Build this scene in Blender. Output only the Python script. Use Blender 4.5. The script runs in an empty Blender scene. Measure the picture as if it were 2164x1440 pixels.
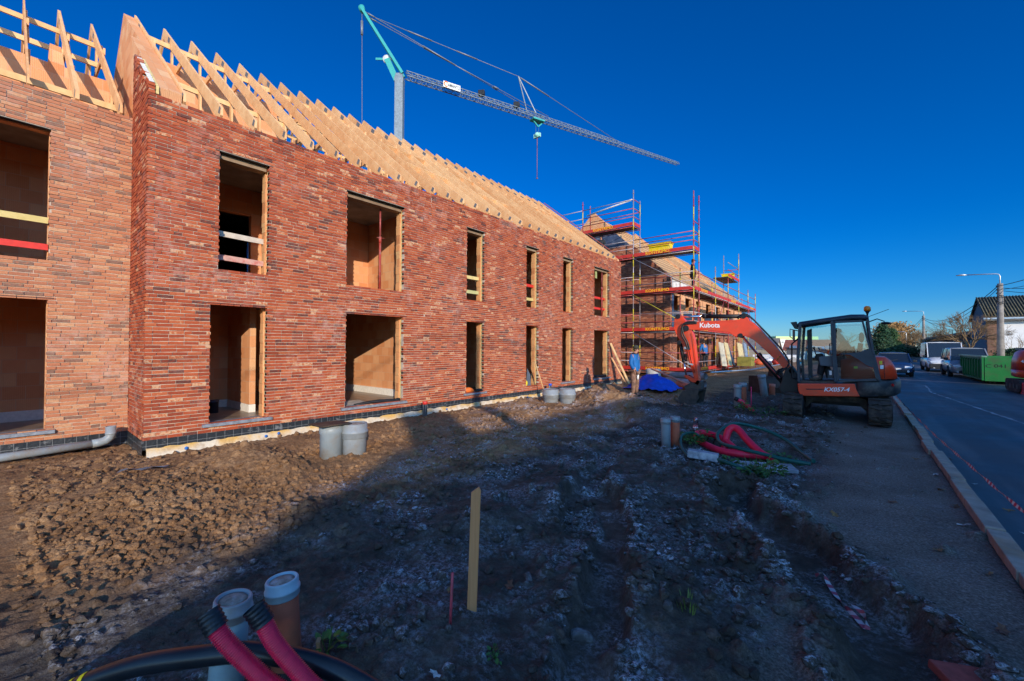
SUN_E, SKY_E, SKY_SAT, SKY_HUE = 4.8, .15, 1.35, .5
SUNSIDE_FILL = (4.1, 3.4, 2.85)
import bpy, bmesh, math, random
import numpy as np
from mathutils import Vector, Matrix
RND = random.Random(7)
sc = bpy.context.scene
COL = sc.collection
V = Vector
R = math.radians

# ---------------------------------------------------------------- materials
_M = {}
def nodes(name):
    m = bpy.data.materials.new(name); m.use_nodes = True
    nt = m.node_tree; b = nt.nodes['Principled BSDF']
    return m, nt, b
def N(nt, t, **kw):
    n = nt.nodes.new(t)
    for k, v in kw.items():
        if hasattr(n, k): setattr(n, k, v)
    return n
def noise(nt, vec, scale, detail=3, rough=.55):
    n = nt.nodes.new('ShaderNodeTexNoise'); n.inputs['Scale'].default_value = scale
    n.inputs['Detail'].default_value = detail; n.inputs['Roughness'].default_value = rough
    if vec is not None: nt.links.new(vec, n.inputs['Vector'])
    return n
def maprange(nt, val, a, b, c, d):
    n = nt.nodes.new('ShaderNodeMapRange'); n.clamp = True
    nt.links.new(val, n.inputs[0])
    for i, x in enumerate((a, b, c, d)): n.inputs[i + 1].default_value = x
    return n.outputs[0]
def mixc(nt, fac, a, b, mode='MIX'):
    n = nt.nodes.new('ShaderNodeMix'); n.data_type = 'RGBA'; n.blend_type = mode
    for sock, v in ((n.inputs[0], fac), (n.inputs[6], a), (n.inputs[7], b)):
        if hasattr(v, 'links'): nt.links.new(v, sock)
        elif isinstance(v, (int, float)): sock.default_value = v
        else: sock.default_value = (*v, 1)
    return n.outputs[2]
def ramp(nt, fac, stops):
    n = nt.nodes.new('ShaderNodeValToRGB'); e = n.color_ramp.elements
    while len(e) < len(stops): e.new(.5)
    for x, (p, c) in zip(e, stops): x.position = p; x.color = (*c, 1)
    nt.links.new(fac, n.inputs[0]); return n.outputs[0]
def math_(nt, op, a, b=0.0, c=None):
    n = nt.nodes.new('ShaderNodeMath'); n.operation = op
    for i, v in enumerate((a, b) if c is None else (a, b, c)):
        if hasattr(v, 'links'): nt.links.new(v, n.inputs[i])
        else: n.inputs[i].default_value = v
    return n.outputs[0]
def position(nt): return nt.nodes.new('ShaderNodeNewGeometry').outputs['Position']
def bumpn(nt, b, h, strength, dist=.01):
    n = nt.nodes.new('ShaderNodeBump'); n.inputs['Strength'].default_value = strength; n.inputs['Distance'].default_value = dist
    nt.links.new(h, n.inputs['Height']); nt.links.new(n.outputs[0], b.inputs['Normal'])

def mat(name, col, rough=.6, metal=0., var=.18, scale=6., bump=0., bscale=40., spec=.4, dirt=None, dscale=3., coat=0.):
    if name in _M: return _M[name]
    m, nt, b = nodes(name)
    b.inputs['Roughness'].default_value = rough; b.inputs['Metallic'].default_value = metal
    b.inputs['Specular IOR Level'].default_value = spec
    if coat: b.inputs['Coat Weight'].default_value = coat
    p = nt.nodes.new('ShaderNodeTexCoord').outputs['Object']
    c = mixc(nt, maprange(nt, noise(nt, p, scale, 4).outputs[0], .3, .7, 0, 1), [x * (1 - var) for x in col], [min(1, x * (1 + var)) for x in col])
    if dirt:
        f = maprange(nt, noise(nt, p, dscale, 5, .65).outputs[0], .48, .68, 0, dirt[3] if len(dirt) > 3 else .8)
        c = mixc(nt, f, c, dirt[:3])
    nt.links.new(c, b.inputs['Base Color'])
    if bump: bumpn(nt, b, noise(nt, p, bscale, 4).outputs[0], bump)
    _M[name] = m; return m

def glass_mat(name, tint, gloss=.12, alpha=.8):
    if name in _M: return _M[name]
    m, nt, b = nodes(name); nt.nodes.remove(b)
    t = nt.nodes.new('ShaderNodeBsdfTransparent'); t.inputs[0].default_value = (*tint, 1)
    g = nt.nodes.new('ShaderNodeBsdfGlossy'); g.inputs[0].default_value = (.9, .9, .9, 1); g.inputs['Roughness'].default_value = .03
    fr = nt.nodes.new('ShaderNodeFresnel'); fr.inputs[0].default_value = 1.5
    mx = nt.nodes.new('ShaderNodeMixShader')
    nt.links.new(math_(nt, 'ADD', fr.outputs[0], gloss - .04), mx.inputs[0])
    nt.links.new(t.outputs[0], mx.inputs[1]); nt.links.new(g.outputs[0], mx.inputs[2])
    nt.links.new(mx.outputs[0], nt.nodes['Material Output'].inputs[0])
    _M[name] = m; return m

def wallcoords(nt):
    """u runs along the wall whichever way it faces, v is height"""
    g = nt.nodes.new('ShaderNodeNewGeometry')
    s = nt.nodes.new('ShaderNodeSeparateXYZ'); nt.links.new(g.outputs['Position'], s.inputs[0])
    n = nt.nodes.new('ShaderNodeSeparateXYZ'); nt.links.new(g.outputs['True Normal'], n.inputs[0])
    ax = math_(nt, 'GREATER_THAN', math_(nt, 'ABSOLUTE', n.outputs[0]), .5)
    u = math_(nt, 'ADD', math_(nt, 'MULTIPLY', ax, s.outputs[1]), math_(nt, 'MULTIPLY', math_(nt, 'SUBTRACT', 1., ax), s.outputs[0]))
    c = nt.nodes.new('ShaderNodeCombineXYZ'); nt.links.new(u, c.inputs[0]); nt.links.new(s.outputs[2], c.inputs[1])
    return c.outputs[0], u, s.outputs[2], g.outputs['Position']

def brickwall_mat(name, cols, mortar, w, h, mo, bump=.5, ribs=False, stain=None):
    if name in _M: return _M[name]
    m, nt, b = nodes(name); uv, u, z, pos = wallcoords(nt)
    t = nt.nodes.new('ShaderNodeTexBrick'); nt.links.new(uv, t.inputs['Vector'])
    t.inputs['Scale'].default_value = 1; t.inputs['Mortar Size'].default_value = mo; t.inputs['Brick Width'].default_value = w
    t.inputs['Row Height'].default_value = h; t.inputs['Color1'].default_value = (0, 0, 0, 1); t.inputs['Color2'].default_value = (1, 1, 1, 1)
    t.inputs['Mortar'].default_value = (.5, .5, .5, 1); t.offset = .4; t.inputs['Mortar Smooth'].default_value = .2
    nz = noise(nt, uv, 9, 4).outputs[0]
    f = math_(nt, 'ADD', math_(nt, 'MULTIPLY', t.outputs['Color'], .7), math_(nt, 'MULTIPLY', nz, .3))
    k = len(cols) - 1
    c = ramp(nt, f, [(.12 + .76 * i / k, q) for i, q in enumerate(cols)])
    if stain:
        c = mixc(nt, maprange(nt, noise(nt, pos, 1.7, 5).outputs[0], .5, .68, 0, .55), c, stain)
    c = mixc(nt, t.outputs['Fac'], c, mortar)
    nt.links.new(c, b.inputs['Base Color']); b.inputs['Roughness'].default_value = .85; b.inputs['Specular IOR Level'].default_value = .2
    hgt = math_(nt, 'SUBTRACT', math_(nt, 'MULTIPLY', noise(nt, uv, 60, 3).outputs[0], .3), t.outputs['Fac'])
    if ribs:
        hgt = math_(nt, 'ADD', hgt, math_(nt, 'MULTIPLY', math_(nt, 'SINE', math_(nt, 'MULTIPLY', u, 250.)), .35))
    bumpn(nt, b, hgt, bump, .006)
    _M[name] = m; return m

def brick_face_mat(name, stops, efflo, ecol, seed):
    """single real bricks: colour per brick from the face attribute rnd, salt bloom in patches"""
    m, nt, b = nodes(name)
    a = nt.nodes.new('ShaderNodeAttribute'); a.attribute_name = 'rnd'
    pos = position(nt)
    nz = noise(nt, pos, 26, 4).outputs[0]
    f = math_(nt, 'ADD', a.outputs['Fac'], maprange(nt, nz, .3, .7, -.09, .09))
    c = ramp(nt, f, stops)
    c = mixc(nt, maprange(nt, noise(nt, pos, 90, 3).outputs[0], .35, .7, 0, .35), c, (.10, .035, .025))
    mp = nt.nodes.new('ShaderNodeMapping'); mp.inputs['Location'].default_value = (seed, seed * 2, 0); nt.links.new(pos, mp.inputs[0])
    big = maprange(nt, noise(nt, mp.outputs[0], .9, 4, .6).outputs[0], .50, .66, 0, 1)
    fine = maprange(nt, noise(nt, pos, 7, 5, .7).outputs[0], .45, .7, 0, efflo)
    c = mixc(nt, math_(nt, 'MULTIPLY', big, fine), c, ecol)
    nt.links.new(c, b.inputs['Base Color']); b.inputs['Roughness'].default_value = .8; b.inputs['Specular IOR Level'].default_value = .25
    bumpn(nt, b, noise(nt, pos, 130, 4).outputs[0], .45, .004)
    return m

def wood_mat(name, c1, c2, axis_scale=(8, 8, 8), rough=.65):
    if name in _M: return _M[name]
    m, nt, b = nodes(name)
    p = nt.nodes.new('ShaderNodeTexCoord').outputs['Object']
    mp = nt.nodes.new('ShaderNodeMapping'); mp.inputs['Scale'].default_value = axis_scale; nt.links.new(p, mp.inputs[0])
    n1 = noise(nt, mp.outputs[0], 1., 5, .6).outputs[0]
    n2 = noise(nt, p, 1.3, 3).outputs[0]
    oi = nt.nodes.new('ShaderNodeObjectInfo')
    f = math_(nt, 'ADD', math_(nt, 'MULTIPLY', n1, .7), math_(nt, 'ADD', math_(nt, 'MULTIPLY', n2, .3), math_(nt, 'MULTIPLY', math_(nt, 'SUBTRACT', oi.outputs['Random'], .5), .3)))
    nt.links.new(ramp(nt, f, [(.28, c1), (.5, [(x + y) / 2 for x, y in zip(c1, c2)]), (.72, c2)]), b.inputs['Base Color'])
    b.inputs['Roughness'].default_value = rough; b.inputs['Specular IOR Level'].default_value = .25
    bumpn(nt, b, n1, .2, .003)
    _M[name] = m; return m

# ---------------------------------------------------------------- mesh building
class MB:
    def __init__(s): s.v = []; s.f = []; s.mi = []; s.sm = []; s.rv = []; s.cm = 0; s.cs = False; s.cr = .5
    def face(s, idx): s.f.append(tuple(idx)); s.mi.append(s.cm); s.sm.append(s.cs); s.rv.append(s.cr)
    def add(s, vs, fs):
        o = len(s.v); s.v.extend(tuple(map(float, q)) for q in vs)
        for f in fs: s.face([i + o for i in f])
        return s
    def box(s, lo, hi):
        x0, y0, z0 = lo; x1, y1, z1 = hi
        return s.add([(x0, y0, z0), (x1, y0, z0), (x1, y1, z0), (x0, y1, z0), (x0, y0, z1), (x1, y0, z1), (x1, y1, z1), (x0, y1, z1)],
                     [(0, 3, 2, 1), (4, 5, 6, 7), (0, 1, 5, 4), (1, 2, 6, 5), (2, 3, 7, 6), (3, 0, 4, 7)])
    def cbox(s, c, d, M=None):
        c = V(c); h = V(d) / 2; q = []
        for k in range(8):
            p = V((h.x * (1 if k & 1 else -1), h.y * (1 if k & 2 else -1), h.z * (1 if k & 4 else -1)))
            q.append(c + (M @ p if M else p))
        return s.add(q, [(0, 2, 3, 1), (4, 5, 7, 6), (0, 1, 5, 4), (2, 6, 7, 3), (0, 4, 6, 2), (1, 3, 7, 5)])
    def bar(s, a, b, w, h, up=(0, 0, 1)):
        a, b = V(a), V(b); d = (b - a).normalized(); u = V(up)
        if abs(d.dot(u)) > .98: u = V((1, 0, 0)) if abs(d.x) < .9 else V((0, 1, 0))
        x = d.cross(u).normalized() * (w / 2); y = x.cross(d).normalized() * (h / 2)
        q = [p + sx * x + sy * y for p in (a, b) for sx, sy in ((-1, -1), (1, -1), (1, 1), (-1, 1))]
        return s.add(q, [(0, 1, 2, 3), (7, 6, 5, 4), (0, 4, 5, 1), (1, 5, 6, 2), (2, 6, 7, 3), (3, 7, 4, 0)])
    def tube(s, pts, r, n=8, caps=True, smooth=True):
        pts = [V(p) for p in pts]; rr = r if hasattr(r, '__len__') else [r] * len(pts)
        cs, s.cs = s.cs, smooth; o = len(s.v); prev = None
        for i, p in enumerate(pts):
            d = (pts[min(i + 1, len(pts) - 1)] - pts[max(i - 1, 0)])
            d = d.normalized() if d.length > 1e-9 else V((0, 0, 1))
            if prev is None:
                u = V((0, 0, 1)) if abs(d.z) < .95 else V((1, 0, 0)); x = d.cross(u).normalized()
            else:
                x = prev - d * prev.dot(d); x = x.normalized() if x.length > 1e-6 else d.orthogonal().normalized()
            prev = x; y = d.cross(x)
            for k in range(n):
                a = 2 * math.pi * k / n; q = p + rr[i] * (math.cos(a) * x + math.sin(a) * y); s.v.append((q.x, q.y, q.z))
        for i in range(len(pts) - 1):
            for k in range(n):
                k2 = (k + 1) % n; s.face((o + i * n + k, o + i * n + k2, o + (i + 1) * n + k2, o + (i + 1) * n + k))
        s.cs = False
        if caps:
            s.face([o + k for k in range(n)][::-1]); s.face([o + (len(pts) - 1) * n + k for k in range(n)])
        s.cs = cs; return s
    def lathe(s, prof, c=(0, 0, 0), n=20, M=None, smooth=True):
        """prof: (radius, height) pairs round +Z"""
        c = V(c); cs, s.cs = s.cs, smooth; o = len(s.v)
        for r, z in prof:
            for k in range(n):
                a = 2 * math.pi * k / n; p = V((r * math.cos(a), r * math.sin(a), z)); p = c + (M @ p if M else p); s.v.append((p.x, p.y, p.z))
        for i in range(len(prof) - 1):
            for k in range(n):
                k2 = (k + 1) % n; s.face((o + i * n + k, o + i * n + k2, o + (i + 1) * n + k2, o + (i + 1) * n + k))
        s.cs = False
        if prof[0][0] > 1e-4: s.face([o + k for k in range(n)][::-1])
        if prof[-1][0] > 1e-4: s.face([o + (len(prof) - 1) * n + k for k in range(n)])
        s.cs = cs; return s
    def prism(s, poly, t0, t1, ax='y'):
        """poly of 2D points: for ax y -> (x,z), ax x -> (y,z), ax z -> (x,y); extruded from t0 to t1"""
        def P(q, t): return {'y': (q[0], t, q[1]), 'x': (t, q[0], q[1]), 'z': (q[0], q[1], t)}[ax]
        n = len(poly); A = sum(poly[i][0] * poly[(i + 1) % n][1] - poly[(i + 1) % n][0] * poly[i][1] for i in range(n))
        if (A < 0) != (ax == 'y'): poly = poly[::-1]
        vs = [P(q, t0) for q in poly] + [P(q, t1) for q in poly]
        return s.add(vs, [tuple(range(n))[::-1], tuple(range(n, 2 * n))] + [(i, (i + 1) % n, (i + 1) % n + n, i + n) for i in range(n)])
    def sheet(s, grid, smooth=True):
        cs, s.cs = s.cs, smooth; o = len(s.v); w = len(grid[0])
        for row in grid: s.v.extend(tuple(map(float, q)) for q in row)
        for i in range(len(grid) - 1):
            for j in range(w - 1): s.face((o + i * w + j, o + i * w + j + 1, o + (i + 1) * w + j + 1, o + (i + 1) * w + j))
        s.cs = cs; return s
    def loft(s, rings, smooth=True, caps=True):
        cs, s.cs = s.cs, smooth; o = len(s.v); n = len(rings[0])
        for r in rings: s.v.extend(tuple(map(float, q)) for q in r)
        for i in range(len(rings) - 1):
            for k in range(n):
                k2 = (k + 1) % n; s.face((o + i * n + k, o + i * n + k2, o + (i + 1) * n + k2, o + (i + 1) * n + k))
        if caps:
            s.cs = False; s.face([o + k for k in range(n)][::-1]); s.face([o + (len(rings) - 1) * n + k for k in range(n)])
        s.cs = cs; return s
    def ball(s, c, r, nu=10, nv=7, sq=(1, 1, 1)):
        c = V(c); cs, s.cs = s.cs, True; o = len(s.v)
        for i in range(nv + 1):
            t = math.pi * i / nv
            for k in range(nu):
                a = 2 * math.pi * k / nu
                s.v.append((c.x + r * sq[0] * math.sin(t) * math.cos(a), c.y + r * sq[1] * math.sin(t) * math.sin(a), c.z - r * sq[2] * math.cos(t)))
        for i in range(nv):
            for k in range(nu):
                k2 = (k + 1) % nu; s.face((o + i * nu + k, o + i * nu + k2, o + (i + 1) * nu + k2, o + (i + 1) * nu + k))
        s.cs = cs; return s
    def build(s, name, mats, parent=None, bevel=0., off=None, fix=True):
        me = bpy.data.meshes.new(name)
        vs = s.v
        off = off if off is not None else (tuple(parent.get('_base', (0, 0, 0))) if parent is not None else None)
        if off and any(off): vs = [(x - off[0], y - off[1], z - off[2]) for x, y, z in vs]
        me.from_pydata(vs, [], s.f)
        for m in (mats if isinstance(mats, (list, tuple)) else [mats]): me.materials.append(m)
        me.polygons.foreach_set('material_index', s.mi); me.polygons.foreach_set('use_smooth', s.sm)
        if any(abs(x - .5) > 1e-6 for x in s.rv):
            at = me.attributes.new('rnd', 'FLOAT', 'FACE'); at.data.foreach_set('value', s.rv)
        if bevel or fix:
            bm = bmesh.new(); bm.from_mesh(me)
            if fix: bmesh.ops.recalc_face_normals(bm, faces=bm.faces)
            if bevel:
                bmesh.ops.remove_doubles(bm, verts=bm.verts, dist=1e-5)
                ed = [e for e in bm.edges if len(e.link_faces) == 2 and e.calc_face_angle(0) > .45]
                bmesh.ops.bevel(bm, geom=ed, offset=bevel, segments=2, profile=.6, affect='EDGES', clamp_overlap=True)
            bm.to_mesh(me); bm.free()
        me.update()
        o = bpy.data.objects.new(name, me); COL.objects.link(o)
        if parent is not None:
            o.parent = parent
            if '_base' in parent: o['_base'] = parent['_base']
        return o

def tag(o, label=None, cat=None, group=None, kind=None):
    if label: o['label'] = label
    if cat: o['category'] = cat
    if group: o['group'] = group
    if kind: o['kind'] = kind
    return o
def thing(name, label, cat, loc=(0, 0, 0), rotz=0., group=None, local=False):
    """an Empty at the base; parts are written in world coordinates unless local"""
    e = bpy.data.objects.new(name, None); COL.objects.link(e); e.empty_display_size = .2
    e.location = loc; e.rotation_euler = (0, 0, rotz)
    e['_base'] = (0., 0., 0.) if local else tuple(map(float, loc))
    return tag(e, label, cat, group)
def solo(mb, name, mats, label, cat, loc=(0, 0, 0), group=None, kind=None, **kw):
    o = mb.build(name, mats, None, off=loc, **kw); o.location = loc
    return tag(o, label, cat, group, kind)
def kids(o): return [c for c in bpy.data.objects if c.parent == o]
def copy_tree(o, parent=None):
    c = o.copy(); COL.objects.link(c)
    if parent is not None: c.parent = parent
    for ch in list(o.children): copy_tree(ch, c)
    return c
def text(parent, s, name, size, M, m, depth=.002, sx=1., shear=0., bold=0.):
    cu = bpy.data.curves.new(name, 'FONT'); cu.body = s; cu.size = size; cu.extrude = depth; cu.shear = shear; cu.offset = bold
    cu.align_x = 'CENTER'; cu.align_y = 'CENTER'; cu.resolution_u = 3
    tmp = bpy.data.objects.new('tmp_text', cu); COL.objects.link(tmp)
    me = bpy.data.meshes.new_from_object(tmp.evaluated_get(bpy.context.evaluated_depsgraph_get()))
    bpy.data.objects.remove(tmp)
    me.transform(Matrix.Diagonal((sx, 1, 1, 1))); me.transform(M); me.materials.clear(); me.materials.append(m)
    me.name = name
    o = bpy.data.objects.new(name, me); COL.objects.link(o); o.parent = parent
    if parent is not None and any(parent.get('_base', (0, 0, 0))): me.transform(Matrix.Translation(-V(parent['_base'])))
    return o
def frame_matrix(o, x, y):
    x = V(x).normalized(); y = V(y).normalized(); z = x.cross(y)
    M = Matrix((x, y, z)).transposed().to_4x4(); M.translation = V(o); return M
def skin(name, J, edges, mats, parent=None, levels=1, loc=(0, 0, 0)):
    """one continuous body: joints with radii, grown by a Skin modifier"""
    me = bpy.data.meshes.new(name); keys = list(J)
    me.from_pydata([tuple(V(J[k][0]) - V(loc)) for k in keys], [(keys.index(a), keys.index(b)) for a, b in edges], [])
    o = bpy.data.objects.new(name, me); COL.objects.link(o)
    o.modifiers.new('Skin', 'SKIN'); sd = o.modifiers.new('Sub', 'SUBSURF'); sd.levels = levels; sd.render_levels = levels
    for i, k in enumerate(keys):
        r = J[k][1]; me.skin_vertices[0].data[i].radius = r if hasattr(r, '__len__') else (r, r)
        me.skin_vertices[0].data[i].use_root = (i == 0)
    m2 = bpy.data.meshes.new_from_object(o.evaluated_get(bpy.context.evaluated_depsgraph_get()))
    bpy.data.objects.remove(o)
    m2.materials.clear()
    for m in (mats if isinstance(mats, (list, tuple)) else [mats]): m2.materials.append(m)
    for p in m2.polygons: p.use_smooth = True
    m2.name = name
    o = bpy.data.objects.new(name, m2); COL.objects.link(o)
    if parent is not None: o.parent = parent
    else: o.location = loc
    return o

# ---------------------------------------------------------------- value noise
def _hash(ix, iy, s):
    h = (ix.astype(np.int64) * 374761393 + iy.astype(np.int64) * 668265263 + s * 974634777) & 0xffffffff
    h = ((h ^ (h >> 13)) * 1274126177) & 0xffffffff
    return ((h ^ (h >> 16)) & 0xffff) / 65535.
def vnoise(x, y, s=0):
    ix = np.floor(x); iy = np.floor(y); fx = x - ix; fy = y - iy; fx = fx * fx * (3 - 2 * fx); fy = fy * fy * (3 - 2 * fy)
    a = _hash(ix, iy, s); b = _hash(ix + 1, iy, s); c = _hash(ix, iy + 1, s); d = _hash(ix + 1, iy + 1, s)
    return (a + (b - a) * fx) * (1 - fy) + (c + (d - c) * fx) * fy
def fbm(x, y, s=0, o=4):
    t = 0; a = .5
    for k in range(o): t = t + a * (vnoise(x, y, s + k) - .5); x = x * 2.03 + 3.1; y = y * 2.03 + 1.7; a *= .5
    return t
def sstep(a, b, x):
    t = np.clip((x - a) / (b - a), 0, 1); return t * t * (3 - 2 * t)
def segdist(x, y, pts):
    best = np.full(np.shape(x), 1e9)
    for (ax, ay), (bx, by) in zip(pts[:-1], pts[1:]):
        dx, dy = bx - ax, by - ay; L = dx * dx + dy * dy
        t = np.clip(((x - ax) * dx + (y - ay) * dy) / L, 0, 1)
        best = np.minimum(best, np.hypot(x - ax - t * dx, y - ay - t * dy))
    return best

# ---------------------------------------------------------------- camera, sky, sun
F_ = V((-0.63570495, 0.77182187, 0.01304715)); R_ = V((0.77191915, 0.63570149, 0.00494414)); U_ = V((0.00447809, -0.01321436, 0.99990266))
cam = bpy.data.objects.new('camera', bpy.data.cameras.new('camera')); COL.objects.link(cam)
Mc = Matrix((R_, U_, -F_)).transposed().to_4x4(); Mc.translation = V((0, 0, 1.77)); cam.matrix_world = Mc
cam.data.sensor_width = 36; cam.data.lens = 14.76; cam.data.clip_end = 3000; cam.data.clip_start = .05
sc.camera = cam
LOWSKY = (.72, .92, 1.0)
SUN = V((.8125, -.516, .2706)).normalized()
sun = bpy.data.objects.new('sun', bpy.data.lights.new('sun', 'SUN')); COL.objects.link(sun)
sun.data.energy = SUN_E; sun.data.angle = R(.5); sun.data.color = (1., .87, .70)
sun.rotation_euler = SUN.to_track_quat('Z', 'Y').to_euler()
w = bpy.data.worlds.new('World'); sc.world = w; w.use_nodes = True
nt = w.node_tree; bg = nt.nodes['Background']
sky = nt.nodes.new('ShaderNodeTexSky'); sky.sky_type = 'NISHITA'; sky.sun_disc = False
sky.sun_elevation = math.asin(SUN.z); sky.sun_rotation = math.atan2(SUN.x, SUN.y)
sky.altitude = 0; sky.air_density = 1.0; sky.dust_density = 0.; sky.ozone_density = 8.0
hs = nt.nodes.new('ShaderNodeHueSaturation'); hs.inputs['Saturation'].default_value = SKY_SAT; hs.inputs['Value'].default_value = 1.
hs.inputs['Hue'].default_value = SKY_HUE
nt.links.new(sky.outputs[0], hs.inputs['Color']); tc = nt.nodes.new('ShaderNodeTexCoord'); dt = nt.nodes.new('ShaderNodeVectorMath'); dt.operation = 'DOT_PRODUCT'
nt.links.new(tc.outputs['Generated'], dt.inputs[0]); sx = nt.nodes.new('ShaderNodeSeparateXYZ'); nt.links.new(tc.outputs['Generated'], sx.inputs[0])
hs2 = nt.nodes.new('ShaderNodeHueSaturation'); hs2.inputs['Saturation'].default_value = 1.15; nt.links.new(sky.outputs[0], hs2.inputs['Color'])
dt.inputs[1].default_value = SUN      # deep polarised blue away from the sun; sun-side sky boosted as added shade fill
nt.links.new(mixc(nt, maprange(nt, dt.outputs['Value'], -.02, .45, 0, 1), mixc(nt, maprange(nt, sx.outputs[2], .0, .24, 0, 1), mixc(nt, 1.0, hs2.outputs[0], LOWSKY, 'MULTIPLY'), mixc(nt, 1.0, hs.outputs[0], (.66, .77, 1.0), 'MULTIPLY')), mixc(nt, 1.0, sky.outputs[0], SUNSIDE_FILL, 'MULTIPLY')), bg.inputs[0]); bg.inputs[1].default_value = SKY_E
sc.view_settings.view_transform = 'Standard'; sc.view_settings.look = 'None'; sc.view_settings.exposure = 0; sc.view_settings.gamma = 1
sc.cycles.max_bounces = 6; sc.cycles.diffuse_bounces = 3; sc.cycles.transparent_max_bounces = 12; sc.cycles.caustics_reflective = False
# ---------------------------------------------------------------- materials of the building
RED = [(.0, (.14, .038, .026)), (.04, (.12, .055, .045)), (.07, (.26, .048, .021)), (.35, (.375, .066, .024)), (.7, (.455, .090, .030)), (.955, (.52, .135, .05)), (.975, (.60, .27, .13)), (1., (.64, .36, .20))]
PALE = [(.0, (.22, .12, .085)), (.09, (.29, .15, .10)), (.14, (.41, .15, .078)), (.5, (.49, .18, .09)), (.9, (.55, .235, .115)), (1., (.60, .33, .18))]
MB_RED = brick_face_mat('red_facing_brick', RED, .7, (.52, .30, .24), 3.)
MB_PALE = brick_face_mat('pale_facing_brick', PALE, .7, (.55, .38, .32), 9.)
M_MORTAR = mat('mortar', (.50, .40, .31), .95, var=.25, scale=12, bump=.4, bscale=80)
M_BLOCK = brickwall_mat('clay_block', [(.62, .25, .105), (.68, .30, .135), (.71, .335, .16), (.73, .42, .22)], (.62, .36, .22), .29, .245, .006, .5, True)
M_BLOCKJ = brickwall_mat('clay_block_jamb', [(.45, .17, .07), (.68, .30, .12), (.62, .36, .16)], (.35, .16, .08), .4, .2, .004, .5)
M_FOAM = mat('cavity_foam', (.70, .52, .22), .9, var=.2, scale=14, bump=.5, bscale=50)
M_CONC = mat('concrete_slab', (.30, .26, .22), .9, var=.3, scale=3, bump=.4, bscale=30)
M_FLOOR = mat('screed_floor', (.24, .17, .12), .35, var=.35, scale=3, bump=.2, bscale=20)
M_WHITEBASE = mat('white_base_block', (.78, .74, .68), .9, var=.1, scale=20, bump=.3)
M_STONE = mat('blue_stone', (.20, .22, .25), .6, var=.3, scale=16, bump=.2)
M_BLACK = mat('black_rubber', (.012, .013, .015), .5, var=.3)
M_TIMBER = wood_mat('roof_timber', (.66, .31, .125), (.88, .53, .26), (5, 5, 5))
M_TIMBER2 = wood_mat('pale_timber', (.62, .36, .15), (.80, .54, .27), (9, 9, 9))
M_PLATE = mat('nail_plate', (.20, .195, .20), .6, .3, var=.2)
M_STEELGREY = mat('galvanised_steel', (.50, .53, .55), .4, .6, var=.15, scale=20)
M_REDPAINT = mat('red_prop_paint', (.36, .035, .022), .5, .0, var=.2, scale=20, dirt=(.30, .22, .18, .6), dscale=9)

def damp_mat():
    m, nt, b = nodes('damp_membrane'); uv, u, z, pos = wallcoords(nt)
    g = math_(nt, 'GREATER_THAN', math_(nt, 'FRACT', math_(nt, 'MULTIPLY', u, 7.3)), .965)
    g2 = math_(nt, 'GREATER_THAN', math_(nt, 'FRACT', math_(nt, 'MULTIPLY', z, 9.)), .95)
    sm = maprange(nt, noise(nt, pos, 5, 6, .7).outputs[0], .58, .72, 0, .5)
    f = math_(nt, 'MAXIMUM', math_(nt, 'MULTIPLY', math_(nt, 'MAXIMUM', g, g2), .45), sm)
    nt.links.new(mixc(nt, f, (.022, .027, .033), (.42, .43, .43)), b.inputs['Base Color'])
    b.inputs['Roughness'].default_value = .38
    bumpn(nt, b, noise(nt, pos, 9, 4).outputs[0], .5, .03); return m
M_DAMP = damp_mat()
def footing_mat():
    m, nt, b = nodes('footing_concrete'); pos = position(nt)
    s = nt.nodes.new('ShaderNodeSeparateXYZ'); nt.links.new(pos, s.inputs[0])
    hz = math_(nt, 'ADD', s.outputs[2], maprange(nt, noise(nt, pos, 3, 4).outputs[0], .3, .7, -.06, .06))
    f = maprange(nt, hz, -.06, .06, 0, 1)
    c = mixc(nt, math_(nt, 'MULTIPLY', f, maprange(nt, noise(nt, pos, 2.2, 4).outputs[0], .4, .55, .15, .9)), (.62, .54, .42), (.62, .34, .06))
    c = mixc(nt, maprange(nt, noise(nt, pos, 6, 5).outputs[0], .5, .65, 0, .5), c, (.35, .24, .15))
    nt.links.new(c, b.inputs['Base Color']); b.inputs['Roughness'].default_value = .9
    bumpn(nt, b, noise(nt, pos, 25, 4).outputs[0], .6, .02); return m
M_FOOT = footing_mat()

# ---------------------------------------------------------------- walls
WX = -8.91                      # brick face of the long block
ZB, ZT = .20, 5.90
G0, G1, U0, U1 = .36, 2.51, 3.12, 5.28
UP = [(2.46, 3.30), (4.92, 6.48), (8.70, 9.46), (11.59, 12.32), (13.95, 14.70), (16.48, 17.93)]
LO = [(2.35, 3.29), (4.92, 6.48), (8.70, 9.46), (11.59, 12.33), (13.90, 14.70), (16.48, 17.92)]
HOLES = [(a, b, U0, U1) for a, b in UP] + [(a, b, G0, G1) for a, b in LO]

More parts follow.
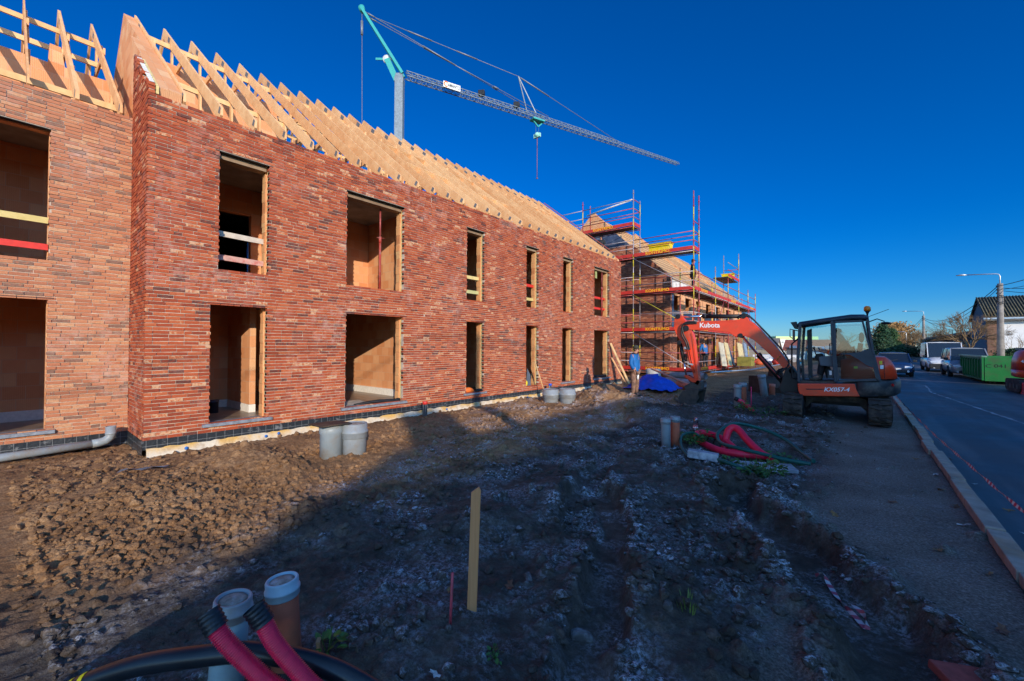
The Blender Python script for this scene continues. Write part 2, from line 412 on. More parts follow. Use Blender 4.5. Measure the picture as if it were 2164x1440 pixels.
def gridwall(mb, a0, a1, z0, z1, holes, d0, d1, ax='x'):
    """wall with real openings: a runs along the wall, d is its thickness"""
    A = sorted({a0, a1, *[x for h in holes for x in h[:2] if a0 < x < a1]}); Z = sorted({z0, z1, *[x for h in holes for x in h[2:4] if z0 < x < z1]})
    def P(a, d, z): return (d, a, z) if ax == 'x' else (a, d, z)
    solid = {}
    for i in range(len(A) - 1):
        for j in range(len(Z) - 1):
            ca = (A[i] + A[i + 1]) / 2; cz = (Z[j] + Z[j + 1]) / 2
            solid[i, j] = not any(h[0] < ca < h[1] and h[2] < cz < h[3] for h in holes)
    for (i, j), s_ in solid.items():
        if not s_: continue
        a, b, z, y = A[i], A[i + 1], Z[j], Z[j + 1]
        for d in (d0, d1): mb.add([P(a, d, z), P(b, d, z), P(b, d, y), P(a, d, y)], [(0, 1, 2, 3)])
        for (di, dj, q) in ((-1, 0, [P(a, d0, z), P(a, d1, z), P(a, d1, y), P(a, d0, y)]), (1, 0, [P(b, d0, z), P(b, d1, z), P(b, d1, y), P(b, d0, y)]),
                            (0, -1, [P(a, d0, z), P(b, d0, z), P(b, d1, z), P(a, d1, z)]), (0, 1, [P(a, d0, y), P(b, d0, y), P(b, d1, y), P(a, d1, y)])):
            if not solid.get((i + di, j + dj), False): mb.add(q, [(0, 1, 2, 3)])

def lay_bricks(mb, face, a0, a1, z0, z1, holes, ax='x', rnd=None, top=None, sign=1, quoin=False, joint_at=()):
    """real stretchers 50 mm high in wild bond; face = plane, sign = outward direction; top(a) limits the height along the wall"""
    rnd = rnd or random.Random(3); n = int(round((z1 - z0) / .06)); L, J = .20, .009
    def P(a, d, z): return (d, a, z) if ax == 'x' else (a, d, z)
    prev = 0
    for k in range(n):
        z = z0 + .06 * k + .006; zt = z + .0478
        sh = rnd.choice([x for x in (0, .05, .1, .155) if x != prev]); prev = sh
        a = a0 - sh; cuts = sorted([(h[0], h[1]) for h in holes if h[2] < z + .025 < h[3]])
        first = True
        while a < a1:
            l = L if rnd.random() > .08 else L / 2
            s0, s1 = a, a + l; a += l + J
            if quoin and first and s1 > a0:                      # alternate headers at the corner
                first = False
                if k % 2 == 0: s1 = a0 + .098; a = s1 + J
            segs = [(max(s0, a0), min(s1, a1))]
            for c0, c1 in cuts:
                segs = [q for s_, e in segs for q in ((s_, min(e, c0)), (max(s_, c1), e)) if q[1] - q[0] > 0]
            for ja in joint_at: segs = [q for s_, e in segs for q in ((s_, min(e, ja - .003)), (max(s_, ja + .003), e)) if q[1] - q[0] > 0]
            for s_, e in segs:
                if e - s_ < .018: continue
                if top:
                    t = min(top(s_), top(e))
                    if z + .03 > t: continue
                jam = any(abs(e - c0) < .002 or abs(s_ - c1) < .002 for c0, c1 in cuts)
                d = rnd.gauss(0, .002) + (.006 if (jam or (quoin and s_ < a0 + .01)) and k % 2 else 0)
                t1 = rnd.gauss(0, .002); t2 = rnd.gauss(0, .0016)
                f0, bk = face + sign * d, face - sign * .088
                f1 = f0 + sign * t1
                if jam and k % 2:                                   # toothed jambs
                    if any(abs(e - c0) < .002 for c0, c1 in cuts): e += .011
                    else: s_ -= .011
                q = rnd.random(); mb.cr = min(.99, max(.01, q if q != .5 else .51))
                mb.add([P(s_, f0, z + t2), P(e, f1, z - t2), P(e, f1, zt - t2 + rnd.gauss(0, .0012)), P(s_, f0, zt + t2), P(s_, bk, z), P(e, bk, z), P(e, bk, zt), P(s_, bk, zt)],
                       [(0, 1, 2, 3), (0, 4, 5, 1), (1, 5, 6, 2), (2, 6, 7, 3), (3, 7, 4, 0)])
    mb.cr = .5

BLK = thing('brick_terrace', 'long red brick terrace under construction with bare roof trusses along its top', 'building', (WX, 1.46, 0))
SLOPE = .80
def roofz(x): return 6.08 + SLOPE * (WX - x)                       # top of the rafters, front slope
RX, RZ = -13.5, roofz(-13.5)
mb = MB()
lay_bricks(mb, WX, 1.46, 19.17, ZB, ZT, HOLES, rnd=random.Random(11), quoin=True, joint_at=(7.36, 13.17))
lay_bricks(mb, 1.46, -10.2, WX - .012, ZB, 7.2, [], ax='y', rnd=random.Random(12), top=lambda a: min(7.15, roofz(a) + .02), sign=-1)
mb.cm = 1
gridwall(mb, 1.475, 19.15, ZB, ZT - .012, HOLES, WX - .011, WX - .095)
gridwall(mb, -10.2, WX - .1, ZB, 5.9, [], 1.471, 1.54, ax='y')
mb.prism([(WX - .02, 5.9), (WX - .02, 5.98), (-10.2, 7.02), (-10.2, 5.9)], 1.471, 1.54, 'y')
mb.box((WX - .09, 19.15, ZB), (WX - .011, 19.17, ZT))
fac = mb.build('brick_facade', [MB_RED, M_MORTAR], BLK, fix=True)
# white salt and pale foam along the stepped top of the return
mb = MB(); g = [[], []]
for i in range(56):
    x = WX - .06 - i * .0225; z = roofz(x) - .03 - .018 * (i % 4) / 4 + RND.random() * .01; g[0].append((x, 1.485, z)); g[1].append((x, 1.555, z + .006))
mb.sheet(g, False); mb.build('mortar_smear', mat('mortar_smear', (.62, .58, .52), .9, var=.2, scale=30), BLK)
mb = MB(); mb.prism([(WX - .03, 5.92), (WX - .03, roofz(WX) - .03), (-10.1, roofz(-10.1) - .03), (-10.1, 5.92)], 1.56, 1.60, 'y')
mb.build('insulation_board', M_FOAM, BLK)
# cavity foam and the clay block leaf
wide = [(a - .012, b + .012, z0 - .02, z1 + .012) for a, b, z0, z1 in HOLES]
mb = MB(); gridwall(mb, 1.6, 19.1, .2, 5.88, [(a - .004, b + .014, c - .06, d + .01) for a, b, c, d in HOLES], WX - .10, WX - .165); mb.build('cavity_foam', M_FOAM, BLK)
mb = MB(); gridwall(mb, 1.6, 19.1, .33, 5.46, [(a - .03, b - .012, c if c > 1 else .33, d) for a, b, c, d in HOLES], WX - .175, WX - .32); mb.build('inner_block_wall', M_BLOCK, BLK)
for a, b, c, d in HOLES:                                            # ends of the blocks, alternate courses step
    mb = MB(); z = c if c > 1 else .33; k = 0
    while z < d - .02:
        zt = min(z + .245, d - .005); o = .012 * (k % 2)
        mb.box((WX - .33 + o, b - .016 + o * .3, z), (WX - .172, b - .011 + o * .6, zt - .006)); z += .25; k += 1
    mb.build('block_jamb', M_BLOCKJ, BLK)
M_HEAD = wood_mat('head_wood', (.20, .12, .07), (.34, .23, .14))
M_LINT = mat('lintel_steel', (.03, .03, .03), .5, .3)
for a, b, c, d in HOLES:
    mb = MB(); mb.box((WX - .10, a - .06, d - .002), (WX + .004, b + .06, d + .008)); mb.build('steel_lintel', M_LINT, BLK)
    if c > 1: mb = MB(); mb.box((WX - .31, a + .005, d - .095), (WX - .105, b - .02, d - .006)); mb.build('head_board', M_HEAD, BLK)
for a, b, c, d in [h for h in HOLES if h[2] < 1]:
    if abs(a - 11.59) < .01: continue
    m_ = MB(); m_.box((WX - .30, a - .10, G0 - .055), (WX + .055, b + .10, G0 + .0)); m_.build('sill', M_STONE, BLK, bevel=.006)
# floors, ceilings, party walls
mb = MB(); mb.box((-17.8, 1.62, .05), (WX - .17, 19.0, .33)); mb.build('ground_floor', M_FLOOR, BLK)
mb = MB(); mb.box((-17.8, 1.62, 2.86), (WX - .33, 19.0, 3.08)); mb.build('floor_slab', M_CONC, BLK)
mb = MB(); mb.box((-17.8, 1.62, 5.46), (WX - .18, 19.0, 5.66)); mb.build('floor_slab', M_CONC, BLK)
def part_wall(name, lo, hi, m=None): 
    q = MB(); q.box(lo, hi); return q.build(name, m or M_BLOCK, BLK)
XI = WX - .325
for y0, y1 in ((7.14, 7.34), (13.08, 13.28), (18.85, 19.08)):
    part_wall('party_wall', (-17.6, y0, .33), (XI, y1, 2.855)); part_wall('party_wall', (-17.6, y0, 3.085), (XI, y1, 5.455))
part_wall('end_wall', (-17.6, 1.62, .33), (XI, 1.86, 2.855)); part_wall('end_wall', (-17.6, 1.62, 3.085), (XI, 1.86, 5.455))
mb = MB(); gridwall(mb, 1.86, 18.85, .33, 5.46, [(5.5, 7.0, .33, 2.5), (15.2, 16.6, .33, 2.5)], -17.6, -17.85); mb.build('rear_wall', M_BLOCK, BLK)
# partitions that show through the openings
part_wall('partition_wall', (-12.6, 3.35, .50), (-10.0, 3.47, 2.855)); part_wall('white_base', (-12.6, 3.345, .33), (-9.995, 3.475, .495), M_WHITEBASE)
mb = MB(); gridwall(mb, 1.86, 3.35, .5, 2.855, [(2.15, 2.95, .5, 2.35)], -11.35, -11.5); mb.build('partition_wall', M_BLOCK, BLK)
mb = MB(); gridwall(mb, 1.86, 3.35, .33, .495, [(2.15, 2.95, .3, .5)], -11.345, -11.505); mb.build('white_base', M_WHITEBASE, BLK)
part_wall('white_base', (-12.8, 7.08, .33), (XI - .01, 7.139, .52), M_WHITEBASE)
mb = MB(); gridwall(mb, 1.86, 4.2, 3.085, 5.455, [(2.85, 3.75, 3.085, 4.85)], -11.2, -11.35); mb.build('partition_wall', M_BLOCK, BLK)
part_wall('partition_wall', (-11.80, 4.2, 3.085), (-11.65, 7.14, 5.455)); part_wall('partition_wall', (-11.65, 4.08, 3.085), (XI, 4.2, 5.455))
part_wall('partition_wall', (-14.6, 4.6, .33), (-14.45, 7.14, 2.855))
part_wall('partition_wall', (-12.6, 7.34, .33), (-12.45, 13.08, 2.855)); part_wall('partition_wall', (-12.6, 7.34, 3.085), (-12.45, 13.08, 5.455))
part_wall('partition_wall', (-12.2, 13.28, .33), (-12.05, 18.85, 2.855)); part_wall('partition_wall', (-12.2, 13.28, 3.085), (-12.05, 18.85, 5.455))
part_wall('partition_wall', (-12.45, 10.4, .33), (XI, 10.52, 2.855)); part_wall('partition_wall', (-12.45, 10.4, 3.085), (XI, 10.52, 5.455))
part_wall('partition_wall', (-12.05, 15.6, .33), (XI, 15.72, 2.855)); part_wall('partition_wall', (-12.05, 15.6, 3.085), (XI, 15.72, 5.455))
# damp course and footing
def strip(name, m, x, y0, y1, zt, zb, thick, jag, parent, ax='x', seed=5, dz=0):
    r = random.Random(seed); n = max(2, int((y1 - y0) / .12)); q = MB(); g = [[], [], []]
    for i in range(n + 1):
        a = y0 + (y1 - y0) * i / n; w = r.gauss(0, .006)
        for row, (d, z) in zip(g, ((0, zt), (0, zb + r.uniform(-jag, jag)), (-thick, zb - .1))):
            row.append((x + w + (d if ax == 'x' else 0), a, z) if ax == 'x' else (a, x - w + .0, z))
    q.sheet(g[:2]); return q.build(name, m, parent, fix=False)
strip('damp_course', M_DAMP, WX + .004, 1.452, 19.17, .205, .045, .05, .012, BLK)
strip('damp_course', M_DAMP, 1.452, -10.2, WX + .004, .205, -.05, .05, .01, BLK, ax='y')
mb = MB(); g = [[], [], []]; r_ = random.Random(8)
for i in range(162):
    y = 1.5 + i * .11; w_ = r_.uniform(0, .025)
    g[0].append((WX - .02, y, .085)); g[1].append((WX + .03 + w_, y, .03 + r_.uniform(-.015, .02))); g[2].append((WX + .07 + w_, y, -.16))
mb.sheet(g); mb.build('footing', M_FOOT, BLK, fix=False)
M_BLUEDOT = mat('blue_marker_paint', (.02, .13, .42), .5)
for y, z in ((2.02, -.0), (3.27, .0), (3.5, .02), (7.9, .0), (11.6, .0), (13.1, .0)):
    mb = MB(); mb.lathe([(0.001, .0), (.028, .0), (.028, .012), (.0, .014)], n=10, M=Matrix.Rotation(R(80), 3, 'Y'), c=(WX + .06, y, z + .0)); mb.build('blue_mark', M_BLUEDOT, BLK)

# ---------------------------------------------------------------- roof
def truss(parent, y, ex, rx, zf, slope, knee, seed):
    r = random.Random(seed); t = .036; dx = ex - .02; rz = zf(rx); dv = .215
    q = MB(); y0, y1 = y + r.gauss(0, .006), y + t + r.gauss(0, .006); ez = zf(dx)
    q.prism([(dx, ez - .16), (dx, ez - .015), (rx + .0, rz), (rx + .0, rz - dv * 1.28), (dx - .10, ez - dv * 1.28 + .05)], y0, y1)           # front rafter, plumb cut at the foot
    xb = 2 * rx - dx
    q.prism([(xb, ez - .2), (xb, ez), (rx, rz - .002), (rx, rz - dv * 1.28)], y0 + .001, y1 + .001)
    for x in (rx + .62, rx - .62, rx + 3.0, rx - 3.0):                                                                 # posts
        z1 = zf(rx + abs(x - rx)) - .16; z0 = rz - 1.55 if abs(x - rx) < 1 else 5.66
        q.bar((x, y1 + .018, z0), (x, y1 + .018, z1), .036, .11, (1, 0, 0))
    q.bar((rx + 1.9, y1 + .018, rz - 1.52), (rx - 1.9, y1 + .018, rz - 1.52), .036, .14)
    for sgn in (1, -1): q.bar((rx + sgn * 1.75, y1 + .018, rz - 1.6), (rx + sgn * 2.35, y1 + .018, rz - 2.1), .036, .09)
    o = q.build('roof_truss', M_TIMBER, parent)
    for f, sx in ((.13, .22), (.985, .10)):
        x = rx + (dx - rx) * f; z = zf(x) - .105; d = V((1, 0, -slope)).normalized(); p = MB()
        p.bar(V((x, y0 - .002, z)) - d * sx / 2, V((x, y0 - .002, z)) + d * sx / 2, .0025, .115); p.build('nail_plate', M_PLATE, o)
    return o
i = 0; y = 1.93
while y < 19.1:
    truss(BLK, y, WX - .04, RX, roofz, SLOPE, True, 100 + i); y += .556; i += 1
def battens(parent, rows, y0, y1, seed):
    r = random.Random(seed)
    for x, z, w, h in rows:
        y = y0
        while y < y1:
            e = min(y + 3.9, y1); q = MB(); q.bar((x + r.gauss(0, .01), y, z), (x + r.gauss(0, .01), e + .3 if e < y1 else e, z + r.gauss(0, .02)), w, h); q.build('roof_batten', M_TIMBER2, parent); y += 3.9
battens(BLK, [(RX + .66, RZ - .78, .04, .11), (RX + .72, RZ - 1.38, .04, .11), (RX - .6, RZ - 1.30, .04, .10), (RX + 2.93, roofz(RX + 2.93) - .40, .04, .10), (RX - .7, RZ - .8, .04, .1)], 2.0, 19.0, 4)
mb = MB(); mb.box((WX - .33, 1.7, 5.665), (WX - .12, 19.05, 5.80)); mb.build('wall_plate', M_TIMBER, BLK)
# trimmed roof window frames between the trusses
for yy, x0 in ((7.6, -11.55), (10.5, -11.4), (15.4, -11.6)):
    for x in (x0, x0 + 1.15): mb = MB(); z = roofz(x) - .12; mb.bar((x, yy, z), (x, yy + 1.62, z), .045, .19, (SLOPE, 0, 1)); mb.build('roof_trimmer', M_TIMBER, BLK)
# clay block gable and knee wall inside the roof
mb = MB(); mb.prism([(WX - .2, 5.66), (WX - .05, roofz(WX - .05) - .06), (RX, RZ - .08), (2 * RX - WX, 5.9), (2 * RX - WX, 5.66)], 1.74, 1.915); 
mb.build('gable_block_wall', M_BLOCK, BLK)
mb = MB(); mb.prism([(WX - .2, 5.66), (WX - .05, roofz(WX - .05) - .07), (-11.6, roofz(-11.6) - .07), (-11.6, 5.66)], 1.605, 1.738); mb.build('gable_block_wall', M_BLOCK, BLK)
mb = MB(); mb.prism([(1.92, 5.66), (1.92, 8.34), (4.7, 8.36), (4.95, 7.3), (4.95, 5.66)], -12.6, -12.4, 'x'); mb.build('knee_wall', M_BLOCK, BLK)
mb = MB(); mb.prism([(-17.9, 5.66), (-17.9, 6.0), (RX, RZ - .12), (WX - .1, roofz(WX - .1) - .14), (WX - .1, 5.66)], 18.98, 19.15); mb.build('gable_block_wall', M_BLOCK, BLK)
mb = MB(); mb.prism([(-17.9, .2), (-17.9, 5.6), (WX - .02, 5.6), (WX - .02, .2)], 19.10, 19.17); mb.build('end_brick_wall', brickwall_mat('brick_procedural', [(.10, .035, .03), (.26, .065, .032), (.36, .095, .045), (.48, .20, .11)], (.30, .22, .16), .21, .06, .006, .4), BLK)
M_BRICKP = _M['brick_procedural']
# a strip of small edge tiles under the last verge
mb = MB(); mb.prism([(WX + .06, roofz(WX + .06)), (WX + .06, roofz(WX + .06) + .035), (RX, RZ + .035), (RX, RZ)], 19.13, 19.22)
mb.build('verge_strip', mat('verge_red', (.33, .07, .04), .7), BLK)

# guard boards in the openings
M_YB = wood_mat('yellow_board', (.52, .40, .13), (.70, .55, .24)); M_RB = mat('red_guard_board', (.62, .03, .018), .5, var=.15, scale=10)
M_GB = wood_mat('greenish_board', (.32, .34, .13), (.50, .48, .22)); M_WB = wood_mat('worn_board', (.46, .38, .30), (.66, .56, .45))
M_RWB = mat('worn_red_board', (.55, .30, .24), .7, var=.2, scale=9, dirt=(.50, .08, .06, .9), dscale=8)
def guard(parent, y0, y1, z, m, x=None, h=.10, tilt=0., label=None):
    x = WX - .24 if x is None else x
    q = MB(); q.bar((x, y0, z), (x, y1, z + tilt), .028, h); o = q.build('guard_board', m, parent)
    if label: o['label'] = label
guard(BLK, 2.43, 3.29, 3.84, M_WB, tilt=-.02, label='weathered pale guard board'); guard(BLK, 2.43, 3.29, 3.40, M_RWB, tilt=-.02, label='guard board with worn red paint')
guard(BLK, 8.68, 9.44, 3.86, M_YB); guard(BLK, 8.68, 9.44, 3.42, M_GB, label='greenish guard board')
guard(BLK, 11.57, 12.3, 3.95, M_RB, label='red guard board'); guard(BLK, 11.57, 12.3, 3.46, M_YB)
guard(BLK, 16.46, 17.9, 3.98, M_RB, label='red guard board'); guard(BLK, 16.46, 17.9, 3.50, M_RB, label='red guard board')

# ---------------------------------------------------------------- set-back house on the left
WW = -10.2
HS = thing('brick_house', 'set-back pale brick house shell with open trusses left of the terrace corner', 'building', (WW, -2, 0))
HW = [(-.37, .465, U0, U1), (-.37, .47, G0, G1), (-4.6, -2.9, U0, U1), (-4.6, -2.9, G0, G1)]
mb = MB(); lay_bricks(mb, WW, -6.5, 1.46, ZB, ZT, HW, rnd=random.Random(21))
mb.cm = 1; gridwall(mb, -6.5, 1.46, ZB, ZT - .012, HW, WW - .012, WW - .095)
mb.build('brick_facade', [MB_PALE, M_MORTAR], HS)
mb = MB(); gridwall(mb, -6.5, 1.5, .33, 5.46, [(a + .012, b - .012, c if c > 1 else .33, d) for a, b, c, d in HW], WW - .165, WW - .31); mb.build('inner_block_wall', M_BLOCK, HS)
for a, b, c, d in HW: mb = MB(); mb.box((WW - .10, a - .06, d - .002), (WW + .004, b + .06, d + .008)); mb.build('steel_lintel', _M['lintel_steel'], HS)
mb = MB(); mb.box((WW - .30, -.47, G0 - .055), (WW + .055, .57, G0)); mb.build('sill', M_STONE, HS, bevel=.006)
for nm, lo, hi, m_ in (('ground_floor', (-19, -6.5, .05), (WW - .17, 1.6, .33), M_FLOOR), ('floor_slab', (-19, -6.5, 2.86), (WW - .31, 1.6, 3.08), M_CONC), ('floor_slab', (-19, -6.5, 5.46), (WW - .17, 1.6, 5.66), M_CONC),
                       ('partition_wall', (-12.1, -6.5, .33), (-12.0, 1.6, 2.855), M_BLOCK), ('partition_wall', (-12.1, -6.5, 3.085), (-12.0, 1.6, 5.455), M_BLOCK), ('white_base', (-12.0, -6.5, .33), (-11.985, 1.6, .52), M_WHITEBASE),
                       ('end_wall', (-19, -6.7, .2), (WW, -6.5, 5.9), M_BRICKP), ('wall_plate', (WW - .33, -6.4, 5.665), (WW - .12, 1.5, 5.80), M_TIMBER)):
    q = MB(); q.box(lo, hi); q.build(nm, m_, HS)
strip('damp_course', M_DAMP, WW + .004, -6.5, 1.452, .205, -.02, .05, .012, HS, seed=9)
def roofw(x): return 6.06 + .815 * (WW - x)
for k in range(14): truss(HS, 1.30 - .556 * k, WW - .05, -14.75, roofw, .815, True, 300 + k)
battens(HS, [(-14.1, roofw(-14.75) - .85, .04, .11), (-14.05, roofw(-14.75) - 1.35, .04, .11), (-14.2, roofw(-14.75) - 1.85, .04, .10), (-15.4, roofw(-14.75) - 1.9, .04, .10), (-11.0, roofw(-11) - .42, .04, .11)], -6.2, 1.45, 6)
mb = MB(); mb.prism([(-6.4, 5.66), (-6.4, 7.5), (.52, 7.55), (.54, 7.95), (.70, 7.95), (.76, 7.56), (1.5, 7.6), (1.5, 5.66)], -13.0, -12.8, 'x'); mb.build('knee_wall', M_BLOCK, HS)
mb = MB(); mb.prism([(WW - .1, 5.66), (WW - .1, roofw(WW - .1) - .02), (-14.75, roofw(-14.75) - .02), (-14.75, 5.66)], 1.40, 1.455); mb.build('verge_board', M_TIMBER, HS) if False else None
guard(HS, -.4, .46, 3.80, M_YB, x=WW - .02 - .1, h=.10, label='yellowish guard board'); guard(HS, -.4, .46, 3.36, M_RB, x=WW - .12, h=.10, label='bright red guard board')

# steel props
def prop(x, y, z0, z1, label):
    e = thing('steel_prop', label, 'prop', (x, y, z0))
    q = MB(); q.tube([(x, y, z0 + .01), (x, y, z0 + 1.25)], .030, 10); q.build('outer_tube', M_REDPAINT, e)
    q = MB(); q.tube([(x, y, z0 + 1.25), (x, y, z1 - .012)], .024, 10); q.build('inner_tube', mat('prop_inner', (.30, .06, .05), .5, .3, var=.3, scale=14), e)
    q = MB(); q.tube([(x, y, z0 + 1.2), (x, y, z0 + 1.36)], .038, 10); q.tube([(x - .02, y - .09, z0 + 1.33), (x + .04, y + .1, z0 + 1.33)], .008, 6); q.build('collar', M_REDPAINT, e)
    q = MB(); q.box((x - .06, y - .06, z0), (x + .06, y + .06, z0 + .01)); q.box((x - .06, y - .06, z1 - .012), (x + .06, y + .06, z1)); q.build('end_plate', M_STEELGREY, e)
prop(-9.22, 5.98, 3.125, 5.27, 'red steel prop standing in the widest upper window'); prop(-9.06, 17.47, 3.125, 5.27, 'thin red prop in the farthest upper window with two red boards')
# ---------------------------------------------------------------- ground
RUTS = [([(-1.15, 5.9), (-.82, 5.1), (-.30, 4.45), (.03, 3.8), (.22, 3.2), (.32, 2.5), (.36, 1.2)], .27, .15, .10), ([(-2.3, 4.6), (-1.85, 3.7), (-1.36, 2.6), (-1.05, 1.8), (-.75, .9), (-.6, 0)], .17, .045, .012),
        ([(-4.5, 9.6), (-3.4, 7.2), (-2.75, 5.2), (-2.2, 3.6)], .22, .04, .0)]
MOUNDS = [(-7.15, 2.35, .26, .55, .42), (-6.2, 2.5, .20, .4, .3), (-6.4, 1.0, .12, .7, .5), (-6.3, 12.2, .34, 1.0, .8), (-8.0, 15.4, .26, .4, 1.0), (-4.4, 10.7, .36, 1.2, .75), (-6.6, 8.4, .18, .9, .5), (-5.0, 12.3, .14, .7, .5),
          (-3.9, 2.05, .16, .7, .45), (-2.45, 4.3, .13, .6, .7), (-1.3, 2.95, .10, .5, .45), (-7.9, 10.2, .10, .4, .8), (-2.9, 3.0, .10, .4, .5), (-7.2, 16.8, .22, .9, .9), (-2.5, 6.75, .10, .3, .22), (-3.6, 12.0, .12, .7, .4), (-2.1, 10.9, .05, .8, .6), (-2.2, 1.6, .05, .5, .5), (-8.2, 5.0, .06, .4, 1.2), (-5.0, 5.5, .08, .9, .7)]
def base_height(x, y):
    path = sstep(-.75, -.15, x + .12 * fbm(x * 1.3, y * .8, 5) + .0 * y) * sstep(1., 3., y + 8)
    far = sstep(22, 30, y)
    z = .0 + .11 * fbm(x * .45, y * .45, 11) + .10 * fbm(x * 1.4, y * 1.4, 12)
    for mx, my, a, sx, sy in MOUNDS:
        z = z + a * np.exp(-((x - mx) / sx) ** 2 - ((y - my) / sy) ** 2) * (1 + .8 * fbm(x * 3, y * 3, 14))
    pit = np.exp(-(((x + 1.15) / .95) ** 4 + ((y - 8.05) / 1.0) ** 4))
    z = z - .16 * pit
    z = z * (1 - path) + (-.035 + .03 * fbm(x * 2, y * 2, 16)) * path
    wall = sstep(-8.05, -8.45, x) * sstep(1.0, 1.5, y) + sstep(-9.1, -9.6, x) * (1 - sstep(1.0, 1.5, y))
    z = z * (1 - wall) + (-.06 + .06 * fbm(x * 2, y * 2, 17)) * wall
    z = z * (1 - far * .7)
    for pts, hw, dep, ridge in RUTS:
        d = segdist(x + .5 * fbm(x * 1.6, y * 1.6, 21), y + .4 * fbm(x * 1.6, y * 1.6, 22), pts) * (1 + .5 * fbm(x * 4.5, y * 4.5, 18)); inn = 1 - sstep(hw * .55, hw * 1.2, d)
        rg = np.exp(-((d - hw * 1.38) / (hw * .30)) ** 2)
        z = z * (1 - inn) + (-.03 - dep) * inn + rg * ridge * (.6 + 1.5 * np.abs(fbm(x * 5, y * 5, 19)))
    return z
def region(x, y):
    """0 on the sandy strip by the kerb and on wheel floors, 1 in dug soil"""
    path = sstep(-.75, -.15, x + .12 * fbm(x * 1.3, y * .8, 5))
    d = np.full(np.shape(x), 9.)
    for pts, hw, *_ in RUTS[:2]: d = np.minimum(d, segdist(x, y, pts) / hw)
    return (1 - .93 * path) * (.12 + .88 * sstep(.8, 1.1, d))
def lines(spec):
    out = []
    for a, b, st in spec:
        n = max(1, int(round((b - a) / st))); out += [a + (b - a) * i / n for i in range(n)]
    return out + [spec[-1][1]]
gx = np.array(lines([(-600, -100, 250), (-100, -30, 35), (-30, -10.7, 5), (-10.7, -7.6, .03), (-7.6, -4.2, .019), (-4.2, .97, .017)]))
gy = np.array(lines([(-300, -40, 130), (-40, -2, 6), (-2, .2, .06), (.2, 4.2, .0165), (4.2, 9, .032), (9, 20, .065), (20, 46, .3), (46, 100, 5), (100, 1000, 300)]))
X, Y = np.meshgrid(gx, gy)
near = sstep(-14, -10.7, X) * sstep(70, 46, Y) * sstep(-8, -2, Y)
Z = base_height(X, Y) * near
Z = Z + near * (.055 * fbm(X * 4, Y * 4, 31, 3) + .055 * np.abs(fbm(X * 9, Y * 9, 35, 3)) + .030 * fbm(X * 21, Y * 21, 33, 3)) * (.15 + .85 * region(X, Y))
# churned lumps: hard-edged clods rising from the soil
cr_ = np.random.RandomState(5); ncl = 95000
cx = cr_.uniform(-10.4, .9, ncl); t_ = cr_.uniform(0, 1, ncl); cy = -.6 + 20.6 * t_ ** 1.9
rad = .007 + .017 * cr_.uniform(0, 1, ncl) ** 2.5 + .05 * (cr_.uniform(0, 1, ncl) ** 30); rad = rad * (1 + .05 * cy)
pk = region(cx, cy) * (.25 + 1.5 * np.clip(vnoise(cx * .9, cy * .9, 41) - .15, 0, 1))
ok = cr_.uniform(0, 1, ncl) < pk
ZC = np.zeros_like(Z)
for x, y, r, h, a, e, t1, t2 in zip(cx[ok], cy[ok], rad[ok], cr_.uniform(.4, 1.3, ok.sum()), cr_.uniform(0, 6.28, ok.sum()), cr_.uniform(.55, 1, ok.sum()), cr_.uniform(.1, .9, ok.sum()), cr_.uniform(-.6, .6, ok.sum())):
    i0, i1 = np.searchsorted(gx, (x - r * 1.3, x + r * 1.3)); j0, j1 = np.searchsorted(gy, (y - r * 1.3, y + r * 1.3))
    if i1 <= i0 or j1 <= j0: continue
    dx = X[j0:j1, i0:i1] - x; dy = Y[j0:j1, i0:i1] - y
    u = (dx * math.cos(a) + dy * math.sin(a)) / r; v = (-dx * math.sin(a) + dy * math.cos(a)) / (r * e)
    c = np.minimum(np.minimum(.75 + t1 * u + t2 * v, 1.5 - 1.4 * np.abs(u + .3 * v)), 1.4 - 1.3 * np.abs(v - .4 * u)) * r * h; c = np.where(u * u + v * v < 1.5, np.clip(c, 0, None), 0)
    ZC[j0:j1, i0:i1] = np.maximum(ZC[j0:j1, i0:i1], c)
Z = Z + ZC
Z[:, gx > .95] = -.30
def ground_z(x, y):
    i = min(max(np.searchsorted(gx, x) - 1, 0), len(gx) - 2); j = min(max(np.searchsorted(gy, y) - 1, 0), len(gy) - 2)
    return float(Z[j:j + 2, i:i + 2].mean())
def grid_object(name, X, Y, Z, m, attrs=()):
    ny, nx = X.shape; me = bpy.data.meshes.new(name)
    idx = np.arange(nx * ny).reshape(ny, nx)
    f = np.stack([idx[:-1, :-1], idx[:-1, 1:], idx[1:, 1:], idx[1:, :-1]], -1).reshape(-1, 4)
    me.vertices.add(nx * ny); me.vertices.foreach_set('co', np.stack([X, Y, Z], -1).astype(np.float32).ravel())
    me.loops.add(f.size); me.loops.foreach_set('vertex_index', f.ravel().astype(np.int32))
    me.polygons.add(len(f)); me.polygons.foreach_set('loop_start', np.arange(0, f.size, 4, dtype=np.int32))
    me.polygons.foreach_set('use_smooth', np.ones(len(f), bool))
    for n_, a in attrs:
        at = me.attributes.new(n_, 'FLOAT', 'POINT'); at.data.foreach_set('value', np.asarray(a, np.float32).ravel())
    me.update(calc_edges=True); me.materials.append(m); me.validate()
    o = bpy.data.objects.new(name, me); COL.objects.link(o); return o
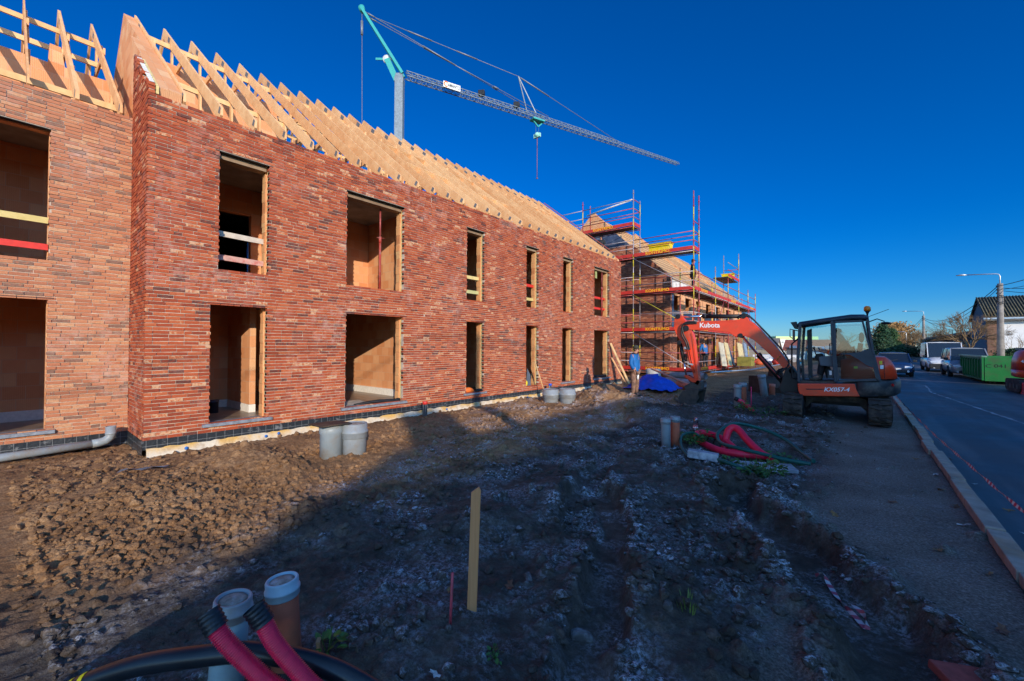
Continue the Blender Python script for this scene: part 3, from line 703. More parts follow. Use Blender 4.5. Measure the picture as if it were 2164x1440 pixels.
def soil_mat():
    m, nt, b = nodes('soil'); pos = position(nt)
    def att(n):
        a = nt.nodes.new('ShaderNodeAttribute'); a.attribute_name = n; return a.outputs['Fac']
    dry_sunlit = att('dry_sunlit'); sand = att('sand'); lump = att('lump')
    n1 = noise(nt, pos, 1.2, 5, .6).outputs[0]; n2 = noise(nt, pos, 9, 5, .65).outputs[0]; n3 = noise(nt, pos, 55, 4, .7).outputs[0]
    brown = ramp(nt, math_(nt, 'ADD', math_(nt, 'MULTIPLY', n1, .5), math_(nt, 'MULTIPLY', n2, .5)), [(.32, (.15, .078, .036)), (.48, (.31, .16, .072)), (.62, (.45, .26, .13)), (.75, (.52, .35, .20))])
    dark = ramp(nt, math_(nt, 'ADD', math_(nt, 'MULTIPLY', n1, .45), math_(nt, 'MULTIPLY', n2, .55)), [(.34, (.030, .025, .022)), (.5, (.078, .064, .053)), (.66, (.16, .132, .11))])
    dn = math_(nt, 'ADD', dry_sunlit, maprange(nt, n1, .3, .7, -.25, .25))
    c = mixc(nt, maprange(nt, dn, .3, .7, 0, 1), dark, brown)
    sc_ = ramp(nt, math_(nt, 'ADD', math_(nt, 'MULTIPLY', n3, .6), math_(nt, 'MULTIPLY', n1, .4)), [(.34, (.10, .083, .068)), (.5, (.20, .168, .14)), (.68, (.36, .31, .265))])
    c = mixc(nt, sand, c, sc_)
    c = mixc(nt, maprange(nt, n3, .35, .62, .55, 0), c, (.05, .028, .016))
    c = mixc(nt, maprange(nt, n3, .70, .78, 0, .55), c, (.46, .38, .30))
    # hoar frost in the shaded strip; pale lump tops also paint in skylight
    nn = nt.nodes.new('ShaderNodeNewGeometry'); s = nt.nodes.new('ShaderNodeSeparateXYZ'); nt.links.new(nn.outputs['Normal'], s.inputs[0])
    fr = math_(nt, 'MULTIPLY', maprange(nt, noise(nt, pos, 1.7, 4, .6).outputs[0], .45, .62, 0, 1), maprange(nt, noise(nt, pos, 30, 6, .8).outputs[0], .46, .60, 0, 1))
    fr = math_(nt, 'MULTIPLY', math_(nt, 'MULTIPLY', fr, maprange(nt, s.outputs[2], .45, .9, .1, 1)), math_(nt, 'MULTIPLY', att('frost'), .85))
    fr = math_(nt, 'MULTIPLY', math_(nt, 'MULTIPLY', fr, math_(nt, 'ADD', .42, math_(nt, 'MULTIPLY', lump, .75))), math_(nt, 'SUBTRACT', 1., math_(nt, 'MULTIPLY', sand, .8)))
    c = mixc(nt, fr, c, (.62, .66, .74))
    nt.links.new(c, b.inputs['Base Color']); b.inputs['Roughness'].default_value = .92; b.inputs['Specular IOR Level'].default_value = .25
    h = math_(nt, 'ADD', math_(nt, 'MULTIPLY', noise(nt, pos, 30, 6, .7).outputs[0], .8), math_(nt, 'MULTIPLY', noise(nt, pos, 110, 4, .7).outputs[0], .35))
    bumpn(nt, b, h, .9, .035)
    return m
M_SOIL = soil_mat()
dry_sunlit = sstep(-2.9, -5.6, X) * .95 + .03  # drier by the wall; also paints sunlit and shaded tone into the soil colour
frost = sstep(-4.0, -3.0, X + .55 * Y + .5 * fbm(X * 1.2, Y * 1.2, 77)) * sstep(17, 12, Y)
dry_sunlit = np.clip(dry_sunlit + .2 * sstep(25, 32, Y), 0, 1)
sand = sstep(-.75, -.15, X + .12 * fbm(X * 1.3, Y * .8, 5)) * .9
for pts, hw, *_ in RUTS[:1]: sand = sand * sstep(.9, 1.8, segdist(X, Y, pts) / hw)
lump = np.clip(ZC / .03, 0, 1)
for pts, hw, dep, ridge in RUTS: lump = np.maximum(lump, np.exp(-((segdist(X, Y, pts) - hw * 1.32) / (hw * .35)) ** 2))
tag(grid_object('ground', X, Y, Z, M_SOIL, [('dry_sunlit', dry_sunlit), ('sand', sand), ('lump', lump), ('frost', frost)]), 'churned brown building-site soil with frosty lumps', 'ground', kind='structure')

# loose clods lying on the soil: one heap of countless lumps
def scatter_lumps(name, n, seed, rmin, rmax, power, ylim, xlim, keep, m, squash=.75):
    r = np.random.RandomState(seed); bm = bmesh.new(); bmesh.ops.create_icosphere(bm, subdivisions=2, radius=1)
    bm.verts.ensure_lookup_table(); B = np.array([v.co[:] for v in bm.verts]); Fc = np.array([[v.index for v in f.verts] for f in bm.faces]); bm.free()
    x = r.uniform(*xlim, n); y = ylim[0] + (ylim[1] - ylim[0]) * r.uniform(0, 1, n) ** 1.8
    k = r.uniform(0, 1, n) < keep(x, y); x, y = x[k], y[k]; n = len(x)
    rad = (rmin + (rmax - rmin) * r.uniform(0, 1, n) ** power) * (1 + .03 * y)
    vs, fs, dr, lm, ft = [], [], [], [], []
    for i in range(n):
        d = 1 + .5 * (vnoise(B[:, 0] * 1.9 + i * 7.3, B[:, 1] * 1.9 + B[:, 2] * 2.3 + i * 3.1, 3) - .5) + .45 * (vnoise(B[:, 0] * 4 + i, B[:, 2] * 4 + B[:, 1] * 3, 8) - .5); nrm = r.normal(size=(4, 3)); nrm /= np.linalg.norm(nrm, axis=1)[:, None]; d = np.minimum(d, (.62 / np.clip(B @ nrm.T, .05, None)).min(1))
        P = B * d[:, None] * rad[i] * np.array([1, r.uniform(.65, 1), squash * r.uniform(.7, 1.1)])
        a = r.uniform(0, 6.28); c_, s_ = math.cos(a), math.sin(a)
        P = np.stack([P[:, 0] * c_ - P[:, 1] * s_, P[:, 0] * s_ + P[:, 1] * c_, P[:, 2]], -1) + np.array([x[i], y[i], ground_z(x[i], y[i]) + rad[i] * .28])
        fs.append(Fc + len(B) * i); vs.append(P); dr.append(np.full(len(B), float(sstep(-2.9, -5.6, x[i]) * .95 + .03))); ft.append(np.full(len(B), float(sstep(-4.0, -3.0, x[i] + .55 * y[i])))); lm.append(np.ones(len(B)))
    Vv = np.concatenate(vs); Ff = np.concatenate(fs); me = bpy.data.meshes.new(name)
    me.vertices.add(len(Vv)); me.vertices.foreach_set('co', Vv.astype(np.float32).ravel())
    me.loops.add(Ff.size); me.loops.foreach_set('vertex_index', Ff.ravel().astype(np.int32))
    me.polygons.add(len(Ff)); me.polygons.foreach_set('loop_start', np.arange(0, Ff.size, 3, dtype=np.int32)); me.polygons.foreach_set('use_smooth', np.zeros(len(Ff), bool))
    for n_, a in (('dry_sunlit', np.concatenate(dr)), ('lump', np.concatenate(lm)), ('sand', np.zeros(len(Vv))), ('frost', np.concatenate(ft))):
        at = me.attributes.new(n_, 'FLOAT', 'POINT'); at.data.foreach_set('value', a.astype(np.float32))
    me.update(calc_edges=True); me.materials.append(m); o = bpy.data.objects.new(name, me); COL.objects.link(o); return o
def rim(x, y):
    k = np.zeros(np.shape(x))
    for pts, hw, *_ in RUTS[:2]:
        d = segdist(x + .5 * fbm(x * 1.6, y * 1.6, 21), y + .4 * fbm(x * 1.6, y * 1.6, 22), pts); k = np.maximum(k, np.exp(-((d - hw * 1.3) / (hw * .34)) ** 2))
    return k
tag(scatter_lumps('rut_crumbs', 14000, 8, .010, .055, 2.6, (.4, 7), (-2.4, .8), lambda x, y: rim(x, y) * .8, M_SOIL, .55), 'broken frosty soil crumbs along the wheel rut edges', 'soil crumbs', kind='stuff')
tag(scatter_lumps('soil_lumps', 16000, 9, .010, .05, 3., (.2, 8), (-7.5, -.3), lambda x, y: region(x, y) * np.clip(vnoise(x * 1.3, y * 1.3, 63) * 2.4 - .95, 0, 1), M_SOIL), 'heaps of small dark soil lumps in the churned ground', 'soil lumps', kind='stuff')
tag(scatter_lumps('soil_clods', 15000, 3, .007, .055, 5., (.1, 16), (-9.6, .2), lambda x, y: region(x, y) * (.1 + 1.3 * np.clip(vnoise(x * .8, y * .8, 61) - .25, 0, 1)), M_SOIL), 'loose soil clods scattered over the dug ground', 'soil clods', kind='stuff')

# ---------------------------------------------------------------- road, kerb, far pavement
def asphalt():
    m, nt, b = nodes('asphalt'); pos = position(nt)
    n1 = noise(nt, pos, .5, 5).outputs[0]; n2 = noise(nt, pos, 120, 3).outputs[0]
    mp = nt.nodes.new('ShaderNodeMapping'); mp.inputs['Scale'].default_value = (1.6, .12, 1); nt.links.new(pos, mp.inputs[0])
    st = maprange(nt, noise(nt, mp.outputs[0], 1., 5, .6).outputs[0], .5, .72, 0, .6)
    c = ramp(nt, math_(nt, 'ADD', math_(nt, 'MULTIPLY', n1, .6), math_(nt, 'MULTIPLY', n2, .4)), [(.3, (.030, .031, .034)), (.55, (.055, .056, .06)), (.75, (.10, .10, .105))])
    c = mixc(nt, st, c, (.15, .15, .155))
    nt.links.new(c, b.inputs['Base Color'])
    nt.links.new(maprange(nt, n1, .3, .7, .42, .75), b.inputs['Roughness'])
    bumpn(nt, b, n2, .5, .006); return m
M_ASPH = asphalt()
rx = np.array(lines([(1.06, 7.4, .8)])); ry = np.array(lines([(-60, 0, 10), (0, 40, 2), (40, 900, 40)])); RXg, RYg = np.meshgrid(rx, ry)
tag(grid_object('road', RXg, RYg, -.06 + .03 * np.sin((RXg - 1.06) / 6.34 * math.pi), M_ASPH), 'dark asphalt street', 'road', kind='structure')
M_KERB = mat('kerb_concrete', (.30, .26, .21), .9, var=.3, scale=5, bump=.5, bscale=60, dirt=(.36, .21, .09, .7), dscale=1.6)
mb = MB(); r_ = random.Random(2); y = -6.
while y < 120:
    d = r_.gauss(0, .010); h = r_.gauss(0, .008); mb.box((.945 + d, y + .012, -.3), (1.085 + d, y + .988, .055 + h)); y += 1.
tag(mb.build('kerb', M_KERB, bevel=.012), 'worn concrete kerb with rusty stains', 'kerb', kind='structure')
mb = MB(); y = -6.
while y < 120: mb.box((7.4, y + .005, -.3), (7.55, y + .995, .05)); y += 1.
tag(mb.build('far_kerb', M_KERB, bevel=.01), 'kerb along the far side of the street', 'kerb', kind='structure')
px_ = np.array([7.55, 9.3, 11.5, 60, 600]); py_ = np.array([-60., 0, 60, 200, 900]); PX, PY = np.meshgrid(px_, py_)
tag(grid_object('pavement', PX, PY, .03 + PX * 0, brickwall_mat('paving', [(.12, .10, .09), (.17, .14, .12), (.20, .17, .15)], (.08, .07, .06), .2, .1, .006)), 'pavement along the houses', 'pavement', kind='structure')
# pale salt streak that wanders over the road
def ribbon(name, pts, wd, m, z, label, seed=1):
    r = random.Random(seed); g = [[], []]
    P = [V((a, b)) for a, b in pts]; Q = []
    for a, b in zip(P[:-1], P[1:]):
        n = max(2, int((b - a).length / .15)); Q += [a + (b - a) * i / n for i in range(n)]
    for i, p in enumerate(Q):
        d = (Q[min(i + 1, len(Q) - 1)] - Q[max(i - 1, 0)]).normalized(); nrm = V((-d.y, d.x)); k = wd * r.uniform(.35, 1.3); j = r.gauss(0, wd * .3)
        for row, s in zip(g, (1, -1)):
            q = p + nrm * (k * s + j); row.append((q.x, q.y, z + .03 * math.sin((q.x - 1.06) / 6.34 * math.pi)))
    q = MB(); q.sheet(g); return tag(q.build(name, m, fix=False), label, 'road mark', kind='structure')
M_SALT = mat('salt_streak', (.30, .31, .33), .9, var=.4, scale=9)
ribbon('road_streak', [(1.6, 30.8), (2.2, 29.2), (2.5, 28.2), (2.42, 26), (2.30, 24.3), (2.42, 22.8), (2.55, 21.4), (2.77, 19), (2.92, 17.1), (3.1, 15.4), (3.3, 12)], .035, M_SALT, -.054, 'wavering pale salt streak on the road')
ribbon('road_streak', [(4.2, 20), (4.4, 18.2), (4.9, 16.5), (5.2, 15)], .05, M_SALT, -.054, 'short pale streak right of the longer salt streak', 4)

# fallen leaves
M_LEAF = [mat('leaf_brown', (.13, .055, .028), .7, var=.4, scale=30), mat('leaf_ochre', (.20, .105, .04), .7, var=.4, scale=30), mat('leaf_pale', (.42, .40, .38), .6, var=.3, scale=30)]
def leaf_mesh(k):
    q = MB(); L = .05; out = []
    for i in range(12):
        a = 2 * math.pi * i / 12; r = L * (.55 + .45 * (i % 2)) * (1.25 if i in (0, 6) else 1); out.append((r * math.cos(a) * 1.4, r * math.sin(a) * .8, .006 * math.sin(3 * a + k) + .012 * abs(math.cos(a))))
    q.add([(0, 0, .0)] + out, [(0, i + 1, (i + 1) % 12 + 1) for i in range(12)]); return q
lp = None; r_ = random.Random(77)
protos = []
for k in range(3):
    o = leaf_mesh(k).build('fallen_leaf', M_LEAF[k], fix=False); protos.append(o)
spots = [(.7, 4.05), (.55, 5.3), (.82, 6.2), (.85, 6.9), (.8, 5.0), (.66, 3.5), (.5, 3.9), (.8, 7.6), (.84, 8.4), (.3, 6.6), (.72, 9.4), (1.25, 6.4), (1.22, 5.4), (1.3, 7.2), (1.2, 8.3), (1.35, 4.9), (-.2, 5.7), (-1.15, 3.4), (-1.95, 2.35), (.1, 7.3), (-.1, 8.9), (.4, 10.1), (-2.2, 2.0), (-1.7, 1.45), (1.16, 9.9), (1.4, 3.9)]
for i, (x, y) in enumerate(spots):
    o = protos[i] if i < 3 else protos[i % 3].copy()
    if i >= 3: COL.objects.link(o)
    z = -.045 if x > 1.08 else ground_z(x, y) + .012
    o.location = (x, y, z); o.rotation_euler = (r_.gauss(0, .2), r_.gauss(0, .2), r_.uniform(0, 6.3)); s = r_.uniform(.5, 1.0); o.scale = (s, s, s)
    tag(o, 'small fallen leaf lying flat near the kerb or on the soil', 'leaf', 'fallen leaves')

# ---------------------------------------------------------------- houses across the street (their roofs throw the long shadow)
M_TILE = brickwall_mat('roof_tile', [(.05, .042, .032), (.085, .07, .05), (.12, .10, .07)], (.025, .02, .016), .24, .20, .02, 1.)
M_RENDER = mat('white_render', (.80, .79, .77), .9, var=.05, scale=2, bump=.1)
M_DARKBRICK = brickwall_mat('dark_brick', [(.05, .025, .02), (.12, .05, .035), (.16, .075, .05)], (.12, .1, .08), .21, .065, .008)
M_PVC = mat('white_window_frame', (.75, .75, .74), .4, var=.05)
M_WGLASS = mat('window_glass', (.02, .03, .045), .05, spec=.8, var=.1)
def row_house(y0, y1, xf, xr, ez, rz, chim, label, body):
    e = thing('row_house', label, 'house', (xf, y0, 0)); xb = 2 * xr - xf
    q = MB(); q.prism([(xf, 0), (xf, ez), (xr, rz - .12), (xb, ez), (xb, 0)], y0 + .05, y1 - .05); q.build('wall', body, e)
    q = MB(); sl = (rz - ez) / (xr - xf)
    q.prism([(xf - .25, ez - .25 * sl), (xr, rz), (xb + .25, ez - .25 * sl), (xb + .25, ez - .25 * sl - .12), (xr, rz - .12), (xf - .25, ez - .25 * sl - .12)], y0, y1); rf = q.build('roof', M_TILE, e)
    for a, b, h in chim:
        q = MB(); q.box((xr - .35, a, rz - .6), (xr + .35, b, rz + h)); q.box((xr - .4, a - .03, rz + h), (xr + .4, b + .03, rz + h + .07)); q.build('chimney', M_DARKBRICK, rf)
    n = max(1, int((y1 - y0) / 3))
    for k in range(n):
        y = y0 + (k + .5) * (y1 - y0) / n
        for (zz, h) in ((.9, 1.3),) if k % 2 else ((.05, 2.15),):
            q = MB(); q.box((xf - .03, y - .55, zz), (xf + .05, y + .55, zz + h)); f = q.build('window' if k % 2 else 'door', M_PVC, e)
            q = MB(); q.box((xf - .036, y - .47, zz + .08), (xf - .031, y + .47, zz + h - .08)); q.build('pane', M_WGLASS, f)
row_house(-9.8, 1.9, 10.6, 16., 4.03, 7.33, [(-9.2, -8.15, .83)], 'lower brick row house with a gable end, chimney at that end', M_DARKBRICK)
row_house(1.95, 12.4, 10.6, 16., 4.95, 8.3, [(6, 6.7, .7)], 'taller brick row house in the middle of the row opposite', M_DARKBRICK)
row_house(12.45, 21.5, 10.6, 16., 4.23, 7.5, [(16, 16.7, .7)], 'brick row house at the far end of the row opposite', M_RENDER)
# ---------------------------------------------------------------- drain pipes, ducts and small things on the soil
M_PVCG = mat('grey_pvc', (.25, .29, .315), .45, var=.12, scale=8, dirt=(.20, .15, .10, .7), dscale=4)
M_PVCB = mat('bluish_pvc', (.34, .47, .52), .42, var=.12, scale=8, dirt=(.22, .18, .14, .6), dscale=4)
M_PVCL = mat('grey_pvc_light', (.25, .275, .295), .4, var=.1, scale=8, dirt=(.22, .17, .12, .5), dscale=5)
M_PVCO = mat('orange_pvc', (.56, .15, .085), .45, var=.12, scale=8, dirt=(.24, .13, .08, .5), dscale=5)
M_LIDIRT = mat('cap_dirt', (.26, .20, .16), .8, var=.5, scale=22, dirt=(.42, .40, .40, .9), dscale=14)
def tilt_matrix(tx, ty): return Matrix.Rotation(ty, 3, 'Y') @ Matrix.Rotation(tx, 3, 'X')
def drain_pipe(x, y, r, ztop, zbot, body, cap, label, tx=0., ty=0., group=None, capped=True, name='drain_pipe'):
    e = thing(name, label, 'pipe', (x, y, zbot), group=group); M = tilt_matrix(tx, ty); h = ztop - zbot; o = (x, y, zbot)
    q = MB(); q.lathe([(r * .955, -.25), (r * .955, h - (.3 * r if capped else 0)), (r * .955, h - .02)] if capped else [(r * .955, -.25), (r * .955, h * .72), (r * 1.03, h * .76), (r * 1.03, h), (r * .9, h), (r * .9, h - .12)], o, 28, M); q.build('pipe_body', body, e, fix=False)
    if capped:
        q = MB(); ch = 1.2 * r
        q.lathe([(r * 1.0, h - ch), (r * 1.06, h - ch + .006), (r * 1.06, h - ch + .42 * r), (r * 1.10, h - ch + .45 * r), (r * 1.10, h - ch + .60 * r), (r * 1.03, h - ch + .64 * r), (r * 1.03, h - .008), (r * .98, h), (r * .88, h), (r * .86, h - .012 * r / .1)], o, 32, M); q.build('cap', cap, e, fix=False)
        q = MB(); q.lathe([(r * .87, h - .014 * r / .1), (r * .5, h - .004), (.001, h + .001)], o, 24, M); q.build('cap_dirt', M_LIDIRT, e, fix=False)
    return e
drain_pipe(-2.405, .715, .08, .53, .0, M_PVCB, M_PVCL, 'pale grey capped drain pipe between the two red ducts in front', tx=R(-2.5), ty=R(3.5))
drain_pipe(-2.417, 1.013, .08, .49, .0, M_PVCO, M_PVCB, 'orange drain pipe with grey cap right of the pale grey one in front', tx=R(2.5), ty=R(-3))
# red corrugated ducts with black taped ends
M_REDDUCT = mat('red_duct', (.80, .016, .07), .34, var=.12, scale=30)
M_TAPEBLACK = mat('black_tape', (.012, .014, .018), .42, var=.4, scale=30, bump=.5, bscale=30)
def spline(P, n=40):
    P = [V(p) for p in P]; P = [2 * P[0] - P[1]] + P + [2 * P[-1] - P[-2]]; out = []
    per = max(2, n // (len(P) - 3))
    for i in range(1, len(P) - 2):
        a, b, c, d = P[i - 1:i + 3]
        for k in range(per):
            t = k / per; out.append(.5 * ((2 * b) + (-a + c) * t + (2 * a - 5 * b + 4 * c - d) * t * t + (-a + 3 * b - 3 * c + d) * t ** 3))
    return out + [P[-2]]
def resample(P, step):
    out = [P[0]]; acc = 0
    for a, b in zip(P[:-1], P[1:]):
        L = (b - a).length
        while acc + L >= step * len(out) and L > 0:
            out.append(a + (b - a) * ((step * len(out) - acc) / L))
        acc += L
    return out
def corrugated(name, P, r, label, mouth=.075, pitch=.0095):
    e = thing(name, label, 'duct', tuple(P[-1]))
    S = resample(spline(P, 160), pitch / 3); k0 = int(mouth / (pitch / 3))
    rr = [r * (1.0 if i % 3 == 0 else (1.0 if i % 3 == 1 else .80)) for i in range(len(S))]
    q = MB(); q.tube(S[k0:], rr[k0:], 22, caps=False); q.build('corrugated_tube', M_REDDUCT, e, fix=False)
    q = MB(); k1 = k0 + 4; T = S[:k1][::2]
    q.tube(T, [r * 1.22 * (1 + .06 * math.sin(i * 2.1)) for i in range(len(T))], 18, caps=False); q.build('taped_end', M_TAPEBLACK, e, fix=False)
    return e
corrugated('corrugated_duct', [(-2.145, .572, .63), (-2.095, .60, .55), (-2.05, .637, .482), (-1.985, .695, .395), (-1.92, .745, .33), (-1.80, .84, .25), (-1.6, 1.0, .16), (-1.3, 1.05, .05)], .037, 'red corrugated duct with black taped end left of the pale grey pipe')
corrugated('corrugated_duct', [(-2.005, .70, .645), (-1.97, .73, .575), (-1.935, .758, .495), (-1.875, .812, .395), (-1.80, .872, .30), (-1.69, .96, .20), (-1.5, 1.0, .12), (-1.25, .9, .02)], .036, 'red corrugated duct with blue ring between pale grey pipe and orange pipe')
q = MB(); q.tube([(-1.775, .892, .275), (-1.765, .90, .265)], .039, 20, caps=False); bl = q.build('blue_ring', mat('blue_tape', (.02, .03, .30), .4), bpy.data.objects['corrugated_duct.001'], fix=False)
# thick black hose arching over the ground, yellow bands at its left end
BH = spline([(-3.0, .05, .02), (-2.83, .18, .15), (-2.70, .29, .235), (-2.53, .43, .305), (-2.33, .59, .345), (-2.17, .73, .36), (-2.0, .87, .335), (-1.87, .98, .285), (-1.77, 1.06, .225), (-1.67, 1.14, .15), (-1.5, 1.3, 0), (-1.4, 1.4, -.1)], 90)
e = thing('black_hose', 'thick black hose arching across the front with yellow bands at its left end', 'hose', (-2.9, .1, 0))
q = MB(); q.tube(BH, .044, 18); q.build('hose', mat('black_hose', (.014, .016, .02), .34, var=.3, scale=8, dirt=(.06, .05, .045, .5)), e, fix=False)
M_YEL = mat('yellow_tape', (.70, .56, .01), .5)
S = resample(BH, .012)
for k in (16, 20, 24, 28, 33):
    q = MB(); q.tube(S[k:k + 3], .0462, 18, caps=False); q.build('yellow_band', M_YEL, e, fix=False)
# short weathered stake stub next to the orange pipe
q = MB(); q.bar((-2.33, 1.17, -.05), (-2.28, 1.12, .16), .022, .03); solo(q, 'wood_stub', wood_mat('stub_wood', (.20, .10, .05), (.38, .22, .13), (30, 30, 3)), 'short brown wooden stub leaning beside the orange pipe in front', 'stake', (-2.33, 1.17, 0))
# surveying stake and thin red peg
M_STAKE = wood_mat('stake_wood', (.46, .165, .06), (.62, .28, .115), (60, 60, 2.2))
z = ground_z(-1.94, 1.96)
q = MB(); q.prism([(-.031, -.25), (.031, -.25), (.031, .765), (.018, .79), (-.031, .755)], -.011, .011)
for i in range(len(q.v)):
    x, y, zz = q.v[i]; a = R(39); q.v[i] = (-1.94 + x * math.cos(a) - y * math.sin(a) + .03 * zz * math.cos(a), 1.96 + x * math.sin(a) + y * math.cos(a) + .03 * zz * math.sin(a), z + zz)
solo(q, 'wooden_stake', M_STAKE, 'tall flat wooden stake standing in the dark soil', 'stake', (-1.94, 1.96, z), bevel=.002)
M_PEG = mat('red_peg_paint', (.50, .06, .08), .5, var=.3, scale=30, dirt=(.13, .05, .04, .9), dscale=12)
z = ground_z(-1.92, 1.76); q = MB(); q.tube([(-1.925, 1.755, z - .1), (-1.915, 1.765, z + .31)], .0085, 8); solo(q, 'marker_peg', M_PEG, 'thin red steel peg left of the tall wooden stake', 'peg', (-1.92, 1.76, z))
z = ground_z(-2.3, 13.5); q = MB(); q.tube([(-2.3, 13.3, z - .1), (-2.3, 13.3, z + .62)], .012, 8); solo(q, 'marker_peg', mat('pink_peg', (.75, .03, .12), .5), 'pink red peg beside the short red duct near the excavator', 'peg', (-2.3, 13.3, z))
z = ground_z(-2.35, 12.9); q = MB(); q.tube(spline([(-2.62, 12.9, z + .30), (-2.4, 12.95, z + .18), (-2.2, 13.0, z - .02)], 12), .055, 12); q.cm = 1; q.tube([(-2.64, 12.9, z + .31), (-2.55, 12.91, z + .262)], .06, 12)
solo(q, 'duct_end', [M_REDDUCT, M_TAPEBLACK], 'short red duct end sticking out of the soil beside the pink peg', 'duct', (-2.35, 12.9, z))
# grey and orange pipe pairs in the middle ground
drain_pipe(-2.60, 7.42, .082, ground_z(-2.60, 7.42) + .50, ground_z(-2.6, 7.42), M_PVCG, M_PVCL, 'grey drain pipe of the pair beside the bottle', ty=R(-1))
drain_pipe(-2.53, 7.66, .080, ground_z(-2.53, 7.66) + .53, ground_z(-2.53, 7.66), M_PVCO, M_PVCL, 'orange drain pipe of the pair beside the bottle', ty=R(1))
drain_pipe(-2.62, 13.2, .10, ground_z(-2.62, 13.2) + .68, ground_z(-2.62, 13.2), M_PVCG, M_PVCL, 'grey drain pipe of the pair beside the pink peg')
drain_pipe(-2.55, 13.5, .10, ground_z(-2.55, 13.5) + .70, ground_z(-2.55, 13.5), M_PVCO, M_PVCL, 'orange drain pipe of the pair beside the pink peg')
drain_pipe(-2.62, 17.6, .125, ground_z(-2.62, 17.6) + .78, ground_z(-2.62, 17.6), M_PVCG, M_PVCL, 'grey drain pipe leaning in front of the loose digging bucket', ty=R(-7))
drain_pipe(-2.42, 17.9, .10, ground_z(-2.42, 17.9) + .42, ground_z(-2.42, 17.9), M_PVCO, M_PVCL, 'short orange drain pipe in front of the loose digging bucket', capped=False)
# large grey shaft pipes by the wall
drain_pipe(-6.50, 3.36, .175, .50, ground_z(-6.5, 3.36), M_PVCG, M_PVCG, 'grey shaft pipe covered by a black square plate', capped=False, name='shaft_pipe')
q = MB(); q.prism([(-.28, -.22), (.24, -.26), (.27, .22), (-.24, .25)], 0, .02, 'z')
q.v = [(-6.50 + x, 3.34 + y, .505 + zz + .05 * x) for x, y, zz in q.v]; solo(q, 'cover_plate', mat('dark_cover', (.03, .026, .022), .6, var=.4, scale=9, dirt=(.12, .075, .04, .8)), 'dark square cover plate lying on the grey shaft pipe', 'cover', (-6.5, 3.34, .5), bevel=.004)
drain_pipe(-6.36, 3.68, .195, .50, ground_z(-6.36, 3.68) - .02, M_PVCL, M_PVCL, 'wide grey shaft pipe right of the one with the black plate', name='shaft_pipe')
q = drain_pipe(-7.30, 10.75, .24, ground_z(-7.3, 10.75) + .42, ground_z(-7.3, 10.75), M_PVCL, M_PVCL, 'left one of two low round grey shaft pipes near the shovel', name='shaft_pipe')
drain_pipe(-6.86, 11.0, .24, ground_z(-6.86, 11.) + .40, ground_z(-6.86, 11.), M_PVCL, M_PVCL, 'right one of two low round grey shaft pipes near the shovel', name='shaft_pipe')
drain_pipe(-8.62, 6.95, .062, .33, -.05, M_PVCG, mat('red_cap', (.55, .03, .02), .5), 'thin grey standpipe with red top below the expansion joint', name='standpipe')
drain_pipe(-8.55, 12.55, .055, .42, -.05, M_PVCG, mat('blue_cap', (.02, .08, .55), .5), 'thin grey standpipe with blue top behind the low shaft pipes', name='standpipe')
# grey drain with a bend along the set-back wall
e = thing('bent_drain', 'long grey drain pipe with an upturned bend along the set-back wall', 'pipe', (-9.9, 1.1, 0))
q = MB(); q.tube([(-9.88, -3.0, -.02), (-9.9, 0, .06), (-9.9, 1.03, .10)], .062, 14); q.build('long_pipe', M_PVCG, e, fix=False)
q = MB(); q.tube([(-9.9, .98, .098), (-9.9, 1.06, .105), (-9.9, 1.14, .125), (-9.9, 1.19, .17), (-9.9, 1.205, .22), (-9.9, 1.205, .24)], .068, 14); q.build('bend', M_PVCG, e, fix=False)
q = MB(); q.lathe([(.066, .22), (.075, .225), (.075, .26), (.07, .262), (.07, .36), (.060, .36), (.058, .28)], (-9.9, 1.205, 0), 18); q.build('collar', M_PVCL, e, fix=False)
# shovel, leaning boards, board and slate in the fourth doorway
e = thing('shovel', 'long-handled shovel leaning on the wall beside the low shaft pipes', 'shovel', (-8.5, 12.0, 0))
q = MB(); q.tube([(-8.45, 12.02, .22), (-8.84, 12.0, 1.25)], .018, 8); q.build('handle', M_TIMBER2, e)
q = MB(); q.prism([(-.10, .02), (0, -.14), (.10, .02), (.09, .15), (-.09, .15)], -.006, .006)
q.v = [(-8.43 - .38 * zz + y, 12.03 + x, .10 + zz) for x, y, zz in q.v]; q.build('blade', mat('worn_steel', (.25, .20, .16), .5, .6), e)
z0 = ground_z(-8.1, 18.15)
q = MB(); q.bar((-8.05, 18.25, z0), (-8.86, 17.95, 1.92), .16, .028, (1, 0, 0)); solo(q, 'leaning_board', M_TIMBER2, 'long pale board leaning on the terrace end behind the worker', 'board', (-8.05, 18.25, z0))
q = MB(); q.bar((-8.15, 18.2, z0), (-8.85, 18.05, 1.25), .12, .025, (1, 0, 0)); solo(q, 'leaning_board', M_TIMBER, 'shorter board leaning under the long pale board', 'board', (-8.15, 18.2, z0))
q = MB(); q.prism([(11.72, .37), (11.98, .37), (12.0, .75), (11.86, .98)], -9.0, -8.985, 'x'); q.v = [(x - .12 * (zz - .37), y, zz) for x, y, zz in q.v]; solo(q, 'slate_sheet', mat('slate', (.10, .12, .15), .5), 'grey slate sheet leaning in the fourth doorway', 'sheet', (-9, 11.8, .37))
q = MB(); q.ball((-8.98, 11.68, .46), .1, 8, 6, (.6, .8, 1.1)); solo(q, 'yellow_bag', mat('yellow_bag', (.70, .55, .03), .5), 'small yellow bag in the fourth doorway', 'bag', (-8.98, 11.68, .37))
q = MB(); q.bar((-8.95, 11.61, .36), (-9.0, 11.63, 1.12), .09, .02, (1, 0, 0)); solo(q, 'leaning_board', _M['greenish_board'], 'narrow greenish board at the left jamb of the fourth doorway', 'board', (-8.95, 11.61, .36))
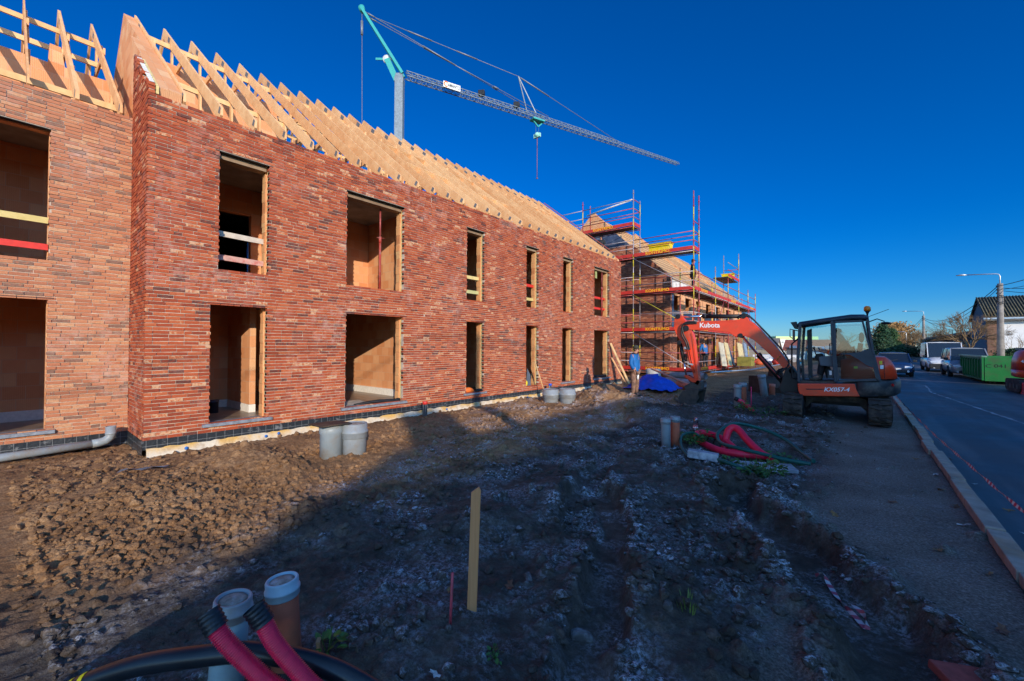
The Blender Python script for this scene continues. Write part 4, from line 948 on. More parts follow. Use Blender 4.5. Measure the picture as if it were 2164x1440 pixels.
q = MB(); q.tube(spline([(-9.15, 8.75, .40), (-9.05, 8.95, .44), (-9.02, 9.12, .40)], 12), [.05, .07, .085, .09, .09, .085, .085, .08, .075, .07, .06, .05, .04][:len(spline([(-9.15, 8.75, .40), (-9.05, 8.95, .44), (-9.02, 9.12, .40)], 12))], 10); solo(q, 'orange_sack', mat('orange_sack', (.65, .14, .02), .7), 'orange roll lying in the third doorway', 'sack', (-9.05, 8.95, .36))
q = MB(); q.tube(spline([(-9.05, 9.22, .39), (-8.97, 9.32, .42), (-8.98, 9.45, .39)], 8), .045, 8); solo(q, 'rubber_roll', M_BLACK, 'black rubber strip on the sill of the third doorway', 'strip', (-9, 9.3, .37))
q = MB(); q.tube(spline([(-9.2, 5.3, .36), (-9.08, 5.8, .40), (-9.02, 6.2, .385), (-9.0, 6.44, .40)], 14), [.02, .03, .035, .04, .04, .05, .045, .05, .05, .045, .04, .05, .04, .03, .03][:len(spline([(-9.2, 5.3, .36), (-9.08, 5.8, .40), (-9.02, 6.2, .385), (-9.0, 6.44, .40)], 14))], 7); solo(q, 'foil_strip', M_BLACK, 'crumpled black foil strip lying in the wide doorway', 'strip', (-9.05, 5.9, .36))
q = MB(); q.prism([(-10.1, 5.35), (-9.3, 5.2), (-9.35, 5.8), (-10.1, 5.95)], .332, .345, 'z'); solo(q, 'board_offcut', mat('pale_board', (.5, .42, .34), .8, var=.3), 'pale board offcut on the floor inside the wide doorway', 'board', (-9.7, 5.5, .33))
q = MB(); q.tube([(-9.06, 16.6, .44), (-9.0, 17.75, .42)], .05, 10); solo(q, 'black_pipe', M_BLACK, 'black pipe lying on the sill of the last doorway', 'pipe', (-9, 17, .37))
q = MB(); q.bar((-9.6, 14.0, 3.1), (-9.3, 14.35, 3.75), .2, .02, (1, 0, 0)); solo(q, 'leaning_board', M_TIMBER, 'board leaning inside the narrow fifth upper window', 'board', (-9.6, 14, 3.1))
q = MB(); q.bar((-9.5, 14.2, 3.1), (-9.35, 14.55, 3.4), .2, .02, (1, 0, 0)); solo(q, 'leaning_board', M_TIMBER2, 'short board under the leaning one in the fifth upper window', 'board', (-9.5, 14.2, 3.1))
q = MB(); q.tube([(-9.7, 16.9, 3.1), (-9.4, 16.62, 3.8)], .02, 8); solo(q, 'white_tube', M_RENDER, 'white tube leaning in the farthest upper window', 'tube', (-9.7, 16.9, 3.1))
q = MB(); q.tube([(-11.0, 3.62, 3.1), (-11.0, 3.62, 4.15)], .018, 8); solo(q, 'blue_tube', mat('blue_tube', (.02, .2, .6), .5), 'blue tube standing inside the first upper window', 'tube', (-11, 3.62, 3.1))
q = MB(); q.box((-9.14, 16.95, 4.85), (-9.11, 17.1, 5.2)); solo(q, 'hanging_board', _M['greenish_board'], 'greenish board hanging at the head of the farthest upper window', 'board', (-9.1, 17, 4.85))
q = MB(); q.lathe([(.09, 0), (.09, .22), (.10, .22), (.10, .27), (.08, .27)], (-10.5, 2.85, .33), 14); solo(q, 'floor_drain_stub', mat('dark_blue_pvc', (.02, .03, .06), .4), 'dark stub pipe on the floor inside the first doorway', 'pipe', (-10.5, 2.85, .33))
# leaning lumps of spoil: foil scrap, bottle, hoses, slabs, tape
z = ground_z(-7.6, 1.3); q = MB(); q.sheet([[(-7.75 + .06 * i, 1.0 + .12 * i + .05 * j, z + .03 + .05 * abs(math.sin(i * 1.7 + j))) for i in range(5)] for j in range(3)]); solo(q, 'foil_scrap', mat('grey_foil', (.16, .17, .19), .4), 'grey foil scrap lying on the lit soil near the corner', 'scrap', (-7.6, 1.3, z), fix=False)
M_BOTTLE = glass_mat('clear_plastic', (.86, .88, .92), .2); z = ground_z(-2.5, 8.75)
e = thing('plastic_bottle', 'upside-down clear plastic bottle with red label among the weeds', 'bottle', (-2.50, 8.75, z))
Mt = tilt_matrix(R(4), R(6)); o = (-2.5, 8.75, z + .05)
q = MB(); q.lathe([(.014, -.06), (.016, 0), (.035, .06), (.045, .10), (.042, .16), (.045, .2), (.045, .27), (.036, .30), (.02, .295)], o, 14, Mt); q.build('bottle_body', M_BOTTLE, e, fix=False)
q = MB(); q.lathe([(.0458, .09), (.0445, .16)], o, 14, Mt); q.build('bottle_label', mat('red_label', (.6, .02, .02), .4, dirt=(.8, .75, .75, .9), dscale=30), e, fix=False)
q = MB(); q.lathe([(.0465, .105), (.046, .125)], o, 14, Mt); q.build('label_band', M_RENDER, e, fix=False)
GH = mat('green_hose', (.006, .085, .07), .4, var=.2); 
def gz(x, y, d=.03): return (x, y, ground_z(x, y) + d)
g = [(-2.32, 7.25, .03), (-2.42, 7.6, .14), (-2.50, 8.0, .22), (-2.36, 8.3, .2), (-2.1, 8.2, .04)]
q = MB(); q.tube(spline([(a, b, ground_z(-1.9, 7.6) + c + .08) for a, b, c in [(-1.95, 6.85, .0), (-2.1, 7.0, .04), (-2.32, 7.35, .10), (-2.45, 7.8, .2), (-2.35, 8.1, .22), (-2.2, 8.15, .12)]], 40), .026, 10); solo(q, 'green_hose', GH, 'short loop of green hose left of the concrete slab', 'hose', (-2.1, 7.4, 0), fix=False)
q = MB(); q.tube(spline([(a, b, ground_z(-1.4, 8.2) + c + .10) for a, b, c in [(-.55, 8.25, .0), (-.75, 8.7, .02), (-1.05, 9.2, .12), (-1.45, 9.35, .24), (-1.85, 9.0, .34), (-2.02, 8.55, .22), (-1.9, 8.15, .12), (-1.6, 7.9, .12), (-1.2, 7.8, .10), (-.85, 7.72, .08), (-.55, 7.72, .07)]], 80), .03, 10); solo(q, 'green_hose', GH, 'long green hose curling through the red ducts', 'hose', (-1.3, 8.4, 0), fix=False)
q = MB(); q.tube(spline([(a, b, ground_z(-1.5, 6.7) + c + .05) for a, b, c in [(-1.72, 6.85, .06), (-1.5, 6.7, .06), (-1.25, 6.6, .03), (-1.08, 6.55, -.02)]], 20), .026, 10); solo(q, 'green_hose', GH, 'piece of green hose in front of the concrete slab', 'hose', (-1.5, 6.7, 0), fix=False)
M_REDH = mat('red_hose', (.80, .015, .05), .4, var=.15)
zz = ground_z(-1.8, 8.2) + .1
q = MB(); q.tube(spline([(-1.62, 8.12, zz + .02), (-1.95, 8.5, zz + .12), (-2.28, 8.62, zz + .16), (-2.37, 8.42, zz + .15), (-2.2, 8.15, zz + .07), (-1.85, 7.9, zz + .03), (-1.5, 7.85, zz + .03), (-1.2, 8.0, zz + .02)], 60), .058, 12); solo(q, 'red_hose', M_REDH, 'flat lying loop of red duct beside the weeds', 'duct', (-1.9, 8.2, zz), fix=False)
q = MB(); q.tube(spline([(-1.88, 8.35, zz - .05), (-1.87, 8.45, zz + .14), (-1.85, 8.56, zz + .27), (-1.78, 8.62, zz + .325), (-1.68, 8.58, zz + .29), (-1.5, 8.38, zz + .16), (-1.25, 8.12, zz + .03), (-1.05, 7.98, zz + .0)], 60), .062, 12); solo(q, 'red_hose', M_REDH, 'upright arch of red duct with the green hose through it', 'duct', (-1.6, 8.4, zz), fix=False)
M_SLAB = mat('frosty_slab', (.26, .27, .30), .9, var=.25, scale=9, bump=.3, bscale=50, dirt=(.52, .54, .58, .8), dscale=5)
def slab(c, d, rz, label, tx=0, ty=0):
    q = MB(); q.cbox(c, d, Matrix.Rotation(rz, 3, 'Z') @ tilt_matrix(tx, ty)); return solo(q, 'concrete_slab', M_SLAB, label, 'slab', c, bevel=.008)
slab((-1.22, 7.45, ground_z(-1.22, 7.45) + .06), (1.05, .30, .05), R(25), 'long thin frosty slab lying under the green hose', R(4))
slab((-1.83, 6.82, ground_z(-1.83, 6.82) + .10), (.42, .22, .11), R(10), 'thick frosty slab lying between the green hose pieces', R(-5), R(3))
slab((-1.30, 6.98, ground_z(-1.3, 6.98) + .04), (.32, .06, .05), R(20), 'dark narrow slab in front of the long thin slab')
q = MB(); a = R(12); q.cbox((.46, 3.36, ground_z(.46, 3.36) + .02), (.26, .20, .05), Matrix.Rotation(R(30), 3, 'Z') @ tilt_matrix(R(5), R(4))); solo(q, 'red_paver', mat('red_paver', (.26, .05, .04), .9, var=.25, scale=20, bump=.3), 'red paving stone half buried at the rut edge', 'paver', (.46, 3.36, 0), bevel=.01)
# flat stones
M_STONEF = mat('field_stone', (.09, .08, .075), .95, var=.4, scale=12, bump=.9, bscale=40, dirt=(.26, .27, .29, .6), dscale=14)
for i, (x, y, s, lab) in enumerate([(-1.35, 2.35, .085, 'grey stone slab tilted left of the wheel rut'), (-1.93, 2.55, .06, 'round grey stone behind the wooden stake'), (-1.75, 2.9, .055, 'pale grey stone on the frosty lumps'), (-.95, 2.75, .07, 'flat stone on the left rim of the wheel rut'), (-1.55, 6.15, .12, 'large dark stone in front of the hoses'), (-1.25, 5.95, .10, 'dark stone right of the large one near the hoses'), (-3.0, 5.3, .05, 'small ochre stone in the middle of the dark soil')]):
    q = MB(); s *= .8; q.ball((0, 0, 0), s, 12, 8, (1.2, .9, .6)); r_ = random.Random(i); pl = [V((r_.gauss(0, 1), r_.gauss(0, 1), r_.gauss(.3, 1))).normalized() for _ in range(7)]
    def cut(p):
        p = V(p) * r_.uniform(.94, 1.06)
        for n_ in pl:
            k = p.dot(n_) - s * .5
            if k > 0: p = p - n_ * k
        return (x + p.x, y + p.y, ground_z(x, y) + s * .1 + p.z)
    q.v = [cut(p) for p in q.v]
    for j in range(len(q.sm)): q.sm[j] = False
    solo(q, 'field_stone', M_STONEF, lab, 'stone', (x, y, 0))
# crumpled warning tape in the rut and the line along the kerb
def stripe_mat(name, axis, freq, cols):
    m, nt, b = nodes(name); s = nt.nodes.new('ShaderNodeSeparateXYZ'); nt.links.new(position(nt), s.inputs[0])
    f = math_(nt, 'GREATER_THAN', math_(nt, 'FRACT', math_(nt, 'ADD', math_(nt, 'MULTIPLY', s.outputs[axis], freq), math_(nt, 'MULTIPLY', s.outputs[2], freq))), .5)
    nt.links.new(mixc(nt, f, cols[0], cols[1]), b.inputs['Base Color']); b.inputs['Roughness'].default_value = .4; return m
M_WTAPE2 = stripe_mat('dirty_tape', 1, 11., ((.34, .05, .07), (.40, .36, .37)))
M_WTAPE = stripe_mat('warning_tape', 1, 9., ((.60, .015, .06), (.82, .78, .80)))
def tape_strip(pts, wd, seed, tw=.5, flat=False):
    S = resample(spline(pts, 120), .03); g = [[], []]; r = random.Random(seed)
    for i, p in enumerate(S):
        d = (S[min(i + 1, len(S) - 1)] - S[max(0, i - 1)]).normalized(); u = V((0, 0, 1)); s = d.cross(u).normalized(); a = tw * math.sin(i * .23 + seed) + (0 if flat else 1.3)
        o = (s * math.cos(a) + s.cross(d) * math.sin(a)) * wd / 2; g[0].append(p + o); g[1].append(p - o)
    q = MB(); q.sheet(g); return q
h = ground_z
pts = [(a - .06, b + .33, h(a - .06, b + .33) + c) for a, b, c in [(-.22, 3.98, .06), (-.17, 4.02, .08), (-.13, 3.96, .03), (-.05, 3.75, .015), (.03, 3.6, .02), (.10, 3.47, .02), (.09, 3.6, .04), (.02, 3.74, .03)]]
solo(tape_strip(pts, .034, 3, 1.6), 'tape_scrap', M_WTAPE2, 'crumpled red and white tape lying in the wheel rut', 'tape', (0, 3.7, 0), fix=False)
pts = [(.80, 16.9, .42), (.98, 10.83, .30), (1.08, 7.71, .30), (1.14, 5.82, .31), (1.22, 4.0, .36), (1.28, 2.2, .44)]
solo(tape_strip(pts, .042, 0, .35), 'barrier_tape', M_WTAPE, 'red and white barrier tape strung low along the kerb', 'tape', (1, 8, 0), fix=False)
for x, y, zt in ((.80, 16.9, .46), (1.29, 2.1, .48)):
    q = MB(); q.tube([(x, y, -.2), (x, y, zt)], .008, 6); solo(q, 'tape_pin', mat('rusty_pin', (.14, .07, .05), .7, .4), 'rusty pin holding the barrier tape at the kerb', 'pin', (x, y, 0), group='pins of the barrier tape')
# weeds
M_WEED = mat('weed_green', (.055, .115, .02), .6, var=.4, scale=20); M_WEED2 = mat('weed_dark', (.03, .09, .018), .6, var=.4, scale=20); M_GRASS = mat('grass_blade', (.10, .15, .03), .6, var=.4, scale=20)
def weed(x, y, r, h, n, m, label, seed, blade=False, group=None, leaf=.03):
    rr = random.Random(seed); q = MB(); z0 = ground_z(x, y) - .01
    for i in range(n):
        a = rr.uniform(0, 6.28); d = r * math.sqrt(rr.random()); px, py = x + d * math.cos(a), y + d * math.sin(a)
        if blade:
            L = h * rr.uniform(.6, 1.2); k = rr.uniform(.1, .5); b = V((px, py, z0)); w = V((-math.sin(a), math.cos(a), 0)) * .004; t = b + V((math.cos(a) * k * L, math.sin(a) * k * L, L)); m_ = b.lerp(t, .5) + V((0, 0, .15 * L))
            q.add([b - w, b + w, m_ + w * .8, t, m_ - w * .8], [(0, 1, 2, 4), (4, 2, 3)])
        else:
            zc = z0 + h * rr.random() * (1 - .6 * d / r) + .02; s = leaf * rr.uniform(.6, 1.3); M_ = Matrix.Rotation(a, 3, 'Z') @ Matrix.Rotation(rr.uniform(-.9, .6), 3, 'Y') @ Matrix.Rotation(rr.uniform(-.6, .6), 3, 'X')
            L = [(-.2, 0, 0), (.25, -.42, .08), (.75, -.38, .02), (1.25, 0, -.12), (.75, .38, .02), (.25, .42, .08), (.5, 0, -.06)]
            q.add([V((px, py, zc)) + M_ @ (V(c) * s) for c in L], [(0, 1, 6), (1, 2, 6), (2, 3, 6), (3, 4, 6), (4, 5, 6), (5, 0, 6)])
    for i in range(0 if blade else 5):
        a = rr.uniform(0, 6.28); q.tube([(x, y, z0), (x + .5 * r * math.cos(a), y + .5 * r * math.sin(a), z0 + h * .8)], .003, 4)
    return solo(q, 'weed', m, label, 'plant', (x, y, z0), group, fix=False)
weed(-2.28, 1.17, .085, .17, 34, M_WEED, 'leafy green weed right of the orange pipe in front', 1, leaf=.035)
weed(-1.56, 1.76, .05, .06, 16, M_WEED2, 'tiny green weed in the dark soil below the wooden stake', 2, leaf=.022)
weed(-.86, 2.86, .07, .09, 22, M_GRASS, 'tuft of thin grass left of the wheel rut', 3, True)
for i, (x, y, r, hh, n, lb) in enumerate([(-2.35, 8.0, .22, .24, 150, 'weed clump right behind the pipe pair'), (-2.3, 8.55, .25, .22, 120, 'weed clump at the foot of the bottle'), (-1.55, 7.15, .18, .16, 110, 'weed clump between the thick slab and the long slab'), (-1.95, 7.25, .16, .12, 70, 'low weed clump left of the long slab'), (-1.35, 8.25, .28, .18, 130, 'weed clump under the red arch'), (-.95, 8.25, .22, .16, 90, 'weed clump at the right end of the red duct'), (-.98, 6.95, .22, .28, 130, 'tall weed clump at the end of the long slab'), (-1.1, 6.5, .16, .18, 110, 'bright weed clump in front of the hose piece'), (-2.35, 12.6, .25, .3, 90, 'weed clump beside the short red duct end'), (-1.75, 12.4, .4, .3, 110, 'dark weeds beside the left track of the excavator')]):
    weed(x, y, r, hh, n, (M_WEED, M_WEED2)[i % 2], lb, 20 + i, leaf=.05)
weed(-1.15, 7.0, .2, .2, 60, M_GRASS, 'thin grass around the tall weed clump', 41, True)
# things lying before the gable
q = MB(); q.lathe([(.36, 0), (.36, .62), (.30, .62), (.30, .1)], (-8.0, 21.0, ground_z(-8, 21)), 24); solo(q, 'concrete_ring', mat('concrete_ring', (.42, .40, .37), .9, var=.2, bump=.3), 'pale concrete ring standing behind the worker', 'ring', (-8, 21, 0), fix=False)
zt = ground_z(-6.3, 16.6); r_ = random.Random(4); g = []
for i in range(15):
    row = []
    for j in range(13):
        u, v = i / 14 * 2 - 1, j / 12 * 2 - 1; d = max(0, 1 - (u * u + v * v) ** .9)
        row.append((-6.35 + u * .95 + r_.gauss(0, .03), 16.6 + v * .75 + r_.gauss(0, .03), zt + .02 + .46 * d ** .6 * (.75 + .5 * float(vnoise(np.array(u * 3.), np.array(v * 3.), 5))) + r_.gauss(0, .022)))
    g.append(row)
q = MB(); q.sheet(g); solo(q, 'blue_tarp', mat('blue_tarp', (.005, .07, .50), .45, var=.25, scale=7, bump=.3, bscale=12), 'crumpled bright blue tarpaulin heaped on the soil', 'tarp', (-6.35, 16.6, zt), fix=False)
M_TUBE = mat('grey_plastic_tube', (.32, .30, .31), .5, var=.15, dirt=(.2, .13, .10, .6))
def lying(a, b, r, m, label):
    q = MB(); q.tube([a, b], r, 14, caps=False); q.tube([b, a], r * .88, 14, caps=False); solo(q, 'lying_pipe', m, label, 'pipe', a, fix=False)
lying((-7.5, 22.2, .30), (-5.6, 21.3, .38), .16, M_TUBE, 'thick grey pipe lying uppermost before the gable')
lying((-7.3, 20.9, .12), (-5.2, 19.6, .14), .15, M_TUBE, 'thick grey pipe lying lower before the gable')
lying((-6.2, 19.2, .10), (-4.95, 17.1, .16), .14, M_PVCO, 'thick orange pipe lying right of the blue tarpaulin')
lying((-7.4, 19.2, .75), (-4.9, 17.8, .06), .05, mat('rosy_tube', (.45, .22, .17), .6), 'thin rosy pole slanting down behind the blue tarpaulin')
q = MB(); q.tube([(-5.9, 23.4, .45), (-5.2, 30, .35), (-4.4, 39, .5)], .04, 8); solo(q, 'lying_pole', M_STEELGREY, 'long steel pole lying at the foot of the front scaffold', 'pole', (-5.9, 23.4, .4))
# loose digging bucket on the ground behind the pipes
e = thing('digging_bucket', 'rusty loose digging bucket lying behind the leaning grey pipe', 'bucket', (-2.55, 19.4, 0))
M_RUSTB = mat('bucket_rust', (.06, .035, .025), .7, .3, var=.4, scale=5)
prof = [(-.45, 0), (.45, 0), (.52, .25), (.40, .55), (.10, .68), (-.42, .66), (-.42, .62), (.06, .62), (.34, .50), (.44, .24), (.38, .05), (-.45, .04)]
q = MB(); q.prism(prof, -.75, .75); q.prism([(-.45, 0), (.45, 0), (.52, .25), (.40, .55), (.10, .68), (-.42, .66)], -.78, -.75); q.prism([(-.45, 0), (.45, 0), (.52, .25), (.40, .55), (.10, .68), (-.42, .66)], .75, .78)
Mz = Matrix.Rotation(R(-45), 3, 'Z'); q.v = [tuple(V((-2.55, 19.4, ground_z(-2.55, 19.4))) + Mz @ V(p)) for p in q.v]; q.build('bucket_shell', M_RUSTB, e)
q = MB()
for s in (-.2, .2): q.prism([(-.1, .66), (.25, .62), (.12, .95), (-.02, .95)], s - .02, s + .02)
q.v = [tuple(V((-2.55, 19.4, ground_z(-2.55, 19.4))) + Mz @ V(p)) for p in q.v]; q.build('bucket_ears', M_RUSTB, e)
# ---------------------------------------------------------------- second terrace behind the scaffold
B2 = thing('brick_terrace', 'second terrace shell wrapped in red scaffolding beyond the first one', 'building', (WX, 26.1, 0))
Y2, Y2E = 26.1, 47.
def roof2(x): return 6.25 + .90 * (WX - x)
RX2 = -14.2; RZ2 = roof2(RX2)
q = MB(); q.prism([(WX, .1), (WX, 6.15), (-11.4, 8.47), (-18.5, 8.47), (-18.5, .1)], Y2, Y2 + .1); q.build('brick_gable', M_BRICKP, B2)
q = MB(); q.prism([(WX - .1, .1), (WX - .1, roof2(WX) - .15), (RX2, RZ2 - .12), (2 * RX2 - WX, roof2(WX) - .15), (2 * RX2 - WX, .1)], Y2 + .16, Y2 + .36)
q.build('gable_foil', mat('blue_foil', (.055, .075, .13), .35, var=.35, scale=1.2, dirt=(.20, .24, .30, .5), dscale=2.5), B2)
M_ROOFBOARD = mat('roof_boarding', (.42, .24, .105), .7, var=.2, scale=1.5, dirt=(.28, .15, .07, .5), dscale=2)
for k in range(3):
    y0 = Y2 + .36 + k * 6.95
    q = MB(); q.prism([(WX + .05, roof2(WX) - .16), (RX2, RZ2 - .16), (RX2, RZ2 - .26), (WX + .05, roof2(WX) - .26)], y0 + .05, y0 + 6.6); q.build('roof_boarding', M_ROOFBOARD, B2)
    q = MB(); q.prism([(2 * RX2 - WX, roof2(WX) - .16), (RX2, RZ2 - .165), (RX2, RZ2 - .26), (2 * RX2 - WX, roof2(WX) - .26)], y0 + .05, y0 + 6.6); q.build('roof_boarding', M_ROOFBOARD, B2)
    for j in range(13):
        x = WX - .2 - j * .41; q = MB(); q.bar((x, y0 + .05, roof2(x) - .14), (x, y0 + 6.6, roof2(x) - .14), .05, .03); q.build('roof_batten', M_TIMBER, B2)
    q = MB(); q.prism([(WX - .05, roof2(WX) - .15), (RX2, RZ2 + .06), (RX2, RZ2 - .4), (WX - .05, roof2(WX) - .45)], y0 - (.2 if k else .02), y0 + .09); q.build('verge_board', M_TIMBER, B2)
    if k: 
        q = MB(); q.prism([(WX - .3, 6.0), (WX - .3, roof2(WX - .3) + .02), (RX2, RZ2 + .12), (2 * RX2 - WX + .3, 6.2), (2 * RX2 - WX + .3, 6.0)], y0 - .18, y0 - .01); q.build('party_gable', M_BLOCK, B2)
    else:
        q = MB(); q.prism([(-12.6, RZ2 - 1.5), (RX2, RZ2 + .10), (-15.8, RZ2 - 1.5)], y0 - .36, y0 - .03); q.build('party_gable', M_BLOCK, B2)
F2 = [(27.4, 28.9, .3, 2.55), (29.8, 32.2, .3, 2.55), (33.6, 34.8, .3, 2.55), (36.0, 38.4, .3, 2.55), (40, 41.2, .3, 2.55), (43, 45, .3, 2.55),
      (27.2, 28.6, 3.1, 5.1), (29.6, 31.0, 3.1, 5.1), (32.0, 33.2, 3.1, 5.1), (34.6, 36.0, 3.1, 5.1), (37.2, 39.0, 3.1, 5.1), (41, 43, 3.1, 5.1)]
q = MB(); gridwall(q, Y2 + .36, Y2E, .1, 6.0, F2, WX - .15, WX - .35); q.build('inner_block_wall', M_BLOCK, B2)
q = MB(); gridwall(q, Y2 + .1, Y2E, .1, 2.9, [h for h in F2 if h[2] < 1], WX, WX - .1); q.build('brick_facade', M_BRICKP, B2)
q = MB(); q.box((WX - .1, Y2 + .101, 2.9), (WX + .0, Y2 + .32, 6.1)); q.build('brick_corner', M_BRICKP, B2)
q = MB(); q.box((WX - .14, Y2 + .4, 2.92), (WX - .02, Y2 + .75, 5.6)); q.build('foil_strip', _M['blue_foil'], B2)
q = MB(); q.prism([(Y2 + .2, 5.72), (Y2 + .2, 6.12), (Y2E, 6.12), (Y2E, 5.82), (30, 5.82), (29, 5.30), (Y2 + .6, 5.35)], WX - .08, WX - .01, 'x'); q.build('eaves_insulation', mat('white_insulation', (.62, .58, .54), .9, var=.25, scale=3), B2)
M_DFOIL = mat('dark_foil', (.03, .04, .06), .4, var=.4, scale=4)
for a, b, c, d in F2[6:]:
    q = MB(); q.box((WX - .13, a - .5, c - .05), (WX - .09, b - .1, c + 1.0)); q.build('window_foil', M_DFOIL, B2)
for x0, x1, z0, z1 in ((Y2 + .4, Y2E, 2.75, 3.0), (Y2 + .4, Y2E, 5.5, 5.75), (Y2 + .4, Y2E, .05, .2)):
    q = MB(); q.box((-18.4, x0, z0), (WX - .4, x1, z1)); q.build('floor_slab', M_CONC, B2)
for k in range(3):
    q = MB(); y = Y2 + .4 + 6.95 * (k + 1); q.box((-18.3, y - .2, .2), (WX - .41, y, 2.74)); q.box((-18.3, y - .2, 3.005), (WX - .41, y, 5.49)); q.build('party_wall', M_BLOCK, B2)
q = MB(); q.box((-13.2, Y2 + .4, .2), (-13., Y2E, 2.74)); q.box((-13.2, Y2 + .4, 3.005), (-13., Y2E, 5.49)); q.build('partition_wall', M_BLOCK, B2)
q = MB(); q.prism([(Y2 + .35, .1), (Y2 + .35, 6), (Y2E, 6), (Y2E, .1)], -18.5, -18.3, 'x'); q.build('rear_wall', M_BLOCK, B2)
q = MB(); q.prism([(WX - .1, .1), (WX - .1, 6), (RX2, RZ2 - .3), (-18.4, 6), (-18.4, .1)], Y2E, Y2E + .2); q.build('far_gable', M_BLOCK, B2)

# ---------------------------------------------------------------- scaffold
M_SRED = mat('scaffold_red', (.40, .036, .036), .55, .2, var=.3, scale=2.2, dirt=(.42, .30, .30, .55), dscale=2.6)
M_SYEL = mat('scaffold_yellow', (.58, .44, .03), .55, var=.25, scale=5)
M_SGAL = mat('scaffold_galvanised', (.42, .37, .37), .5, .5, var=.25, scale=3, dirt=(.42, .12, .12, .5), dscale=1.7)
M_TOE = mat('toe_board_red', (.52, .034, .022), .55, var=.2, scale=3)
M_DECK = mat('deck_steel', (.09, .07, .065), .6, .4, var=.3, scale=6)
M_LETTER = mat('toe_board_yellow', (.90, .46, .01), .5)
SC = thing('scaffold', 'red tube scaffold with lettered toe boards round the second terrace', 'scaffold', (-7, 24.3, 0))
r_ = random.Random(31)
def std(x, y, z0, z1):
    q = MB(); q.tube([(x, y, z0), (x, y, z1)], .028, 7)
    z = z0 + .6
    while z < z1:                                                  # rosettes
        q.lathe([(.03, z - .012), (.058, z - .01), (.058, z + .01), (.03, z + .012)], (x, y, 0), 8); z += .5
    q.cm = 1; z = z0 + 1.1
    while z < z1 - .8:
        if r_.random() < .55: q.tube([(x, y, z), (x, y, z + .75)], .0295, 7)
        z += 1.1
    q.build('standard', [M_SRED if r_.random() < .75 else M_SGAL, M_SYEL], SC)
def ledger(a, b, m=None):
    q = MB(); q.tube([a, b], .024, 6); q.build('ledger', m or (M_SGAL if r_.random() < .5 else M_SRED), SC)
def deck(lo, hi, ax):
    e = MB(); n = 3
    for k in range(n):
        if ax == 'x':
            y0 = lo[1] + (hi[1] - lo[1]) * k / n; y1 = lo[1] + (hi[1] - lo[1]) * (k + 1) / n - .015; e.box((lo[0], y0, lo[2]), (hi[0], y1, lo[2] + .06))
        else:
            x0 = lo[0] + (hi[0] - lo[0]) * k / n; x1 = lo[0] + (hi[0] - lo[0]) * (k + 1) / n - .015; e.box((x0, lo[1], lo[2]), (x1, hi[1], lo[2] + .06))
    e.build('deck', M_DECK, SC)
def toe(a, b, z, letters=True, out=(0, -1, 0), h=.19):
    a, b = V(a), V(b); q = MB(); q.bar(a + V((0, 0, z)), b + V((0, 0, z)), .03, h); t = q.build('toe_board', M_TOE, SC)
    if letters:
        d = (b - a).normalized(); o = V(out); c = a + (b - a) * .42 + V((0, 0, z)) + o * .017
        if d.cross(V((0, 0, 1))).dot(o) < 0: d = -d
        text(t, 'KONTRIMO', 'lettering', .23, frame_matrix(c, d, (0, 0, 1)), M_LETTER, .001, 1.15, 0, .004)
XO, XI2 = -7.0, -8.05; YO, YI = 24.3, 25.3
LV = [.42, 2.72, 4.98, 7.22, 9.18]
for x, z1o, z1i in ((-14.0, 11.3, 11.3), (-10.5, 11.3, 10.9), (-7.0, 10.45, 10.45)):
    std(x, YO, .0, z1o if x > -14 or True else 0); std(x, YI, .0, z1i)
std(-17.5, YO, 0, 9.5); std(-17.5, YI, 0, 9.5)
for i, z in enumerate(LV):
    xs = [(-17.5, -14), (-14, -10.5), (-10.5, -7.0)] if i < 4 else [(-14, -10.5)]
    if i == 4: xs = [(-17.5, -14)] + xs
    for x0, x1 in xs:
        deck((x0 + .03, YO + .05, z - .07), (x1 - .03, YI - .05, 0), 'x'); toe((x0 + .04, YO - .035, 0), (x1 - .04, YO - .035, 0), z + .08)
        for dz in (.5, 1.0) + ((1.55,) if i == 4 else ()): ledger((x0, YO, z + dz), (x1, YO, z + dz)); 
        ledger((x0, YI, z + 1.0), (x1, YI, z + 1.0)); ledger((x0, YO, z - .1), (x1, YO, z - .1)); ledger((x0, YI, z - .1), (x1, YI, z - .1))
    for x in (-14, -10.5, -7): 
        if i < 4 or x < -10: ledger((x, YO, z - .1), (x, YI, z - .1), M_SRED)
    xe = -7.0 if i < 4 else -10.5
    if i >= 3:
        toe((xe + .03, YO + .05, 0), (xe + .03, YI - .05, 0), z + .08, False, (1, 0, 0))
        for dz in (.5, 1.0, 1.55): ledger((xe, YO, z + dz), (xe, YI, z + dz), M_SRED)
for k, (z0, z1) in enumerate(((.5, 2.6), (2.8, 4.9), (5.05, 7.1))):
    q = MB(); q.tube([(-10.5, YO - .04, z1), (-7.0, YO - .04, z0)], .022, 6); q.build('diagonal_brace', M_SYEL if k == 1 else M_SGAL, SC)
